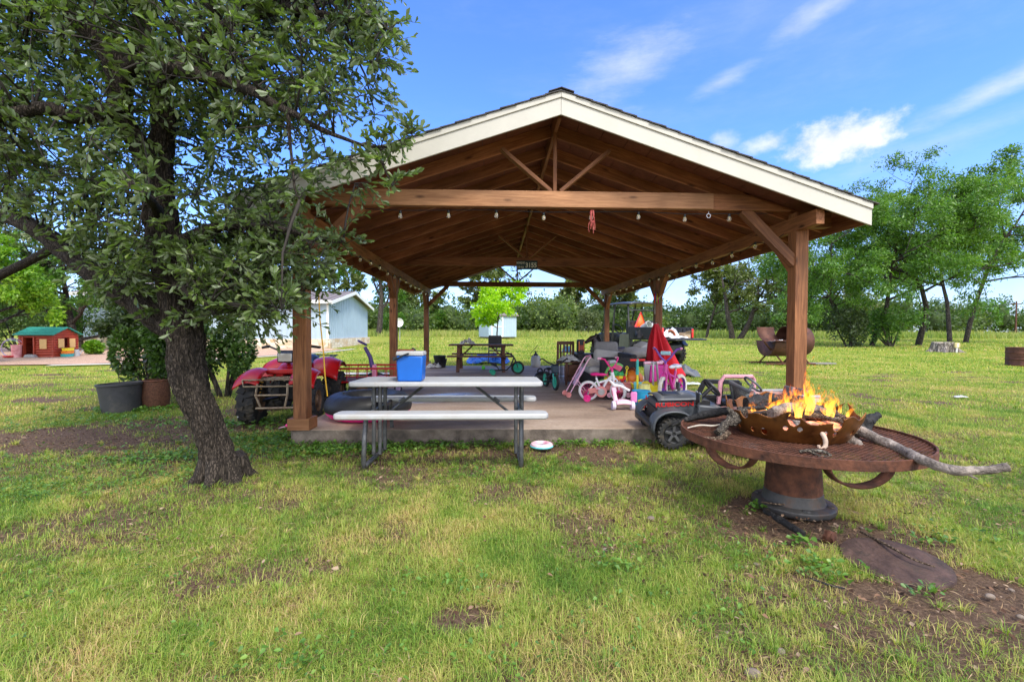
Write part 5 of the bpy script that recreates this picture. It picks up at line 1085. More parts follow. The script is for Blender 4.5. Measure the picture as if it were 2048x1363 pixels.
# ---------------------------------------------------------------- branches and logs lying in and on the pit
charm = mat('charred_wood', (.012, .011, .011), .7, var=.6, scale=30., bump=.9, bscale=45., grime=(.05, .045, .04), gamt=.3, gscale=20.)
driftm = mat('weathered_branch', (.13, .10, .08), .8, 0., .45, 16., (.30, .25, .21), bump=.8, bscale=60., grime=(.045, .035, .028), gamt=.45, gscale=9.); lichm = barkmat('lichen_branch', (.05, .04, .032), (.20, .17, .13), 26., 26., .7, lichen=(.55, .56, .50)); barkb = barkmat('brown_branch', (.08, .05, .032), (.25, .18, .12), 24., 24., .7)
def fp_(dx, dy, dz=.0): return Vector((FX+dx, FY+dy, FZ+dz))
def log(name, label, pts, rads, m, extra=(), cat='branch', n=11, wob=.12, seed=1):
    pts = [Vector(p) for p in pts]; c = pts[0].copy(); pp = []; rr = []; k = 7                    # smooth and roughen the path
    for i in range(len(pts)-1):
        p0, p1, p2, p3 = pts[max(0, i-1)], pts[i], pts[i+1], pts[min(len(pts)-1, i+2)]
        for j in range(k):
            t = j/k; pp.append(.5*((2*p1)+(p2-p0)*t+(2*p0-5*p1+4*p2-p3)*t*t+(3*p1-p0-3*p2+p3)*t**3)-c); rr.append(rads[i]*(1-t)+rads[i+1]*t)
    pp.append(pts[-1]-c); rr.append(rads[-1]); mb = MB().tube(pp, rr, n)
    for i, v in enumerate(mb.v):
        w_ = Vector(v); q = mnoise.noise(w_*17+Vector((seed*3, 0, seed)))*wob+mnoise.noise(w_*50)*wob*.5; cn = pp[min(len(pp)-1, i//n)]; mb.v[i] = tuple(w_+(w_-cn)*q*2)
    for e, er in extra: mb.tube([Vector(p)-c for p in e], er, 7)
    return tag(mb.build(name, m, loc=c, smooth=60), label, cat)
def kin(px, py, Y): return P(px, py, Y)
log('driftwood_branch', 'long bent grey branch poking far out over the right rim of the fire pit', [fp_(.18, -.06, .10), fp_(.30, -.16, .06), kin(1790, 893, 2.72), kin(1838, 916, 2.42), kin(1900, 938, 2.28), kin(1960, 940, 2.22), kin(2016, 933, 2.18)], [.03, .034, .031, .028, .025, .022, .020], driftm, [([kin(1930, 945, 2.24), kin(1944, 952, 2.23), kin(1956, 958, 2.22)], [.009, .006, .003])], seed=2)
log('split_log', 'pale split log leaning from the bowl down to the mesh', [kin(1682, 868, 2.98), kin(1712, 892, 2.86), kin(1743, 921, 2.74)], [.042, .036, .026], driftm, cat='log', wob=.25, seed=4)
log('charred_log', 'thick black charred log sticking up over the right of the bowl', [fp_(.12, .05, .16), kin(1716, 858, 3.2), kin(1738, 838, 3.22), kin(1757, 829, 3.24)], [.045, .042, .036, .022], charm, [([kin(1742, 838, 3.2), kin(1750, 846, 3.18)], [.016, .008])], cat='log', wob=.25, seed=5)
log('charred_branch', 'long flat black charred branch reaching left over the toy jeep fender', [kin(1345, 850, 3.62), kin(1385, 835, 3.55), kin(1430, 824, 3.48), kin(1462, 822, 3.4)], [.012, .026, .036, .03], charm, seed=6)
log('lichen_branch', 'short knobbly branch crusted with pale lichen at the left of the bowl', [kin(1436, 868, 3.05), kin(1452, 850, 3.08), kin(1470, 836, 3.12), kin(1488, 822, 3.2)], [.03, .034, .04, .032], lichm, [([kin(1470, 836, 3.1), kin(1462, 822, 3.12), kin(1455, 815, 3.15)], [.02, .018, .01]), ([kin(1480, 830, 3.12), kin(1492, 816, 3.1)], [.02, .012])], wob=.4, seed=7)
log('broken_branch', 'dark twisted branch stump with an orange split end below the lichen branch', [kin(1405, 876, 3.0), kin(1440, 877, 2.98), kin(1458, 862, 2.98)], [.012, .018, .02], barkb, seed=8)
log('bark_log', 'rough brown barked log with burnt end lying across the right of the bowl', [fp_(-.02, .0, .19), kin(1668, 838, 3.1), kin(1694, 852, 3.02), kin(1712, 872, 2.95)], [.05, .058, .055, .04], barkb, cat='log', wob=.35, seed=9)
log('bark_log', 'half burnt log lying along the back of the bowl behind the flames', [fp_(-.28, .12, .18), fp_(-.05, .16, .2), fp_(.2, .12, .19)], [.045, .05, .04], charm, cat='log', wob=.3, seed=10)
log('bark_log', 'grey ash covered log lying low in the middle of the bowl', [fp_(-.22, -.08, .15), fp_(-.02, -.05, .17), fp_(.16, -.08, .15)], [.04, .045, .04], driftm, cat='log', wob=.3, seed=11)
log('hook_branch', 'small pale hooked branch hanging over the near bowl rim', [kin(1641, 862, 2.78), kin(1650, 876, 2.76), kin(1650, 892, 2.75), kin(1640, 898, 2.75), kin(1637, 890, 2.75)], [.013, .014, .013, .012, .009], mat('pale_bone_wood', (.50, .37, .28), .7, var=.2), seed=12)
log('twig', 'thin pale forked twig lying on the left of the mesh', [kin(1375, 855, 3.25), kin(1400, 850, 3.3), kin(1425, 851, 3.28), kin(1440, 848, 3.3)], [.004, .007, .006, .004], mat('pale_twig', (.5, .44, .36), .8, var=.25), cat='twig', seed=13)
log('twig', 'crooked dark and white twig lying on the near edge of the mesh', [kin(1598, 902, 2.62), kin(1625, 900, 2.6), kin(1648, 903, 2.58), kin(1663, 911, 2.55)], [.008, .010, .011, .006], lichm, [([kin(1620, 902, 2.6), kin(1640, 912, 2.57), kin(1660, 912, 2.55)], [.007, .008, .005])], cat='twig', seed=14)
sr = random.Random(8)
for k in range(9):
    a0 = sr.uniform(0, 6.28); r0 = sr.uniform(.05, .22); a1 = a0+sr.uniform(1.6, 3.6); r1 = sr.uniform(.22, .42); z0 = sr.uniform(.08, .12)
    p0 = fp_(r0*math.cos(a0), r0*math.sin(a0), z0); p1 = fp_(r1*math.cos(a1), r1*math.sin(a1), z0+sr.uniform(.03, .10)); o = log('charred_stick', 'thin charred stick in the heap burning in the bowl', [p0, p0.lerp(p1, .5)+Vector((sr.uniform(-.03, .03), sr.uniform(-.03, .03), .02)), p1], [.014, .018, .010], sr.choice((charm, barkb, charm, rust)), cat='stick', wob=.4, seed=40+k); o['group'] = 'charred sticks heaped in the bowl'
# ---------------------------------------------------------------- flames
fm_, nt, b = nodes('flame'); L = nt.links.new; out = nt.nodes['Material Output']; nt.nodes.remove(b); fm_.use_backface_culling = False
tc = N_(nt, 'ShaderNodeTexCoord'); at = N_(nt, 'ShaderNodeAttribute', attribute_name='tint'); mp = N_(nt, 'ShaderNodeMapping'); mp.inputs['Scale'].default_value = (16, 16, 5.); L(tc.outputs['Object'], mp.inputs['Vector'])
nz = N_(nt, 'ShaderNodeTexNoise', i_Scale=1.5, i_Detail=4., i_Distortion=1.2); L(mp.outputs[0], nz.inputs['Vector'])
em = N_(nt, 'ShaderNodeEmission'); L(ramp(nt, at.outputs['Fac'], [(0., (1., .50, .08)), (.35, (1., .36, .03)), (.75, (1., .18, .015)), (1., (.9, .08, .01))]), em.inputs[0]); em.inputs[1].default_value = 1.7
tr = N_(nt, 'ShaderNodeBsdfTransparent'); ms = N_(nt, 'ShaderNodeMixShader')
ad = N_(nt, 'ShaderNodeMath', operation='MULTIPLY_ADD'); L(at.outputs['Fac'], ad.inputs[0]); ad.inputs[1].default_value = -.42; L(nz.outputs[0], ad.inputs[2])
mr = N_(nt, 'ShaderNodeMapRange', interpolation_type='SMOOTHSTEP'); L(ad.outputs[0], mr.inputs[0]); mr.inputs[1].default_value = .22; mr.inputs[2].default_value = .72; mr.inputs[4].default_value = .72
L(mr.outputs[0], ms.inputs[0]); L(tr.outputs[0], ms.inputs[1]); L(em.outputs[0], ms.inputs[2]); L(ms.outputs[0], out.inputs[0])
T = thing('fire', 'bright orange flames burning in the middle of the fire pit bowl', 'fire', fp_(.0, .0, .14)); fr_ = random.Random(3)
for k, (x, y, h, r) in enumerate(((.02, -.12, .36, .05), (.07, -.08, .27, .045), (.10, .0, .42, .035), (.13, .05, .30, .03), (-.06, .04, .16, .05), (-.14, .02, .12, .045), (-.2, -.04, .10, .04), (.2, .05, .20, .05), (.28, .03, .16, .05), (.03, -.10, .22, .03), (.05, -.06, .16, .05), (.24, -.02, .13, .05), (-.27, .04, .08, .04), (.16, -.02, .18, .04), (.09, .0, .46, .016), (.0, .05, .2, .04))+tuple((fr_.uniform(-.28, .32), fr_.uniform(-.22, .2), fr_.uniform(.10, .26), fr_.uniform(.018, .042)) for _ in range(22))):
    pts = []; rads = []; ph = fr_.uniform(0, 6); n = 15
    for i in range(n):
        t = i/(n-1); pts.append((x+.05*t*math.sin(ph+4.5*t)+.02*t, y+.04*t*math.cos(ph+5*t), h*t)); rads.append(max(.001, r*.9*(.55+.9*t)*(1-t)**.75*1.3*(1+.2*math.sin(9*t+ph))))
    o = MB().tube(pts, rads, 12, cap=False, flat=.6).build('flame', fm_, T, smooth=180)
    a = o.data.attributes.new('tint', 'FLOAT', 'POINT'); a.data.foreach_set('value', np.array([v.co.z/h for v in o.data.vertices], dtype=np.float32))
# ---------------------------------------------------------------- on the ground round the pit
c = G(1835, 1135); T = MB().lathe([(0, .022), (.20, .02), (.24, .013), (.243, .0)], n=48); T = tag(T.build('metal_disc', mat('rusty_plate', (.055, .03, .022), .75, .2, .35, 8., (.095, .055, .042), bump=.3, grime=(.035, .025, .018), gamt=.4, gscale=7.), loc=c+Vector((-.08, .05, .005))), 'round rusty steel plate lying on the bare earth', 'metal plate'); T.rotation_euler = (.06, -.04, 0)
log('stick', 'thin dark stick lying across the rusty round plate', [G(1722, 1072)+Vector((0, 0, .03)), G(1790, 1118)+Vector((0, 0, .055)), G(1830, 1138)+Vector((0, 0, .05)), G(1870, 1150)+Vector((0, 0, .045))], [.008, .007, .006, .004], barkb, cat='stick', seed=21)
log('charred_stick', 'black charred stick on the ground before the pedestal', [G(1528, 1030)+Vector((0, 0, .03)), G(1560, 1050)+Vector((0, 0, .035)), G(1606, 1076)+Vector((0, 0, .025))], [.012, .024, .020], charm, cat='stick', seed=22)
log('stick', 'thin brown twig lying against the pedestal flange', [G(1522, 1020)+Vector((0, 0, .06)), G(1560, 1028)+Vector((0, 0, .07)), G(1602, 1024)+Vector((0, 0, .07))], [.004, .006, .003], barkb, cat='stick', seed=23)
log('stick', 'short black stick lying in the grass left of the rusty plate', [G(1620, 1163)+Vector((0, 0, .02)), G(1660, 1180)+Vector((0, 0, .025)), G(1690, 1184)+Vector((0, 0, .02))], [.004, .006, .004], charm, cat='stick', seed=24)
log('chunk_of_bark', 'reddish chunk of burnt bark beside the charred stick', [G(1650, 1080)+Vector((0, 0, .03)), G(1668, 1086)+Vector((0, 0, .03))], [.035, .028], rust, cat='bark', wob=.5, seed=25)
# ---------------------------------------------------------------- pale blue house behind the lawn
bl = mat('pale_blue_siding', (.36, .46, .54), .6, var=.05, scale=1.5); trimw = mat('white_trim', (.76, .75, .72), .5, var=.03)
m, nt, b = nodes('ledge_stone'); L = nt.links.new
tc = N_(nt, 'ShaderNodeTexCoord'); mp = N_(nt, 'ShaderNodeMapping'); mp.inputs['Scale'].default_value = (1.6, 1.6, 3.6); L(tc.outputs['Object'], mp.inputs['Vector'])
vo = N_(nt, 'ShaderNodeTexVoronoi', feature='F1', distance='CHEBYCHEV', i_Scale=1.6, i_Randomness=.75); L(mp.outputs[0], vo.inputs['Vector']); ve = N_(nt, 'ShaderNodeTexVoronoi', feature='DISTANCE_TO_EDGE', i_Scale=1.6, i_Randomness=.75); L(mp.outputs[0], ve.inputs['Vector'])
sx = N_(nt, 'ShaderNodeSeparateColor'); L(vo.outputs['Color'], sx.inputs[0]); c1 = ramp(nt, sx.outputs[0], [(.1, (.62, .50, .36)), (.4, (.70, .60, .47)), (.65, (.52, .36, .20)), (.9, (.72, .64, .54))])
f = ramp(nt, ve.outputs[0], [(.01, (0, 0, 0)), (.05, (1, 1, 1))]); mx = N_(nt, 'ShaderNodeMix', data_type='RGBA'); L(f, mx.inputs[0]); mx.inputs[6].default_value = (.32, .27, .21, 1); L(c1, mx.inputs[7]); L(mx.outputs[2], b.inputs['Base Color']); b.inputs['Roughness'].default_value = .9; stone = m
seam = mat('standing_seam_metal', (.20, .165, .145), .6, .1, var=.1)
HX, HY, HZ = -9.35, 25.6, gz(0, 26)
T = thing('house', 'pale blue ribbed house on a stone footing with metal seam roof', 'house', (HX, HY, HZ))
def wallx(y, x0, x1, z0, z1, mb, d=-1):
    mb.box(((x0+x1)/2, y, (z0+z1)/2), (x1-x0, .12, z1-z0)); n = int((x1-x0)/.31)
    for k in range(n+1): mb.box((x0+.02+k*.31, y+d*.07, (z0+z1)/2), (.035, .02, z1-z0-.01))
LW = 7.9; z0, z1, zr = .52, 2.62, 3.42
mb = MB(); wallx(.06, -7.8, 0, z0, z1, mb)
mb.build('wall', bl, T, smooth=0)
mb = MB().prism([(.12, z0), (LW, z0), (LW, z1), (LW/2, zr-.12), (.12, z1)], .12, 'x', (-.06, 0, 0))
for k in range(25): y = .16+.31*k; zt = z1+(zr-.14-z1)*(1-abs(y-LW/2)/(LW/2)); mb.box((.012, y, (z0+zt)/2), (.02, .035, zt-z0-.03))
mb.build('wall', bl, T, smooth=0); MB().box((.02, .02, (z0+z1)/2), (.1, .1, z1-z0)).build('corner_trim', trimw, T)
mb = MB().box((-3.9, .04, z0/2-.1), (7.9, .3, z0+.2)); mb.box((.0, LW/2, z0/2-.1), (.3, LW, z0+.2)); mb.build('stone_footing', stone, T, smooth=0)
for s, (y0, y1) in ((-1, (-.35, LW/2)), (1, (LW+.35, LW/2))):
    a = z1-.07; mb = MB().add([(-8.2, y0, a), (.35, y0, a), (.35, y1, zr), (-8.2, y1, zr), (-8.2, y0, a+.06), (.35, y0, a+.06), (.35, y1, zr+.06), (-8.2, y1, zr+.06)], [(0, 1, 2, 3), (7, 6, 5, 4), (0, 4, 5, 1), (1, 5, 6, 2), (2, 6, 7, 3), (3, 7, 4, 0)])
    for k in range(21): x = -8.1+.42*k; mb.bar((x, y0, a+.07), (x, y1, zr+.07), .03, .05)
    mb.build('roof', seam, T, smooth=0); MB().bar((.37, y0, a-.03), (.37, y1, zr-.03), .04, .18).build('gable_trim', trimw, T)
MB().box((-3.9, -.38, z1-.06), (8.5, .04, .18)).build('eave_trim', trimw, T)
WX = -20.2; T = thing('house_wing', 'taller blue house wing with a dark window seen past the oak trunk', 'house', (WX, 27.2, gz(0, 27)))
mb = MB(); wallx(0, -3.6, 3.8, .55, 3.05, mb); mb.build('wall', bl, T, smooth=0); MB().box((0, 2.4, 1.75), (7.2, 4.6, 2.5)).build('body', bl, T); MB().box((0.1, .0, .2), (7.6, .35, .72)).build('stone_footing', stone, T, smooth=0)
mb = MB().add([(-4, -.5, 3.05), (4.2, -.5, 3.05), (4.2, 2.6, 3.9), (-4, 2.6, 3.9), (-4, -.5, 3.12), (4.2, -.5, 3.12), (4.2, 2.6, 3.97), (-4, 2.6, 3.97)], [(0, 1, 2, 3), (7, 6, 5, 4), (0, 4, 5, 1), (1, 5, 6, 2), (2, 6, 7, 3), (3, 7, 4, 0)]); mb.build('roof', seam, T, smooth=0); MB().box((.1, -.52, 3.02), (8.2, .04, .2)).build('eave_trim', trimw, T)
q = MB().box((-1.3, -.09, 1.85), (1.6, .06, 1.5)).build('window', trimw, T); MB().box((-1.3, -.125, 1.85), (1.38, .02, 1.28)).build('pane', mat('dark_glass'if 0 else 'window_glass', (.03, .035, .04), .08, spec=.8), q)
MB().box((-2.75, -1.2, 1.5), (.14, .14, 3.0)).build('porch_post', mat('dark_porch_wood', (.07, .04, .03), .7), T)
# ---------------------------------------------------------------- garden shed
T = thing('garden_shed', 'small pale blue garden shed with white door trim behind the lime sapling', 'shed', (G(995, 678).x, 45.2, gz(0, 45)+.12), .42)
for k, (cx, cy, dx, dy) in enumerate(((0, -1.25, 2.9, .1), (0, 1.25, 2.9, .1), (-1.45, 0, .1, 2.4), (1.45, 0, .1, 2.4))):
    mb = MB().box((cx, cy, 1.12), (dx, dy, 2.1))
    n = int(max(dx, dy)/.25)
    for j in range(n): mb.box((cx-dx/2+.12+.25*j if dx > dy else cx+math.copysign(.055, cx), cy-dy/2+.12+.25*j if dy > dx else cy+math.copysign(.055, cy), 1.12), (.03, .02, 2.08) if dx > dy else (.02, .03, 2.08))
    mb.build('wall', bl, T, smooth=0)
q = MB().box((-.62, -1.32, 1.08), (1.05, .04, 1.98)).build('door', bl, T)
mb = MB()
for x in (-1.18, -.06): mb.box((x, -1.33, 1.1), (.12, .07, 2.06))
mb.box((-.62, -1.33, 2.1), (1.24, .07, .12)); mb.box((-.62, -1.35, 1.05), (1.0, .03, .08)); mb.box((-.62, -1.35, .14), (1.0, .03, .08)); mb.build('door_trim', trimw, q, smooth=0)
for s in (-1, 1):
    MB().add([(-1.65, s*1.5, 2.1), (1.65, s*1.5, 2.1), (1.65, 0, 2.75), (-1.65, 0, 2.75)], [(0, 1, 2, 3)]).build('roof', seam, T, solid=.06, smooth=0); MB().box((1.46, s*.6, 2.3), (.06, 1.2, .35)).build('gable_panel', bl, T)
MB().box((0, 0, .02), (2.8, 2.2, .12)).build('skid', mat('brown_skid', (.14, .08, .05), .8), T)
c = P(799, 645, 38); T = thing('satellite_dish', 'white round satellite dish on a pole left of the middle post', 'dish', (c.x, c.y, gz(0, 38))); h = c.z-gz(0, 38)
MB().lathe([(0, .03), (.2, .06), (.34, .16), (.36, .18)], (0, -.05, h), 'y', 24, R=Matrix.Rotation(PI, 3, 'Z')).build('dish', trimw, T, solid=.02); MB().tube(ft((0, .1, 0), (0, .1, h)), .03, 8).build('pole', grey, T)
# ---------------------------------------------------------------- log-cabin playhouse
lgm = mat('log_red', (.36, .05, .022), .55, var=.2, scale=6.); roofg = mat('playhouse_green', (.03, .26, .19), .5, var=.15); shut = mat('shutter_tan', (.68, .42, .16), .5, var=.06)
c0 = Vector((-17.2, 18.3, gz(0, 18.5))); LX, LY, HE, HR = 1.24, .98, .86, 1.14
T = thing('playhouse', 'red log cabin playhouse with tan shutters and green roof on the mulch', 'playhouse', c0)
def logs(name, horiz, fixed, a0, a1, zz, gaps=()):
    mb = MB(); n = 9; h = HE/n
    for k in range(n):
        z = (k+.5)*h; segs = [(a0, a1)]
        for g0, g1, zl, zh in gaps:
            if zl < z < zh: segs = [t for s_ in segs for t in ((s_[0], min(s_[1], g0)), (max(s_[0], g1), s_[1])) if t[1]-t[0] > .01]
        for s0, s1 in segs:
            p, q = ((s0, fixed, z), (s1, fixed, z)) if horiz else ((fixed, s0, z), (fixed, s1, z)); mb.tube([p, q], h*.53, 10)
    return mb.build(name, lgm, T, smooth=60)
logs('log_wall', True, .0, -LX-.04, .04, HE, [(-LX+.18, -LX+.55, 0, .80), (-.46, -.20, .36, .70)])
logs('log_wall', False, .0, -.04, LY+.04, HE, [(.42, .62, .38, .72)]); logs('log_wall', False, -LX, -.04, LY+.04, HE); logs('log_wall', True, LY, -LX, .0, HE)
mb = MB()
for k in range(4): hw = LY/2*(1-k/3.6); mb.tube(ft((.0, LY/2-hw, HE+.04+.075*k), (.0, LY/2+hw, HE+.04+.075*k)), .045, 10)
mb.build('gable_logs', lgm, T, smooth=60)
for s, y0 in ((-1, -.16), (1, LY+.16)):
    mb = MB()
    for k in range(5):
        t0, t1 = k/5, (k+1)/5+.02; ya, yb = y0+(LY/2-y0)*t0, y0+(LY/2-y0)*t1; za, zb = HE+.0+(HR-HE+.03)*t0+.02, HE+.0+(HR-HE+.03)*t1
        mb.add([(-LX-.14, ya, za), (.14, ya, za), (.14, yb, zb), (-LX-.14, yb, zb)], [(0, 1, 2, 3)])
    mb.build('roof', roofg, T, solid=.03, smooth=0)
for y in (.22, .70): MB().box((.055, y+.04, .55), (.03, .24, .36)).build('shutter', shut, T, bevel=.008)
MB().box((-.33, -.055, .53), (.26, .03, .38)).build('shutter', shut, T, bevel=.008); MB().box((-LX+.5, .15, .60), (.3, .03, .38)).build('inner_shutter', shut, T, bevel=.008)
for x in (-LX+.16, -LX+.57): MB().box((x, -.05, .40), (.05, .06, .8)).build('door_jamb', lgm, T)
MB().box((-LX/2, LY/2, .012), (LX, LY, .02)).build('floor', lgm, T)
T = thing('hoops', 'pale blue and lilac play hoops leaning on the left end of the playhouse', 'hoops', c0+Vector((-LX-.18, -.1, .02)), .2)
for k, (mm, r) in enumerate(((lilac, .36), (mat('pale_blue_hoop', (.35, .5, .65), .4), .33))): MB().torus((-.05*k, .03*k, r), r, .014, 'y', 36, 6).build('hoop', mm, T)
T = thing('toy_bin', 'pink red plastic bin beside the playhouse doorway', 'bin', c0+Vector((-LX+.10, -.24, .01))); mb = MB().lathe([(0, 0), (.13, 0), (.155, .48), (.14, .48), (.12, .02)], n=20); mb.build('body', mat('faded_red_bin', (.70, .12, .14), .5, base2=(.78, .45, .45), var=.2, scale=5.), T); MB().torus((0, 0, .48), .152, .012, 'z', 20, 6).build('rim', mat('faded_red_bin', (1, 1, 1)), T)
T = thing('dish_tray', 'red plastic saucer lying on the mulch by the playhouse bin', 'saucer', c0+Vector((-LX-.06, -.36, .03))); MB().lathe([(0, 0), (.14, .0), (.2, .05), (.19, .06), (.13, .015)], n=22).build('body', red, T); MB().torus((0, 0, .052), .195, .008, 'z', 22, 6).build('rim', red, T)
T = thing('toy_step', 'grey plastic step lying below the playhouse window', 'step', c0+Vector((-.66, -.22, .02)), .2); MB().prism([(-.16, 0), (.2, 0), (.14, .1), (-.12, .1)], .2, 'y').build('body', grey, T, bevel=.01); MB().box((0.01, 0, .105), (.2, .16, .012)).build('tread', mat('tread_grey', (.42, .42, .42), .7), T)
for k, (mm, lb) in enumerate(((teal, 'teal toy crate at the bottom of the stack by the playhouse'), (orange, 'orange toy crate in the middle of the stack by the playhouse'), (yellow, 'yellow toy crate topmost of the stack by the playhouse'))):
    T = thing('toy_crate', lb, 'crate', c0+Vector((.24, .30+.02*k, .02+.115*k)), .1*k, 'toy crates stacked by the playhouse'); mb = MB().box((0, 0, .05), (.2, .34, .1), taper=1.06); mb.build('body', mm, T, bevel=.01); MB().box((0, 0, .104), (.225, .375, .014)).build('rim', mm, T, bevel=.004)
T = thing('watering_can', 'white plastic watering can beside the stacked toy crates', 'watering can', c0+Vector((.28, .66, .01)), .9); MB().lathe([(0, 0), (.10, 0), (.085, .26), (.06, .28), (0, .28)], n=18).build('body', white_p, T); MB().tube(ft((.07, 0, .05), (.2, 0, .26)), .02, 8).build('spout', white_p, T); MB().torus((-.08, 0, .2), .08, .014, 'y', 18, 6).build('handle', white_p, T)
# ---------------------------------------------------------------- barbecue smoker, stump, barrel, pole
gp = G(1566, 729); T = thing('barrel_smoker', 'rusty barrel smoker with open lid and fold-down shelf on the lawn', 'smoker', (gp.x+.22, gp.y+.3, gz(0, gp.y)), .05); T.scale = (1.3,)*3
sm = mat('smoker_rust', (.075, .03, .02), .65, .4, .3, 8., (.13, .055, .035), grime=(.03, .018, .014), gamt=.35)
R, h = .40, .62
mb = MB().lathe([(0, -.52), (R, -.52), (R, .02)], (0, 0, h), 'x', 30, PI, R=Matrix.Rotation(PI, 3, 'X')); mb.lathe([(R*.98, .02), (R, .02), (R, .50), (R*.93, .58), (R*.6, .63), (0, .64)], (0, 0, h), 'x', 36); mb.build('barrel', sm, T, solid=.012)
MB().lathe([(R*.99, -.50), (R*.99, .0)], (0, .04, h+.40), 'x', 20, 1.45, R=Matrix.Rotation(-1.5, 3, 'X')).build('lid', sm, T, solid=.014)
MB().box((-.42, -.34, h+.02), (1.0, .36, .02)).build('shelf', rust, T); MB().bar((-.9, -.5, h+.0), (-.42, -.12, .34), .03, .03).build('shelf_brace', rust, T)
MB().box((0, 0, h-.05), (.94, .74, .015)).build('grate', darksteel, T)
for x in (-.36, .36):
    for s in (-1, 1): MB().tube(ft((x, s*.14, .30), (x-.10*s, s*.36, .03)), .022, 8).build('leg', rust, T)
mb = MB()
for s in (-1, 1): mb.tube(ft((-.75, s*.36, .03), (.62, s*.36, .03)), .022, 8)
mb.build('runners', rust, T)
tag(crumple('paper_scraps', (gp.x-.1, gp.y+.2, gz(0, gp.y)+h*1.3-.03), .3, .16, .08, bagw, 2.9, 12), 'white ash and paper scraps in the open smoker', 'paper'); 
T = tag(MB().box((0, 0, .06), (.85, .3, .05)).build('plank', mat('grey_plank', (.22, .20, .18), .8), loc=(G(1630, 727).x, gp.y+.1, gz(0, gp.y)-.02), bevel=.004), 'weathered grey plank on the grass beside the smoker', 'plank')
gp = G(1898, 704); T = thing('tree_stump', 'weathered grey tree stump with flared roots on the right lawn', 'stump', (gp.x, gp.y+.3, gz(0, gp.y)))
stm = barkmat('stump_bark', (.12, .10, .085), (.34, .30, .26), 5., 1.4, .9); cutw = mat('cut_wood', (.30, .25, .20), .85, var=.3, scale=12.)
def stump(u, v):
    a = 2*PI*u; fl = 1+.65*(1-v)**3*max(0, math.sin(5*a+.4))+.12*(1-v)*math.sin(11*a); return (fl*(.50+.05*(1-v))*math.cos(a), fl*(.46+.05*(1-v))*math.sin(a), .5*v+.03*math.sin(3*a)*v)
MB().grid(stump, 60, 12).build('trunk', stm, T); MB().grid(lambda u, v: (stump(u, 1)[0]*v, stump(u, 1)[1]*v, stump(u, 1)[2]), 60, 3).build('cut_face', cutw, T)
T2 = thing('outlet_box', 'beige weatherproof outlet box fixed on the front of the tree stump', 'outlet box', (gp.x+.1, gp.y-.30, gz(0, gp.y)+.38)); MB().box((0, 0, 0), (.26, .1, .26)).build('box', mat('beige_box', (.50, .42, .20), .5), T2, bevel=.015)
for z in (-.05, .05): MB().box((0, -.055, z), (.09, .012, .06)).build('socket', trimw, T2)
MB().tube(ft((0, 0, -.12), (0, 0, -.42)), .03, 8).build('conduit', trimw, T2)
gp = G(2058, 732); T = thing('burn_barrel', 'rusty ribbed burn barrel at the right end of the lawn', 'barrel', (gp.x+.1, gp.y+.3, gz(0, gp.y)))
MB().lathe([(.40, 0), (.41, .02), (.40, .04), (.40, .20), (.42, .225), (.40, .25), (.40, .42), (.42, .445), (.40, .47), (.40, .60), (.42, .62), (.40, .635), (.385, .62), (.385, .05)], n=40).build('shell', sm, T); MB().lathe([(0, .1), (.385, .1)], n=30).build('ash', ashm if 'ashm' in dir() else grey, T)
c = P(2033, 602, 75); T = thing('utility_pole', 'distant wooden utility pole with cross arm beyond the right trees', 'pole', (c.x, 75, gz(0, 75))); h = c.z-gz(0, 75)
MB().tube(ft((0, 0, 0), (0, 0, h)), [.14, .1], 8).build('pole', bw, T); MB().box((0, 0, h-.5), (1.8, .1, .12)).build('cross_arm', bw, T)
mb = MB()
for x in (-.8, 0, .8): mb.tube([Vector((x, 0, h-.4)).lerp(Vector((x-30, 8, h-.9)), k/10)+Vector((0, 0, -1.1*math.sin(PI*k/10))) for k in range(11)], .02, 4)
mb.build('wires', cordm, T)
# ---------------------------------------------------------------- tubs by the oak
gp = G(208, 829); T = thing('planter_tub', 'grey plastic planter tub with a sprig in it left of the oak', 'planter', (gp.x, gp.y+.32, 0)); tubm = mat('tub_grey', (.045, .045, .048), .6, var=.2, grime=(.10, .09, .075), gamt=.3, gscale=3.)
T.rotation_euler = (0, -.05, 0); MB().lathe([(0, 0), (.235, 0), (.275, .40), (.292, .41), (.292, .44), (.265, .44), (.225, .03), (0, .03)], n=40).build('tub', tubm, T); MB().lathe([(0, .37), (.265, .37)], n=30).build('soil', rust, T)
gp = G(283, 822); T = thing('rusty_drum', 'rusty woven drum behind the grey planter tub', 'drum', (gp.x, gp.y+.3, 0)); MB().lathe([(0, 0), (.16, 0), (.19, .2), (.17, .45), (.15, .45), (.15, .05)], n=24).build('shell', mat('woven_rust', (.10, .04, .02), .8, var=.5, scale=40.), T); MB().torus((0, 0, .45), .165, .015, 'z', 24, 6).build('rim', rust, T)
gp = G(272, 795); T = thing('kettle_grill', 'black kettle grill half hidden behind the oak shrub', 'grill', (gp.x, gp.y+.6, gz(0, gp.y))); MB().ball((0, 0, .62), (.27, .27, .22), 24, 12).build('bowl', black, T); MB().torus((0, 0, .62), .272, .014, 'z', 24, 6).build('rim', darksteel, T); MB().box((-.38, 0, .68), (.2, .3, .03)).build('shelf', black, T)
for a in (.3, 2.4, 4.5): MB().tube(ft((.12*math.cos(a), .12*math.sin(a), .45), (.26*math.cos(a), .26*math.sin(a), .02)), .014, 6).build('leg', darksteel, T)
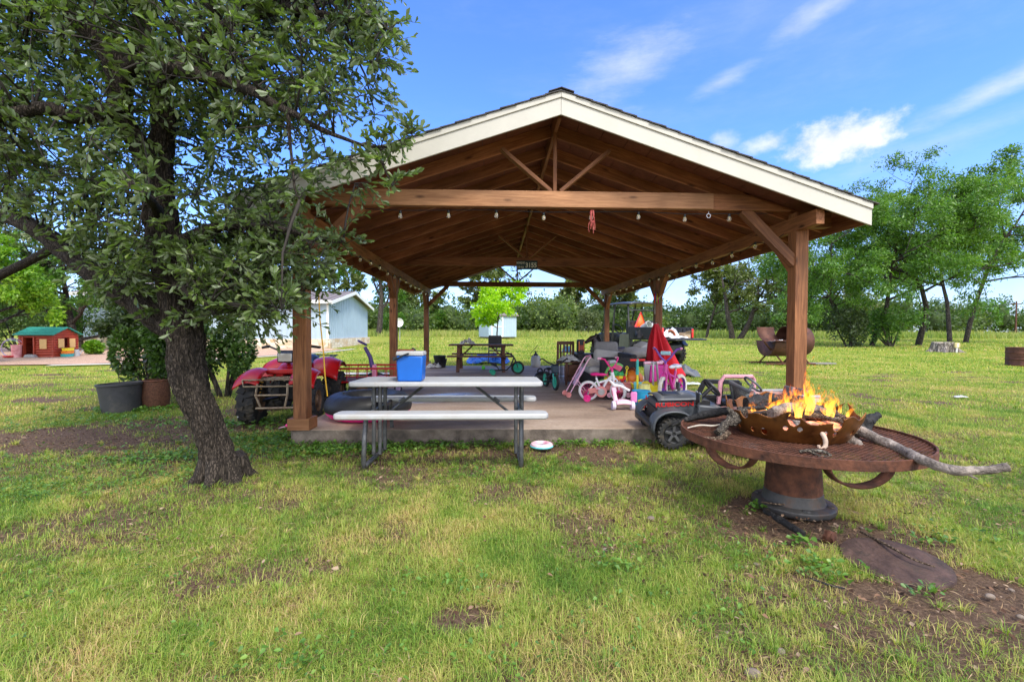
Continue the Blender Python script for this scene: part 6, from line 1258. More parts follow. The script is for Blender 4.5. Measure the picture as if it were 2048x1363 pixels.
# ---------------------------------------------------------------- foliage
def leaves(name, pos, axis, size, tint, m, parent=None, near=False, aspect=.42, up=.6, rng=nrg):
    pos = np.asarray(pos, float); n = len(pos); axis = np.asarray(axis, float)+1e-6
    axis = axis/np.linalg.norm(axis, axis=1)[:, None]
    nrm = rng.normal(size=(n, 3)); nrm /= np.linalg.norm(nrm, axis=1)[:, None]; nrm[:, 2] += up*1.6
    side = np.cross(nrm, axis); side /= (np.linalg.norm(side, axis=1)[:, None]+1e-9); nz = np.cross(axis, side); s = np.asarray(size)[:, None]
    if near:
        prof = ((0, 0, 0), (.36, .34, .05), (.72, .5, .07), (1, 0, -.08), (.72, -.5, .07), (.36, -.34, .05)); faces = [(0, 5, 4, 3), (0, 3, 2, 1)]
    else:
        prof = ((0, 0, 0), (.5, .5, .06), (1, 0, -.1), (.5, -.5, .06)); faces = [(0, 3, 2, 1)]
    asp = aspect*rng.uniform(.8, 1.2, n)[:, None]; V = np.zeros((n, len(prof), 3))
    for i, (a, b_, c) in enumerate(prof): V[:, i] = pos+axis*s*a+side*s*b_*asp+nz*s*c
    return np_mesh(name, V.reshape(-1, 3), len(prof), faces, m, parent, tint, smooth=False)
def limb_pts(pts):
    out = []
    for i in range(len(pts)-1):
        p0, p1, p2, p3 = pts[max(0, i-1)], pts[i], pts[i+1], pts[min(len(pts)-1, i+2)]
        for j in range(5):
            t = j/5; out.append(tuple(.5*((2*b_)+(c-a)*t+(2*a-5*b_+4*c-d)*t*t+(3*b_-a-3*c+d)*t**3) for a, b_, c, d in zip(p0, p1, p2, p3)))
    out.append(tuple(pts[-1])); return out
def bumpy(mb, i0, amt, fr, zs=.35):
    for i in range(i0, len(mb.v)):
        v = Vector(mb.v[i]); q = Vector((v.x*fr, v.y*fr, v.z*fr*zs)); d = Vector((mnoise.noise(q), mnoise.noise(q+Vector((9, 3, 1))), 0)); mb.v[i] = tuple(v+d*amt)
# ---------------------------------------------------------------- the big oak beside the pavilion
oakb = barkmat('oak_bark', (.024, .018, .013), (.10, .078, .06), 34., 5., .7)
oakl = leafmat('oak_leaves', [(.055, .092, .022), (.09, .145, .032), (.135, .195, .045), (.22, .28, .075)], under=(.16, .205, .095), trans=.34, rough=.36, spec=.5)
OB = G(447, 956); oak = thing('oak_tree', 'large dark live oak with leaning furrowed trunk in front of the pavilion', 'tree', OB)
def kp(px, py, Y, r): p = P(px, py, Y)-OB; return (p.x, p.y, p.z, r)
LIMBS = [[kp(450, 968, 3.86, .20), kp(446, 945, 3.86, .16), kp(430, 895, 3.87, .132), kp(398, 800, 3.9, .126), kp(376, 725, 3.93, .150), kp(371, 665, 3.96, .145), kp(350, 585, 3.96, .122), kp(332, 500, 3.96, .132), kp(322, 420, 3.95, .118), kp(316, 330, 3.95, .105), kp(326, 250, 3.9, .088), kp(318, 170, 3.85, .075), kp(290, 80, 3.8, .065), kp(262, -80, 3.8, .05)],
         [kp(372, 680, 3.98, .14), kp(308, 628, 4.02, .115), kp(232, 575, 4.1, .098), kp(150, 520, 4.2, .085), kp(60, 450, 4.3, .075), kp(-70, 400, 4.4, .06)],
         [kp(318, 370, 3.95, .09), kp(285, 300, 3.85, .085), kp(242, 235, 3.7, .08), kp(236, 165, 3.6, .078), kp(212, 98, 3.5, .07), kp(119, 10, 3.4, .055), kp(30, -90, 3.3, .04)],
         [kp(240, 190, 3.62, .06), kp(272, 122, 3.5, .058), kp(383, 145, 3.3, .048), kp(485, 174, 3.15, .036), kp(575, 222, 3.05, .024), kp(650, 262, 3.0, .016), kp(740, 292, 2.95, .009), kp(812, 288, 2.95, .005)],
         [kp(238, 215, 3.65, .06), kp(150, 235, 3.5, .05), kp(90, 216, 3.4, .045), kp(-40, 240, 3.3, .035)],
         [kp(318, 170, 3.85, .055), kp(420, 70, 3.6, .042), kp(560, 20, 3.4, .032), kp(690, 40, 3.25, .02), kp(770, 62, 3.2, .009)],
         [kp(334, 500, 3.95, .06), kp(430, 455, 3.8, .042), kp(540, 455, 3.7, .028), kp(650, 480, 3.65, .012), kp(690, 486, 3.65, .006)],
         [kp(322, 430, 3.93, .045), kp(300, 400, 3.4, .032), kp(262, 370, 2.9, .018)],
         [kp(350, 575, 3.98, .06), kp(450, 540, 4.5, .045), kp(545, 560, 4.9, .025), kp(600, 560, 5.1, .012)],
         [kp(575, 222, 3.05, .013), kp(580, 290, 3.0, .010), kp(587, 372, 2.96, .007), kp(600, 400, 2.95, .004)],
         [kp(-20, 560, 5.0, .05), kp(100, 500, 4.8, .04), kp(180, 450, 4.6, .03)],
         [kp(345, 560, 3.95, .05), kp(380, 590, 3.6, .03), kp(420, 610, 3.4, .014)],
         [kp(740, 292, 2.95, .007), kp(765, 330, 2.95, .006), kp(785, 372, 2.95, .004)]]
mb = MB(); allp = []
for k, lm in enumerate(LIMBS):
    q = limb_pts(lm); i0 = len(mb.v); allp += q
    if k in (0, 1):                                          # furrowed bark: ridges cut into the surface itself
        fine = []
        for a_, b_ in zip(q[:-1], q[1:]): fine += [tuple(u+(v-u)*j/5 for u, v in zip(a_, b_)) for j in range(5)]
        fine.append(q[-1]); nr = 110 if k == 0 else 70; mb.tube([p[:3] for p in fine], [p[3] for p in fine], nr)
        bumpy(mb, i0, .03, 6)
        for i in range(i0, len(mb.v)):
            c_ = Vector(fine[min(len(fine)-1, (i-i0)//nr)][:3]); v = Vector(mb.v[i]); d = (v-c_); rr_ = max(.02, d.length); d.normalize(); z_ = (i-i0)//nr*.012
            an = math.atan2(d.y, d.x)+.25*math.sin(z_*6); w_ = rr_*46; q2 = Vector((math.cos(an)*w_*.55, math.sin(an)*w_*.55, z_*7)); q3 = Vector((math.cos(an)*w_*1.3, math.sin(an)*w_*1.3, z_*16+7))
            mb.v[i] = tuple(v-d*(.020*max(0., 1-3.2*abs(mnoise.noise(q2)))+.009*max(0., 1-3*abs(mnoise.noise(q3)))-.004*mnoise.noise(q3*2.3))*min(1, rr_*9))
    else: mb.tube([p[:3] for p in q], [p[3] for p in q], 10); bumpy(mb, i0, .018, 9)
for k in range(7):                                           # root flare
    a = 2*PI*k/7+.3; mb.tube([(.10*math.cos(a), .10*math.sin(a), .16), (.17*math.cos(a), .17*math.sin(a), .03), (.29*math.cos(a), .29*math.sin(a), -.05)], [.085, .06, .03], 8)
mb.build('trunk', oakb, oak, smooth=70)
allp = np.array(allp)
poly = [(-120, -260), (720, -200), (775, -10), (790, 62), (752, 150), (750, 235), (835, 270), (806, 312), (740, 330), (690, 400), (690, 480), (650, 540), (560, 630), (440, 650), (405, 600), (335, 640), (290, 560), (215, 585), (120, 500), (60, 470), (-120, 440)]
def inside(x, y):
    c = False; n = len(poly)
    for i in range(n):
        (x1, y1), (x2, y2) = poly[i], poly[(i+1) % n]
        if (y1 > y) != (y2 > y) and x < (x2-x1)*(y-y1)/(y2-y1)+x1: c = not c
    return c
orr = random.Random(21); clumps = []
gy = -250
while gy < 660:
    gx = -120
    while gx < 850:
        for lay in range(3):
            x = gx+orr.uniform(-30, 30); y = gy+orr.uniform(-28, 28)
            if not inside(x, y): continue
            far = 4.3 if x > 470 else 5.2
            Y = orr.uniform(2.75, 3.4) if lay == 0 else (orr.uniform(3.3, 4.0) if lay == 1 else orr.uniform(3.9, far))
            if lay == 0 and (y > 300 or orr.random() < .45) and not (x > 560): continue
            if x > 640 and lay == 2: continue
            if x > 590 and y > 235 and orr.random() < .82: continue
            if 470 < x <= 590 and 290 < y < 420 and orr.random() < .78: continue
            if 290 < x < 420 and 260 < y < 640 and Y < 3.9 and orr.random() < .88: continue       # the stem stays in view
            if 190 < x < 345 and 60 < y < 330 and Y < 3.7 and orr.random() < .6: continue
            if x < 340 and y > 395+.62*x-40 and y < 395+.62*x+75 and Y < 4.4 and orr.random() < .8: continue
            clumps.append((P(x, y, Y)-OB, .26 if lay else .20))
        gx += 47
    gy += 47
for k in range(62):
    a_ = orr.uniform(0, 6.28); q_ = math.sqrt(orr.random()); clumps.append((P(505+128*q_*math.cos(a_), 535+98*q_*math.sin(a_), orr.uniform(3.6, 4.45))-OB, .22))
for k in range(26): clumps.append((P(orr.uniform(195, 320), orr.uniform(480, 600), orr.uniform(3.5, 4.6))-OB, .2))
for k in range(8): clumps.append((P(orr.uniform(360, 425), orr.uniform(500, 630), orr.uniform(3.3, 3.6))-OB, .16))
for x, y, Y in ((800, 280, 2.95), (825, 272, 2.95), (770, 330, 2.95), (785, 372, 2.95), (760, 300, 2.95), (690, 488, 3.65), (662, 482, 3.65), (590, 360, 2.96), (600, 395, 2.95), (640, 330, 3.0), (700, 320, 2.97), (780, 62, 3.2), (285, 385, 2.8), (255, 365, 2.85), (780, 100, 3.2), (740, 130, 3.2)): clumps.append((P(x, y, Y)-OB, .13))
mb = MB(); LP, LA, LSZ, LT = [], [], [], []
for c, rad in clumps:
    d = np.linalg.norm(allp[:, :3]-np.array(c), axis=1); j = int(np.argmin(d)); src = Vector(allp[j, :3]); dist = (c-src).length
    if dist > .06:
        mid = src.lerp(c, .55)+Vector((orr.uniform(-.08, .08), orr.uniform(-.08, .08), orr.uniform(-.02, .12)))*min(1, dist)
        r0 = min(.016, .004+.010*dist); mb.tube([src, src.lerp(mid, .5)+Vector((0, 0, .02)), mid, mid.lerp(c, .6), c], [r0, r0*.85, r0*.65, r0*.5, .003], 5)
    ntw = 9 if rad > .2 else 6; base_t = orr.random()*.45
    for t_ in range(ntw):
        dr = Vector((orr.gauss(0, 1), orr.gauss(0, 1), orr.gauss(.05, .75))).normalized(); ln = rad*orr.uniform(.6, 1.5); e = c+dr*ln+Vector((0, 0, -.05*ln)); m_ = c+dr*ln*.5+Vector((0, 0, .03))
        mb.tube([c, m_, e], [.0032, .0024, .0012], 3, cap=False)
        nl = orr.randint(8, 12)
        for q in range(nl):
            f = .3+.7*(q+orr.random())/nl; p = c.lerp(m_, f*2) if f < .5 else m_.lerp(e, f*2-1)
            ax = (dr*(.9 if q < nl-3 else 1.5)+Vector((orr.gauss(0, .6), orr.gauss(0, .6), orr.gauss(0, .5)))); LP.append(p); LA.append(ax); LSZ.append(orr.uniform(.042, .078)); LT.append(min(1, max(0, base_t+orr.gauss(.15, .22))))
mb.build('twigs', mat('twig_bark', (.035, .028, .022), .8, var=.3), oak, smooth=180)
LP = np.array(LP); ok = ~((LP[:, 1]+OB.y > 4.55) & (LP[:, 0]+OB.x > -2.72) & (LP[:, 2]+OB.z > 2.2))
leaves('crown', LP[ok], np.array(LA)[ok], np.array(LSZ)[ok], np.array(LT)[ok], oakl, oak, near=True, aspect=.40, up=.45)
print('oak leaves', ok.sum(), 'clumps', len(clumps))
# ---------------------------------------------------------------- trees further off
greyb = barkmat('grey_bark', (.06, .05, .042), (.20, .175, .15), 7., 2., .6); darkb = barkmat('dark_bark', (.028, .022, .018), (.10, .085, .07), 7., 2., .6); deadb = mat('lichened_dead_wood', (.30, .29, .26), .9, var=.5, scale=12.)
LM = {'deep': leafmat('deep_green_leaves', [(.022, .055, .012), (.045, .095, .018), (.075, .14, .026), (.12, .19, .04)]), 'olive': leafmat('olive_leaves', [(.045, .07, .017), (.08, .115, .026), (.125, .16, .04), (.18, .21, .065)]), 'mid': leafmat('mid_green_leaves', [(.038, .10, .016), (.070, .165, .022), (.115, .23, .032), (.18, .30, .05)], trans=.35),
      'bright': leafmat('bright_green_leaves', [(.06, .15, .012), (.11, .24, .015), (.18, .33, .02), (.28, .42, .04)], trans=.4), 'lime': leafmat('lime_leaves', [(.14, .30, .006), (.24, .44, .008), (.36, .56, .012), (.50, .66, .03)], trans=.42),
      'dark': leafmat('dark_green_leaves', [(.018, .036, .012), (.032, .058, .017), (.055, .085, .024), (.09, .12, .04)]), 'sage': leafmat('sage_leaves', [(.06, .085, .035), (.09, .12, .05), (.13, .16, .07), (.18, .21, .10)])}
class TreeMaker:
    def __init__(s, seed): s.r = random.Random(seed); s.g = np.random.default_rng(seed); s.mb = MB(); s.tips = []; s.dead = MB()
    def branch(s, p, d, L, r, lvl, droop=.0, kids_n=(4, 5, 4), spread=.9, tip_ps=3, start=.3):
        n = 6; pts = [p.copy()]; d = d.normalized()
        for i in range(n):
            d = (d+Vector((s.r.gauss(0, .13), s.r.gauss(0, .13), s.r.gauss(.04, .10)-droop*.12))).normalized(); pts.append(pts[-1]+d*L/n)
        s.mb.tube(pts, [r*(1-.75*i/n) for i in range(n+1)], 8 if lvl == 0 else 5, cap=False)
        if lvl >= len(kids_n):
            for i in range(2, n+1):
                for _ in range(tip_ps if i == n else 1): s.tips.append((pts[i], (pts[i]-pts[i-1]).normalized()))
            return
        for k in range(kids_n[lvl]):
            t = start+(1-start)*(k+s.r.random())/kids_n[lvl]; i = min(n-1, int(t*n)); q = pts[i].lerp(pts[i+1], t*n-i); dd = (pts[i+1]-pts[i]).normalized()
            o = Vector((s.r.gauss(0, 1), s.r.gauss(0, 1), s.r.gauss(.15, .5))); o = (o-dd*o.dot(dd)).normalized()
            s.branch(q, dd*(.75-.25*spread)+o*spread, L*s.r.uniform(.45, .72)*(1-.25*t), r*(.6-.3*t), lvl+1, droop, kids_n, spread, tip_ps, .25)
        s.tips.append((pts[-1], d))
    def crown(s, per, rad, size, m, parent, aspect=.5, up=.6, droop=0.):
        n = len(s.tips); P0 = np.repeat(np.array([t[0] for t in s.tips]), per, 0); A0 = np.repeat(np.array([t[1] for t in s.tips]), per, 0); N = len(P0)
        off = s.g.normal(size=(N, 3))*rad; off[:, 2] *= .7; tp_ = np.array([t[0] for t in s.tips]); base = np.repeat(s.g.uniform(.0, .35, n)+.5*vnoise(tp_[:, 0]+tp_[:, 2]*.7, tp_[:, 1]+tp_[:, 2], .9, 3), per)
        A = A0*.6+s.g.normal(size=(N, 3))*.7; A[:, 2] -= droop
        return leaves('crown', P0+off, A, s.g.uniform(.65, 1.25, N)*size, np.clip(base+s.g.normal(0, .18, N)+.15, 0, 1), m, parent, aspect=aspect, up=up, rng=s.g)
def tree(label, px, py, hpx, lm, bark=greyb, seed=1, lean=(0, 0), kids_n=(5, 4, 3), spread=.85, per=16, size=None, trunk_r=None, wid=1., droop=0., name='tree', Y=None, stems=1, aspect=.5, rad=None, first=.35, tall=.62, dead=0):
    g = G(px, py) if Y is None else Vector((P(px, py, Y).x, Y, gz(0, Y)))
    H = (py-hpx)*g.y/FPX; T = thing(name, label, 'tree', g); M = TreeMaker(seed); tr = trunk_r or H*.022
    for k in range(stems):
        a = 2*PI*k/max(1, stems)+seed; d = Vector((lean[0]+(.28*math.cos(a) if stems > 1 else 0), lean[1]+(.28*math.sin(a) if stems > 1 else 0), 1))
        M.branch(Vector((.12*H*.3*math.cos(a)*(stems > 1), .1*H*.3*math.sin(a)*(stems > 1), -.1)), d, H*tall*M.r.uniform(.9, 1.08), tr*(1 if stems == 1 else .75), 0, droop, kids_n, spread, start=first)
    px_m = g.y/FPX*2
    for i, v in enumerate(M.mb.v): M.mb.v[i] = (v[0]*wid, v[1]*wid, v[2])
    M.tips = [(Vector((p.x*wid, p.y*wid, p.z)), d) for p, d in M.tips]
    zt = max(p.z for p, d in M.tips); k = (H-.25)/zt; kx = .5+.5*k
    for i, v in enumerate(M.mb.v): M.mb.v[i] = (v[0]*kx, v[1]*kx, v[2]*k if v[2] > 0 else v[2])
    M.tips = [(Vector((p.x*kx, p.y*kx, p.z*k)), d) for p, d in M.tips]
    M.mb.build('trunk', bark, T, smooth=70)
    if per: M.crown(per, rad or H*.019, size or max(.10, px_m*3.2), LM[lm], T, aspect, droop=droop)
    if dead:
        D = MB()
        for k in range(dead):
            p, d = M.r.choice(M.tips); q = [p]
            for j in range(5): d = (d+Vector((M.r.gauss(0, .5), M.r.gauss(0, .5), M.r.gauss(-.1, .4)))).normalized(); q.append(q[-1]+d*H*.035)
            D.tube(q, [.03*(1-.15*j) for j in range(6)], 4, cap=False)
        D.build('dead_twigs', deadb, T)
    return T
def bush(label, px, py, hpx, wpx, lm, seed=1, n=2600, size=None, name='bush', cat='bush', Y=None, group=None):
    g = G(px, py) if Y is None else Vector((P(px, py, Y).x, Y, gz(0, Y))); sc = g.y/FPX; H = (py-hpx)*sc; W = wpx*sc
    T = thing(name, label, cat, g, group=group); rg = np.random.default_rng(seed); r2 = random.Random(seed)
    nb = 11; cs = np.array([(r2.uniform(-.38, .38)*W, r2.uniform(-.3, .3)*W, r2.uniform(.25, .72)*H) for _ in range(nb)]); rs = np.array([r2.uniform(.2, .34) for _ in range(nb)])
    bi = rg.integers(0, nb, n); dirs = rg.normal(size=(n, 3)); dirs /= np.linalg.norm(dirs, axis=1)[:, None]; rr = rs[bi][:, None]*rg.uniform(.55, 1.08, n)[:, None]**.6
    pos = cs[bi]+dirs*rr*np.array([W*.62, W*.62, H*.85]); pos[:, 2] = np.maximum(pos[:, 2], .03*H)
    tt = np.clip(rs[bi]*0+r2.random()*.1+rg.normal(.42, .2, n)+(vnoise(bi*3.1, bi*1.7, 1., 4)-.5)*.4, 0, 1)
    ax = dirs+rg.normal(size=(n, 3))*.6; leaves('foliage', pos, ax, rg.uniform(.6, 1.3, n)*(size or max(.05, sc*5.)), tt, LM[lm], T, aspect=.55, up=.5, rng=rg)
    mb = MB()
    for k in range(7):
        c = cs[k]; mb.tube([(c[0]*.15, c[1]*.15, -.05), (c[0]*.6, c[1]*.6, c[2]*.5), tuple(c)], [H*.02, H*.014, H*.006], 5)
    mb.build('stems', darkb, T); return T
# the tall cluster on the right
tree('tall bushy green tree, leftmost of the right cluster, with slanting trunk', 1728, 691, 330, 'mid', darkb, 3, lean=(-.10, 0), kids_n=(9, 5, 3), spread=1.0, per=27, rad=.25, trunk_r=.2, droop=.45, wid=1.0, first=.3, aspect=.34, stems=2)
tree('tallest green tree in the middle of the right cluster', 1836, 690, 296, 'mid', darkb, 5, lean=(.06, 0), kids_n=(9, 5, 3), spread=1.0, per=27, rad=.25, trunk_r=.2, droop=.45, wid=1.0, first=.4, aspect=.34)
tree('spreading green tree with curved limb behind the tree stump', 1915, 684, 318, 'mid', darkb, 8, lean=(.16, .0), kids_n=(9, 5, 3), spread=1.0, per=27, rad=.25, trunk_r=.2, droop=.45, wid=1.1, first=.42, aspect=.34, stems=2)
bush('dark undergrowth bush round the foot of the leftmost right-hand tree', 1700, 693, 590, 90, 'dark', 2, 3200); bush('mid green undergrowth bush between the two right-hand trunks', 1782, 692, 600, 80, 'mid', 3, 2800)
# the gnarled pair beyond the right front post
tree('gnarled leaning oak with bare lichened limbs beyond the right front post', 1472, 677, 505, 'olive', darkb, 13, lean=(.35, 0), kids_n=(5, 4, 3), spread=1.1, per=8, wid=1.35, dead=50, stems=2, trunk_r=.27)
tree('slim dark-trunked oak hung with pale lichen left of the gnarled oak', 1413, 675, 500, 'olive', darkb, 15, kids_n=(7, 4, 3), spread=.9, per=13, dead=40, trunk_r=.17, wid=1.0, first=.4)
tree('low bare-limbed oak right of the right front post', 1640, 668, 535, 'olive', darkb, 17, lean=(-.3, 0), kids_n=(5, 4, 3), spread=1.1, per=6, wid=1.3, dead=30)
# seen through the pavilion
tree('slender young lime green tree on the lawn before the shed', 993, 700, 556, 'lime', darkb, 19, kids_n=(10, 4, 3), spread=1.0, per=8, first=.4, size=.17, trunk_r=.075, tall=.95, wid=.72, rad=.1)
tree('upright oak with open crown right of the bare tree', 1128, 664, 548, 'olive', darkb, 23, kids_n=(8, 4, 3), per=13, spread=.95, first=.3, wid=1.0)
tree('pale-trunked leaning tree behind the right rear post', 1212, 666, 540, 'olive', greyb, 25, lean=(-.12, 0), kids_n=(6, 4, 3), per=11, spread=1., dead=14)
tree('nearly bare tree with crooked grey limbs behind the lime tree', 1038, 662, 520, 'olive', greyb, 27, lean=(.05, 0), kids_n=(5, 4, 2), per=1, spread=1.0, dead=30, first=.35)
tree('broad olive green oak rising behind the lime tree', 970, 662, 535, 'olive', darkb, 29, kids_n=(7, 4, 3), per=14, spread=1., wid=1.2)
tree('leafy dark-trunked tree right of the blue house gable', 757, 672, 455, 'mid', darkb, 31, kids_n=(7, 4, 4), per=13, spread=1., wid=1.1, first=.3)
tree('olive oak between the middle and rear left posts', 838, 664, 570, 'olive', darkb, 33, kids_n=(6, 4, 3), per=13, spread=1., wid=1.2)
tree('tall green tree rising behind the blue house roof', 640, 668, 480, 'olive', darkb, 35, kids_n=(7, 4, 3), per=13, spread=1., wid=1.2)
tree('deep green tree behind the log playhouse', 140, 690, 450, 'mid', darkb, 37, kids_n=(9, 5, 3), per=24, spread=1., wid=1.3, first=.12, Y=23.)
tree('bright spring-green tree overhanging the log playhouse', -20, 700, 420, 'bright', darkb, 39, kids_n=(11, 5, 3), per=22, spread=1.05, wid=1.15, first=.3, Y=16.0, size=.15)
tree('sparse olive oak behind the bright tree at the far left', -40, 690, 380, 'sage', darkb, 41, kids_n=(8, 5, 3), per=16, spread=1., wid=1.3, Y=21.)
tree('dark oak crown showing over the house wing', 330, 668, 470, 'olive', darkb, 43, kids_n=(7, 4, 3), per=14, spread=1., wid=1.3)
for lb, px, py, hp, wp, lm, sd in (('round dark bush right of the shed', 1062, 662, 612, 66, 'dark', 1), ('wide olive bush further right of the shed', 1100, 661, 626, 60, 'olive', 5), ('bright bush left of the shed', 905, 663, 618, 66, 'mid', 7), ('big rounded green bush near the rear left post', 868, 664, 610, 58, 'mid', 9),
        ('light green bush behind the pale-trunked tree', 1232, 663, 618, 74, 'mid', 11), ('light green bush in front of the buggy cab', 1180, 668, 612, 44, 'sage', 13), ('low bright bush left of the slim oak', 1362, 664, 632, 62, 'mid', 15), ('low bright bush between the slim and gnarled oaks', 1440, 664, 626, 56, 'mid', 17),
        ('rounded bush behind the barrel smoker', 1545, 663, 622, 70, 'mid', 19), ('olive bush right of the front post', 1625, 663, 612, 70, 'olive', 21), ('dark bush behind the tree stump', 1960, 666, 585, 90, 'mid', 23), ('low bush below the utility pole', 2030, 664, 622, 60, 'olive', 25),
        ('green bush right of the house gable', 790, 668, 625, 50, 'mid', 27), ('small round shrub in the mulch right of the playhouse', 188, 709, 678, 34, 'bright', 29)):
    bush(lb, px, py, hp, wp, lm, sd, 2200)
bush('broad green bush between the playhouse and the house wing', 140, 698, 600, 85, 'mid', 61, 3000, Y=24.)
bush('dark hedge bush behind the left end of the playhouse', 40, 700, 600, 130, 'deep', 62, 3200, Y=22.)
# oak suckers round the trunk, sprig in the tub
bush('dense dark oak shrub behind the leaning oak trunk', 318, 806, 585, 135, 'deep', 51, 8000, .085, name='oak_shrub', cat='shrub')
bush('leafy oak shrub between the oak trunk and the quad bike', 450, 792, 600, 125, 'deep', 53, 6000, .075, name='oak_shrub', cat='shrub')
tree('leafy sapling arching over the grey planter tub', 305, 800, 575, 'dark', darkb, 55, lean=(-.12, 0), kids_n=(8, 5, 2), per=12, size=.075, rad=.07, trunk_r=.02, wid=1.2, name='oak_sapling')
gp = G(215, 829); T = thing('sprig', 'thin leafy sprig growing from the grey planter tub', 'plant', (gp.x-.05, gp.y+.3, .38)); pts = ft((0, 0, 0), (-.03, 0, .16), (.04, 0, .30), (.0, .02, .42)); MB().tube(pts, [.006, .005, .004, .002], 5).build('stem', greyb, T)
q = np.array([pts[1], pts[1], pts[2], pts[2], pts[3], pts[3], pts[3], pts[0], pts[0], pts[0], pts[0]]); leaves('leaves', q, nrg.normal(size=(len(q), 3))+np.array([0, 0, .3]), np.full(len(q), .11), np.full(len(q), .5), LM['dark'], T, near=True, aspect=.5)
# ---------------------------------------------------------------- the wood along the far edge of the field
rg = np.random.default_rng(77); pos, ax, sz, tt = [], [], [], []; core = MB()
for k in range(330):
    ang = rg.uniform(-1.0, 1.0); Y = rg.uniform(74, 112); X = math.tan(ang)*Y
    if abs(X) > 150: continue
    H = rg.uniform(3.2, 6.8)*(1.25 if abs(ang) > .45 else 1.); W = rg.uniform(3.5, 7); z = gz(0, min(Y, 95)); n = 700
    d = rg.normal(size=(n, 3)); d /= np.linalg.norm(d, axis=1)[:, None]; r = rg.uniform(.75, 1.08, n)[:, None]*(1+.22*np.sin(d[:, :1]*5+k)*np.cos(d[:, 2:]*6)+.2*np.sin(d[:, 1:2]*9+2*k)*np.sin(d[:, 2:]*11+k))
    p = d*r*np.array([W/2, W/2, H*.52])+np.array([X, Y, z+H*.5]); pos.append(p); ax.append(d+rg.normal(size=(n, 3))*.6); sz.append(rg.uniform(.28, .62, n)); tt.append(np.clip(rg.uniform(.1, .7)+rg.normal(0, .15, n), 0, 1))
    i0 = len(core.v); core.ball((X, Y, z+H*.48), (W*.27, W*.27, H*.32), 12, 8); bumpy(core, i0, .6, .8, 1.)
o = leaves('woods', np.concatenate(pos), np.concatenate(ax), np.concatenate(sz), np.concatenate(tt), leafmat('wood_leaves', [(.035, .065, .014), (.065, .115, .022), (.11, .165, .032), (.17, .21, .055)]), aspect=.7); tag(o, 'dense far wood along the edge of the field', 'woods', kind='stuff')
c_ = core.build('undergrowth', mat('wood_shade', (.045, .075, .02), .95, var=.4, scale=1.5), None, smooth=180); tag(c_, 'dark filler cores added inside the far wood crowns', 'undergrowth', kind='stuff')  # filler cores added inside the crowns so no light shows through
# ---------------------------------------------------------------- grass, weeds, litter
gr = np.random.default_rng(5)
def keep(x, y):
    sl = (x > -2.32) & (x < 3.64) & (y > 5.0) & (y < 14.25)
    md = (y > 14.3) & (x < -8.5)
    pd = ((x-2.12)**2+(y-3.15)**2 < .25**2) | ((x-OB.x)**2+(y-OB.y)**2 < .2**2) | ((x-PLX)**2+(y-PLY)**2 < .24**2) | ((x > -6.5) & (x < -2.3) & (y > 11.9) & (y < 12.5))
    return ~(sl | md | pd)
pl = bpy.data.objects['metal_disc'].location; PLX, PLY = pl.x, pl.y
P_, A_, B_, S_, T_ = [], [], [], [], []
def scatter(y0, y1, dens, hgt, wid, lean=.8, clump=1.):
    W = 1.45; area = (y1*y1-y0*y0)*W; n = int(area*dens)
    y = np.sqrt(gr.uniform(y0*y0, y1*y1, n)); x = gr.uniform(-W, W, n)*y+.05*y
    sx = fbm(x, y, 2.3, 21, 3); k = (gr.random(n) > soil(x, y)*1.25-.06) & keep(x, y) & (gr.random(n) < .1+1.55*sx**1.3); x, y = x[k], y[k]; n = len(x)
    h = hgt*gr.uniform(.5, 1.35, n)*(.55+.95*fbm(x, y, 1.1, 23, 3)); tn = fbm(x, y, .8, 31, 3)*.75+fbm(x, y, 3.2, 33, 3)*.95-.25+gr.normal(0, .19, n); P_.append(np.stack([x, y, gzn(x, y)-.012+(fbm(x, y, .9, 5)-.5)*.07*((np.abs(x) < 9) & (y < 11))], -1)); A_.append(gr.uniform(0, 2*PI, n)); B_.append(lean*np.abs(gr.normal(.55, .45, n))); S_.append(np.stack([h, wid*gr.uniform(.6, 1.4, n)], -1)); T_.append(np.clip(tn, 0, 1))
scatter(1.15, 2.6, 26000, .036, .0022, 1.5); scatter(1.15, 3.2, 2500, .052, .0026, 1.3); scatter(2.6, 4.2, 15000, .037, .0028, 1.5); scatter(4.2, 7., 6000, .042, .0042, 1.2); scatter(7., 12., 900, .042, .010); scatter(12., 24., 170, .055, .022); scatter(24, 48, 32, .08, .05)
n = 2600; y = np.sqrt(gr.uniform(1.15**2, 5.2**2, n)); x = gr.uniform(-1.4, 1.4, n)*y; k = keep(x, y) & (gr.random(n) > soil(x, y)*.8) & (gr.random(n) < .15+1.2*fbm(x, y, 1.4, 71, 3)); x, y = x[k], y[k]; m_ = 34; n = len(x)     # tussocks
tx = np.repeat(x, m_); ty = np.repeat(y, m_); ta = gr.uniform(0, 2*PI, n*m_); tr_ = np.abs(gr.normal(0, .022, n*m_)); th_ = np.repeat(gr.uniform(.03, .07, n), m_)*gr.uniform(.5, 1.2, n*m_); P_.append(np.stack([tx+tr_*np.cos(ta), ty+tr_*np.sin(ta), gzn(tx, ty)-.01+(fbm(tx, ty, .9, 5)-.5)*.07], -1)); A_.append(ta+gr.normal(0, .4, n*m_)); B_.append(np.abs(gr.normal(.75, .35, n*m_))); S_.append(np.stack([th_, .0026*gr.uniform(.6, 1.4, n*m_)*np.maximum(1, ty/2.8)], -1)); T_.append(np.clip(np.repeat(gr.uniform(.32, .95, n), m_)+gr.normal(0, .12, n*m_), 0, 1))
p = np.concatenate(P_); a = np.concatenate(A_); b = np.concatenate(B_); s = np.concatenate(S_); t = np.concatenate(T_); n = len(p); print('blades', n)
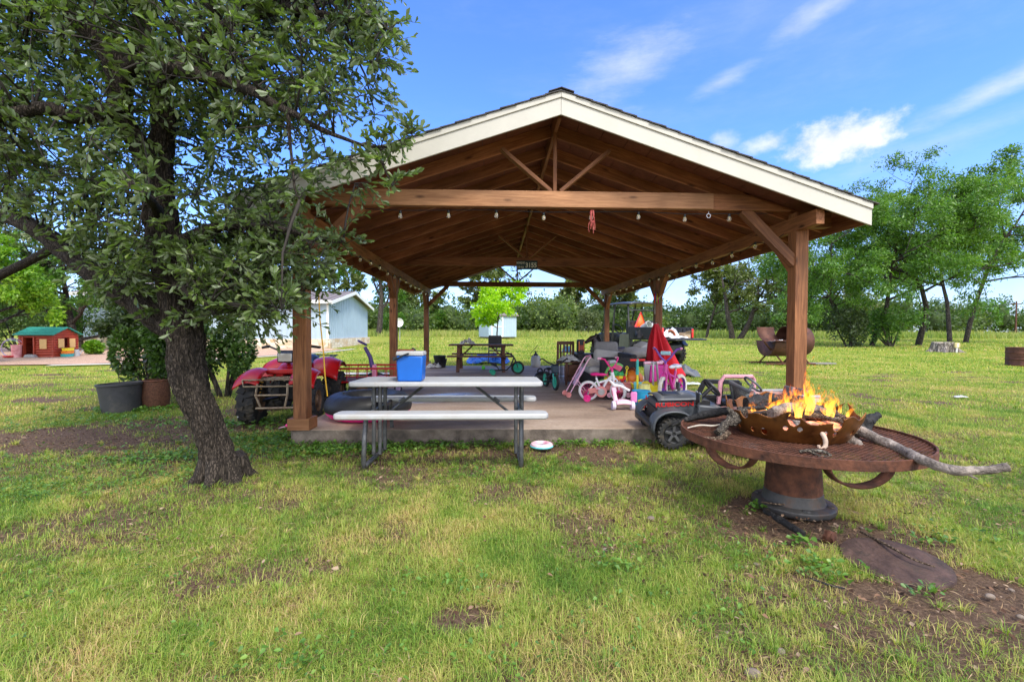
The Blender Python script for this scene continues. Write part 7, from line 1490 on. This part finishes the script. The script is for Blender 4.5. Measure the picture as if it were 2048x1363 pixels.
d = np.stack([np.cos(a), np.sin(a), 0*a], -1); sd = np.stack([-np.sin(a), np.cos(a), 0*a], -1); up = np.array([0, 0, 1.])
h = s[:, :1]; w2 = s[:, 1:]/2; bn = b[:, None]; V = np.zeros((n, 5, 3)); m1 = p+up*h*.55+d*h*bn*.35; tp = p+up*h*np.maximum(.18, 1-.35*bn)+d*h*bn*1.0
V[:, 0] = p-sd*w2; V[:, 1] = p+sd*w2; V[:, 2] = m1+sd*w2*.8; V[:, 3] = m1-sd*w2*.8; V[:, 4] = tp
grm = leafmat('grass_blades', [(.50, .32, .16), (.56, .43, .19), (.42, .41, .105), (.285, .37, .062), (.185, .295, .042), (.09, .185, .025)], trans=.36, rough=.5, spec=.3)
o = np_mesh('grass', V.reshape(-1, 3), 5, [(0, 1, 2, 3), (3, 2, 4)], grm, None, t, smooth=False); tag(o, 'patchy green and straw coloured lawn grass', 'grass', kind='stuff')
# tall meadow grass at the far edge of the field
n = 26000; y = gr.uniform(50, 76, n); x = gr.uniform(-1.3, 1.3, n)*y; k = gr.random(n) < .2+1.2*fbm(x, y, .12, 40, 3); x, y = x[k], y[k]; n = len(x); z = gzn(x, y); hh = gr.uniform(.35, .9, n)*(.4+fbm(x, y, .2, 41)); a = gr.uniform(0, 2*PI, n); w_ = gr.uniform(.05, .14, n)
V = np.zeros((n, 3, 3)); V[:, 0] = np.stack([x-np.cos(a)*w_, y-np.sin(a)*w_, z], -1); V[:, 1] = np.stack([x+np.cos(a)*w_, y+np.sin(a)*w_, z], -1); V[:, 2] = np.stack([x+gr.normal(0, .15, n), y, z+hh], -1)
o = np_mesh('meadow_grass', V.reshape(-1, 3), 3, [(0, 1, 2)], leafmat('meadow_blades', [(.36, .30, .12), (.32, .33, .08), (.22, .28, .05), (.15, .22, .035)], trans=.3), None, np.clip(fbm(x, y, .07, 44)+gr.normal(0, .2, n), 0, 1)); tag(o, 'tall yellow-green meadow grass along the field edge', 'grass', kind='stuff')
# broad-leaved weeds and clover
WP, WA, WS, WT = [], [], [], []
def weeds(px, py, rx, ry, n, sz, tb=.5):
    g = G(px, py)
    for _ in range(n):
        x, y = g.x+gr.normal(0, rx), g.y+gr.normal(0, ry)
        if not keep(np.array([x]), np.array([y]))[0] or y < 1: continue
        for q in range(gr.integers(3, 7)):
            aa = gr.uniform(0, 2*PI); WP.append((x+gr.normal(0, .02), y+gr.normal(0, .02), gz(x, y)+gr.uniform(.005, .05))); WA.append((math.cos(aa), math.sin(aa), gr.uniform(.1, .8))); WS.append(sz*gr.uniform(.6, 1.4)); WT.append(min(1, max(0, gr.normal(tb, .2))))
for q in ((80, 985, .5, .18, 170, .022), (230, 960, .5, .22, 140, .022), (140, 930, .8, .2, 70, .026), (330, 920, .3, .12, 110, .035), (640, 905, .5, .12, 260, .035), (900, 892, 1.3, .08, 260, .035), (1180, 885, .25, .06, 110, .035), (560, 880, .5, .2, 160, .04), (300, 840, .9, .3, 130, .035), (120, 850, .9, .3, 70, .035), (590, 890, .2, .05, 60, .03), (480, 850, .5, .2, 120, .05),
        (1240, 1140, .08, .04, 14, .026), (1515, 1020, .05, .03, 8, .04), (1600, 1090, .05, .03, 7, .035), (1640, 1140, .14, .05, 24, .032), (1840, 1190, .05, .02, 7, .03), (1900, 1080, .25, .1, 24, .03), (560, 1330, .15, .05, 16, .025), (890, 1170, .12, .06, 14, .025), (1050, 950, .6, .15, 90, .024), (1420, 1090, .3, .1, 20, .024), (860, 1320, .5, .12, 26, .022), (1330, 1260, .3, .12, 24, .022), (400, 950, .15, .08, 30, .03), (250, 820, .5, .12, 100, .05), (60, 1190, .5, .2, 40, .022), (1150, 1200, .6, .25, 40, .02)): weeds(*q)
o = leaves('weeds', np.array(WP), np.array(WA), np.array(WS), np.array(WT), leafmat('weed_leaves', [(.04, .10, .015), (.07, .16, .022), (.12, .24, .03), (.20, .32, .05)], trans=.3), near=True, aspect=.62, up=1.2); tag(o, 'low broad-leaved weeds and clover in the lawn', 'weeds', kind='stuff')
# dead leaves, straw and little stones
n = 21000; y = np.sqrt(gr.uniform(1.2**2, 6.5**2, n)); x = gr.uniform(-1.35, 1.35, n)*y+.05*y; k = (gr.random(n) < .06+.8*soil(x, y)+.35*(x > .15*y)*(y < 3)) & keep(x, y); x, y = x[k], y[k]; n = len(x); a = gr.uniform(0, 2*PI, n)
o = leaves('leaf_litter', np.stack([x, y, gzn(x, y)+gr.uniform(-.01, .03, n)], -1), np.stack([np.cos(a), np.sin(a), gr.normal(0, .25, n)], -1), gr.uniform(.010, .036, n)*np.where(gr.random(n) < .1, 1.3, 1.), gr.random(n)**1.1, leafmat('dead_leaves', [(.025, .014, .010), (.10, .05, .03), (.20, .115, .07), (.36, .26, .18)], trans=.08, rough=.8, spec=.15), near=True, aspect=.5, up=1.2); tag(o, 'scattered brown dead leaves on the ground', 'leaf litter', kind='stuff')
n = 62000; y = np.sqrt(gr.uniform(1.15**2, 5.5**2, n)); x = gr.uniform(-1.35, 1.35, n)*y; k = keep(x, y) & (gr.random(n) < .25+.9*fbm(x, y, 1.3, 61)); x, y = x[k], y[k]; n = len(x); a = gr.uniform(0, 2*PI, n)
o = leaves('straw', np.stack([x, y, gzn(x, y)+gr.uniform(-.015, .02, n)], -1), np.stack([np.cos(a), np.sin(a), gr.normal(0, .2, n)], -1), gr.uniform(.025, .075, n), gr.random(n), leafmat('straw_stalks', [(.14, .08, .045), (.27, .175, .095), (.40, .29, .17)], trans=.1, rough=.8, spec=.15), aspect=.045, up=1.); tag(o, 'dry straw and dead grass stalks among the turf', 'straw', kind='stuff')
mb = MB(); r3 = random.Random(9)
for k in range(90):
    x, y = r3.uniform(-3, 3.2), r3.uniform(1.5, 5); 
    if soil(np.array([x]), np.array([y]))[0] < .35 or not keep(np.array([x]), np.array([y]))[0]: continue
    s_ = r3.uniform(.005, .013); mb.ball((x, y, s_*.3), (s_*1.3, s_, s_*.7), 7, 5, Matrix.Rotation(r3.uniform(0, 6), 3, 'Z'))
for px, py, s_ in ((1505, 1352, .022), (1560, 1305, .015), (1302, 1038, .018), (1980, 1195, .016), (1210, 1100, .012), (2040, 1235, .012)): g = G(px, py); mb.ball((g.x, g.y, s_*.5), (s_*1.4, s_, s_*.8), 10, 7)
o = mb.build('pebbles', mat('pale_stone', (.20, .155, .12), .9, var=.4, scale=14.)); tag(o, 'small pale stones scattered over the bare soil', 'pebbles', kind='stuff')
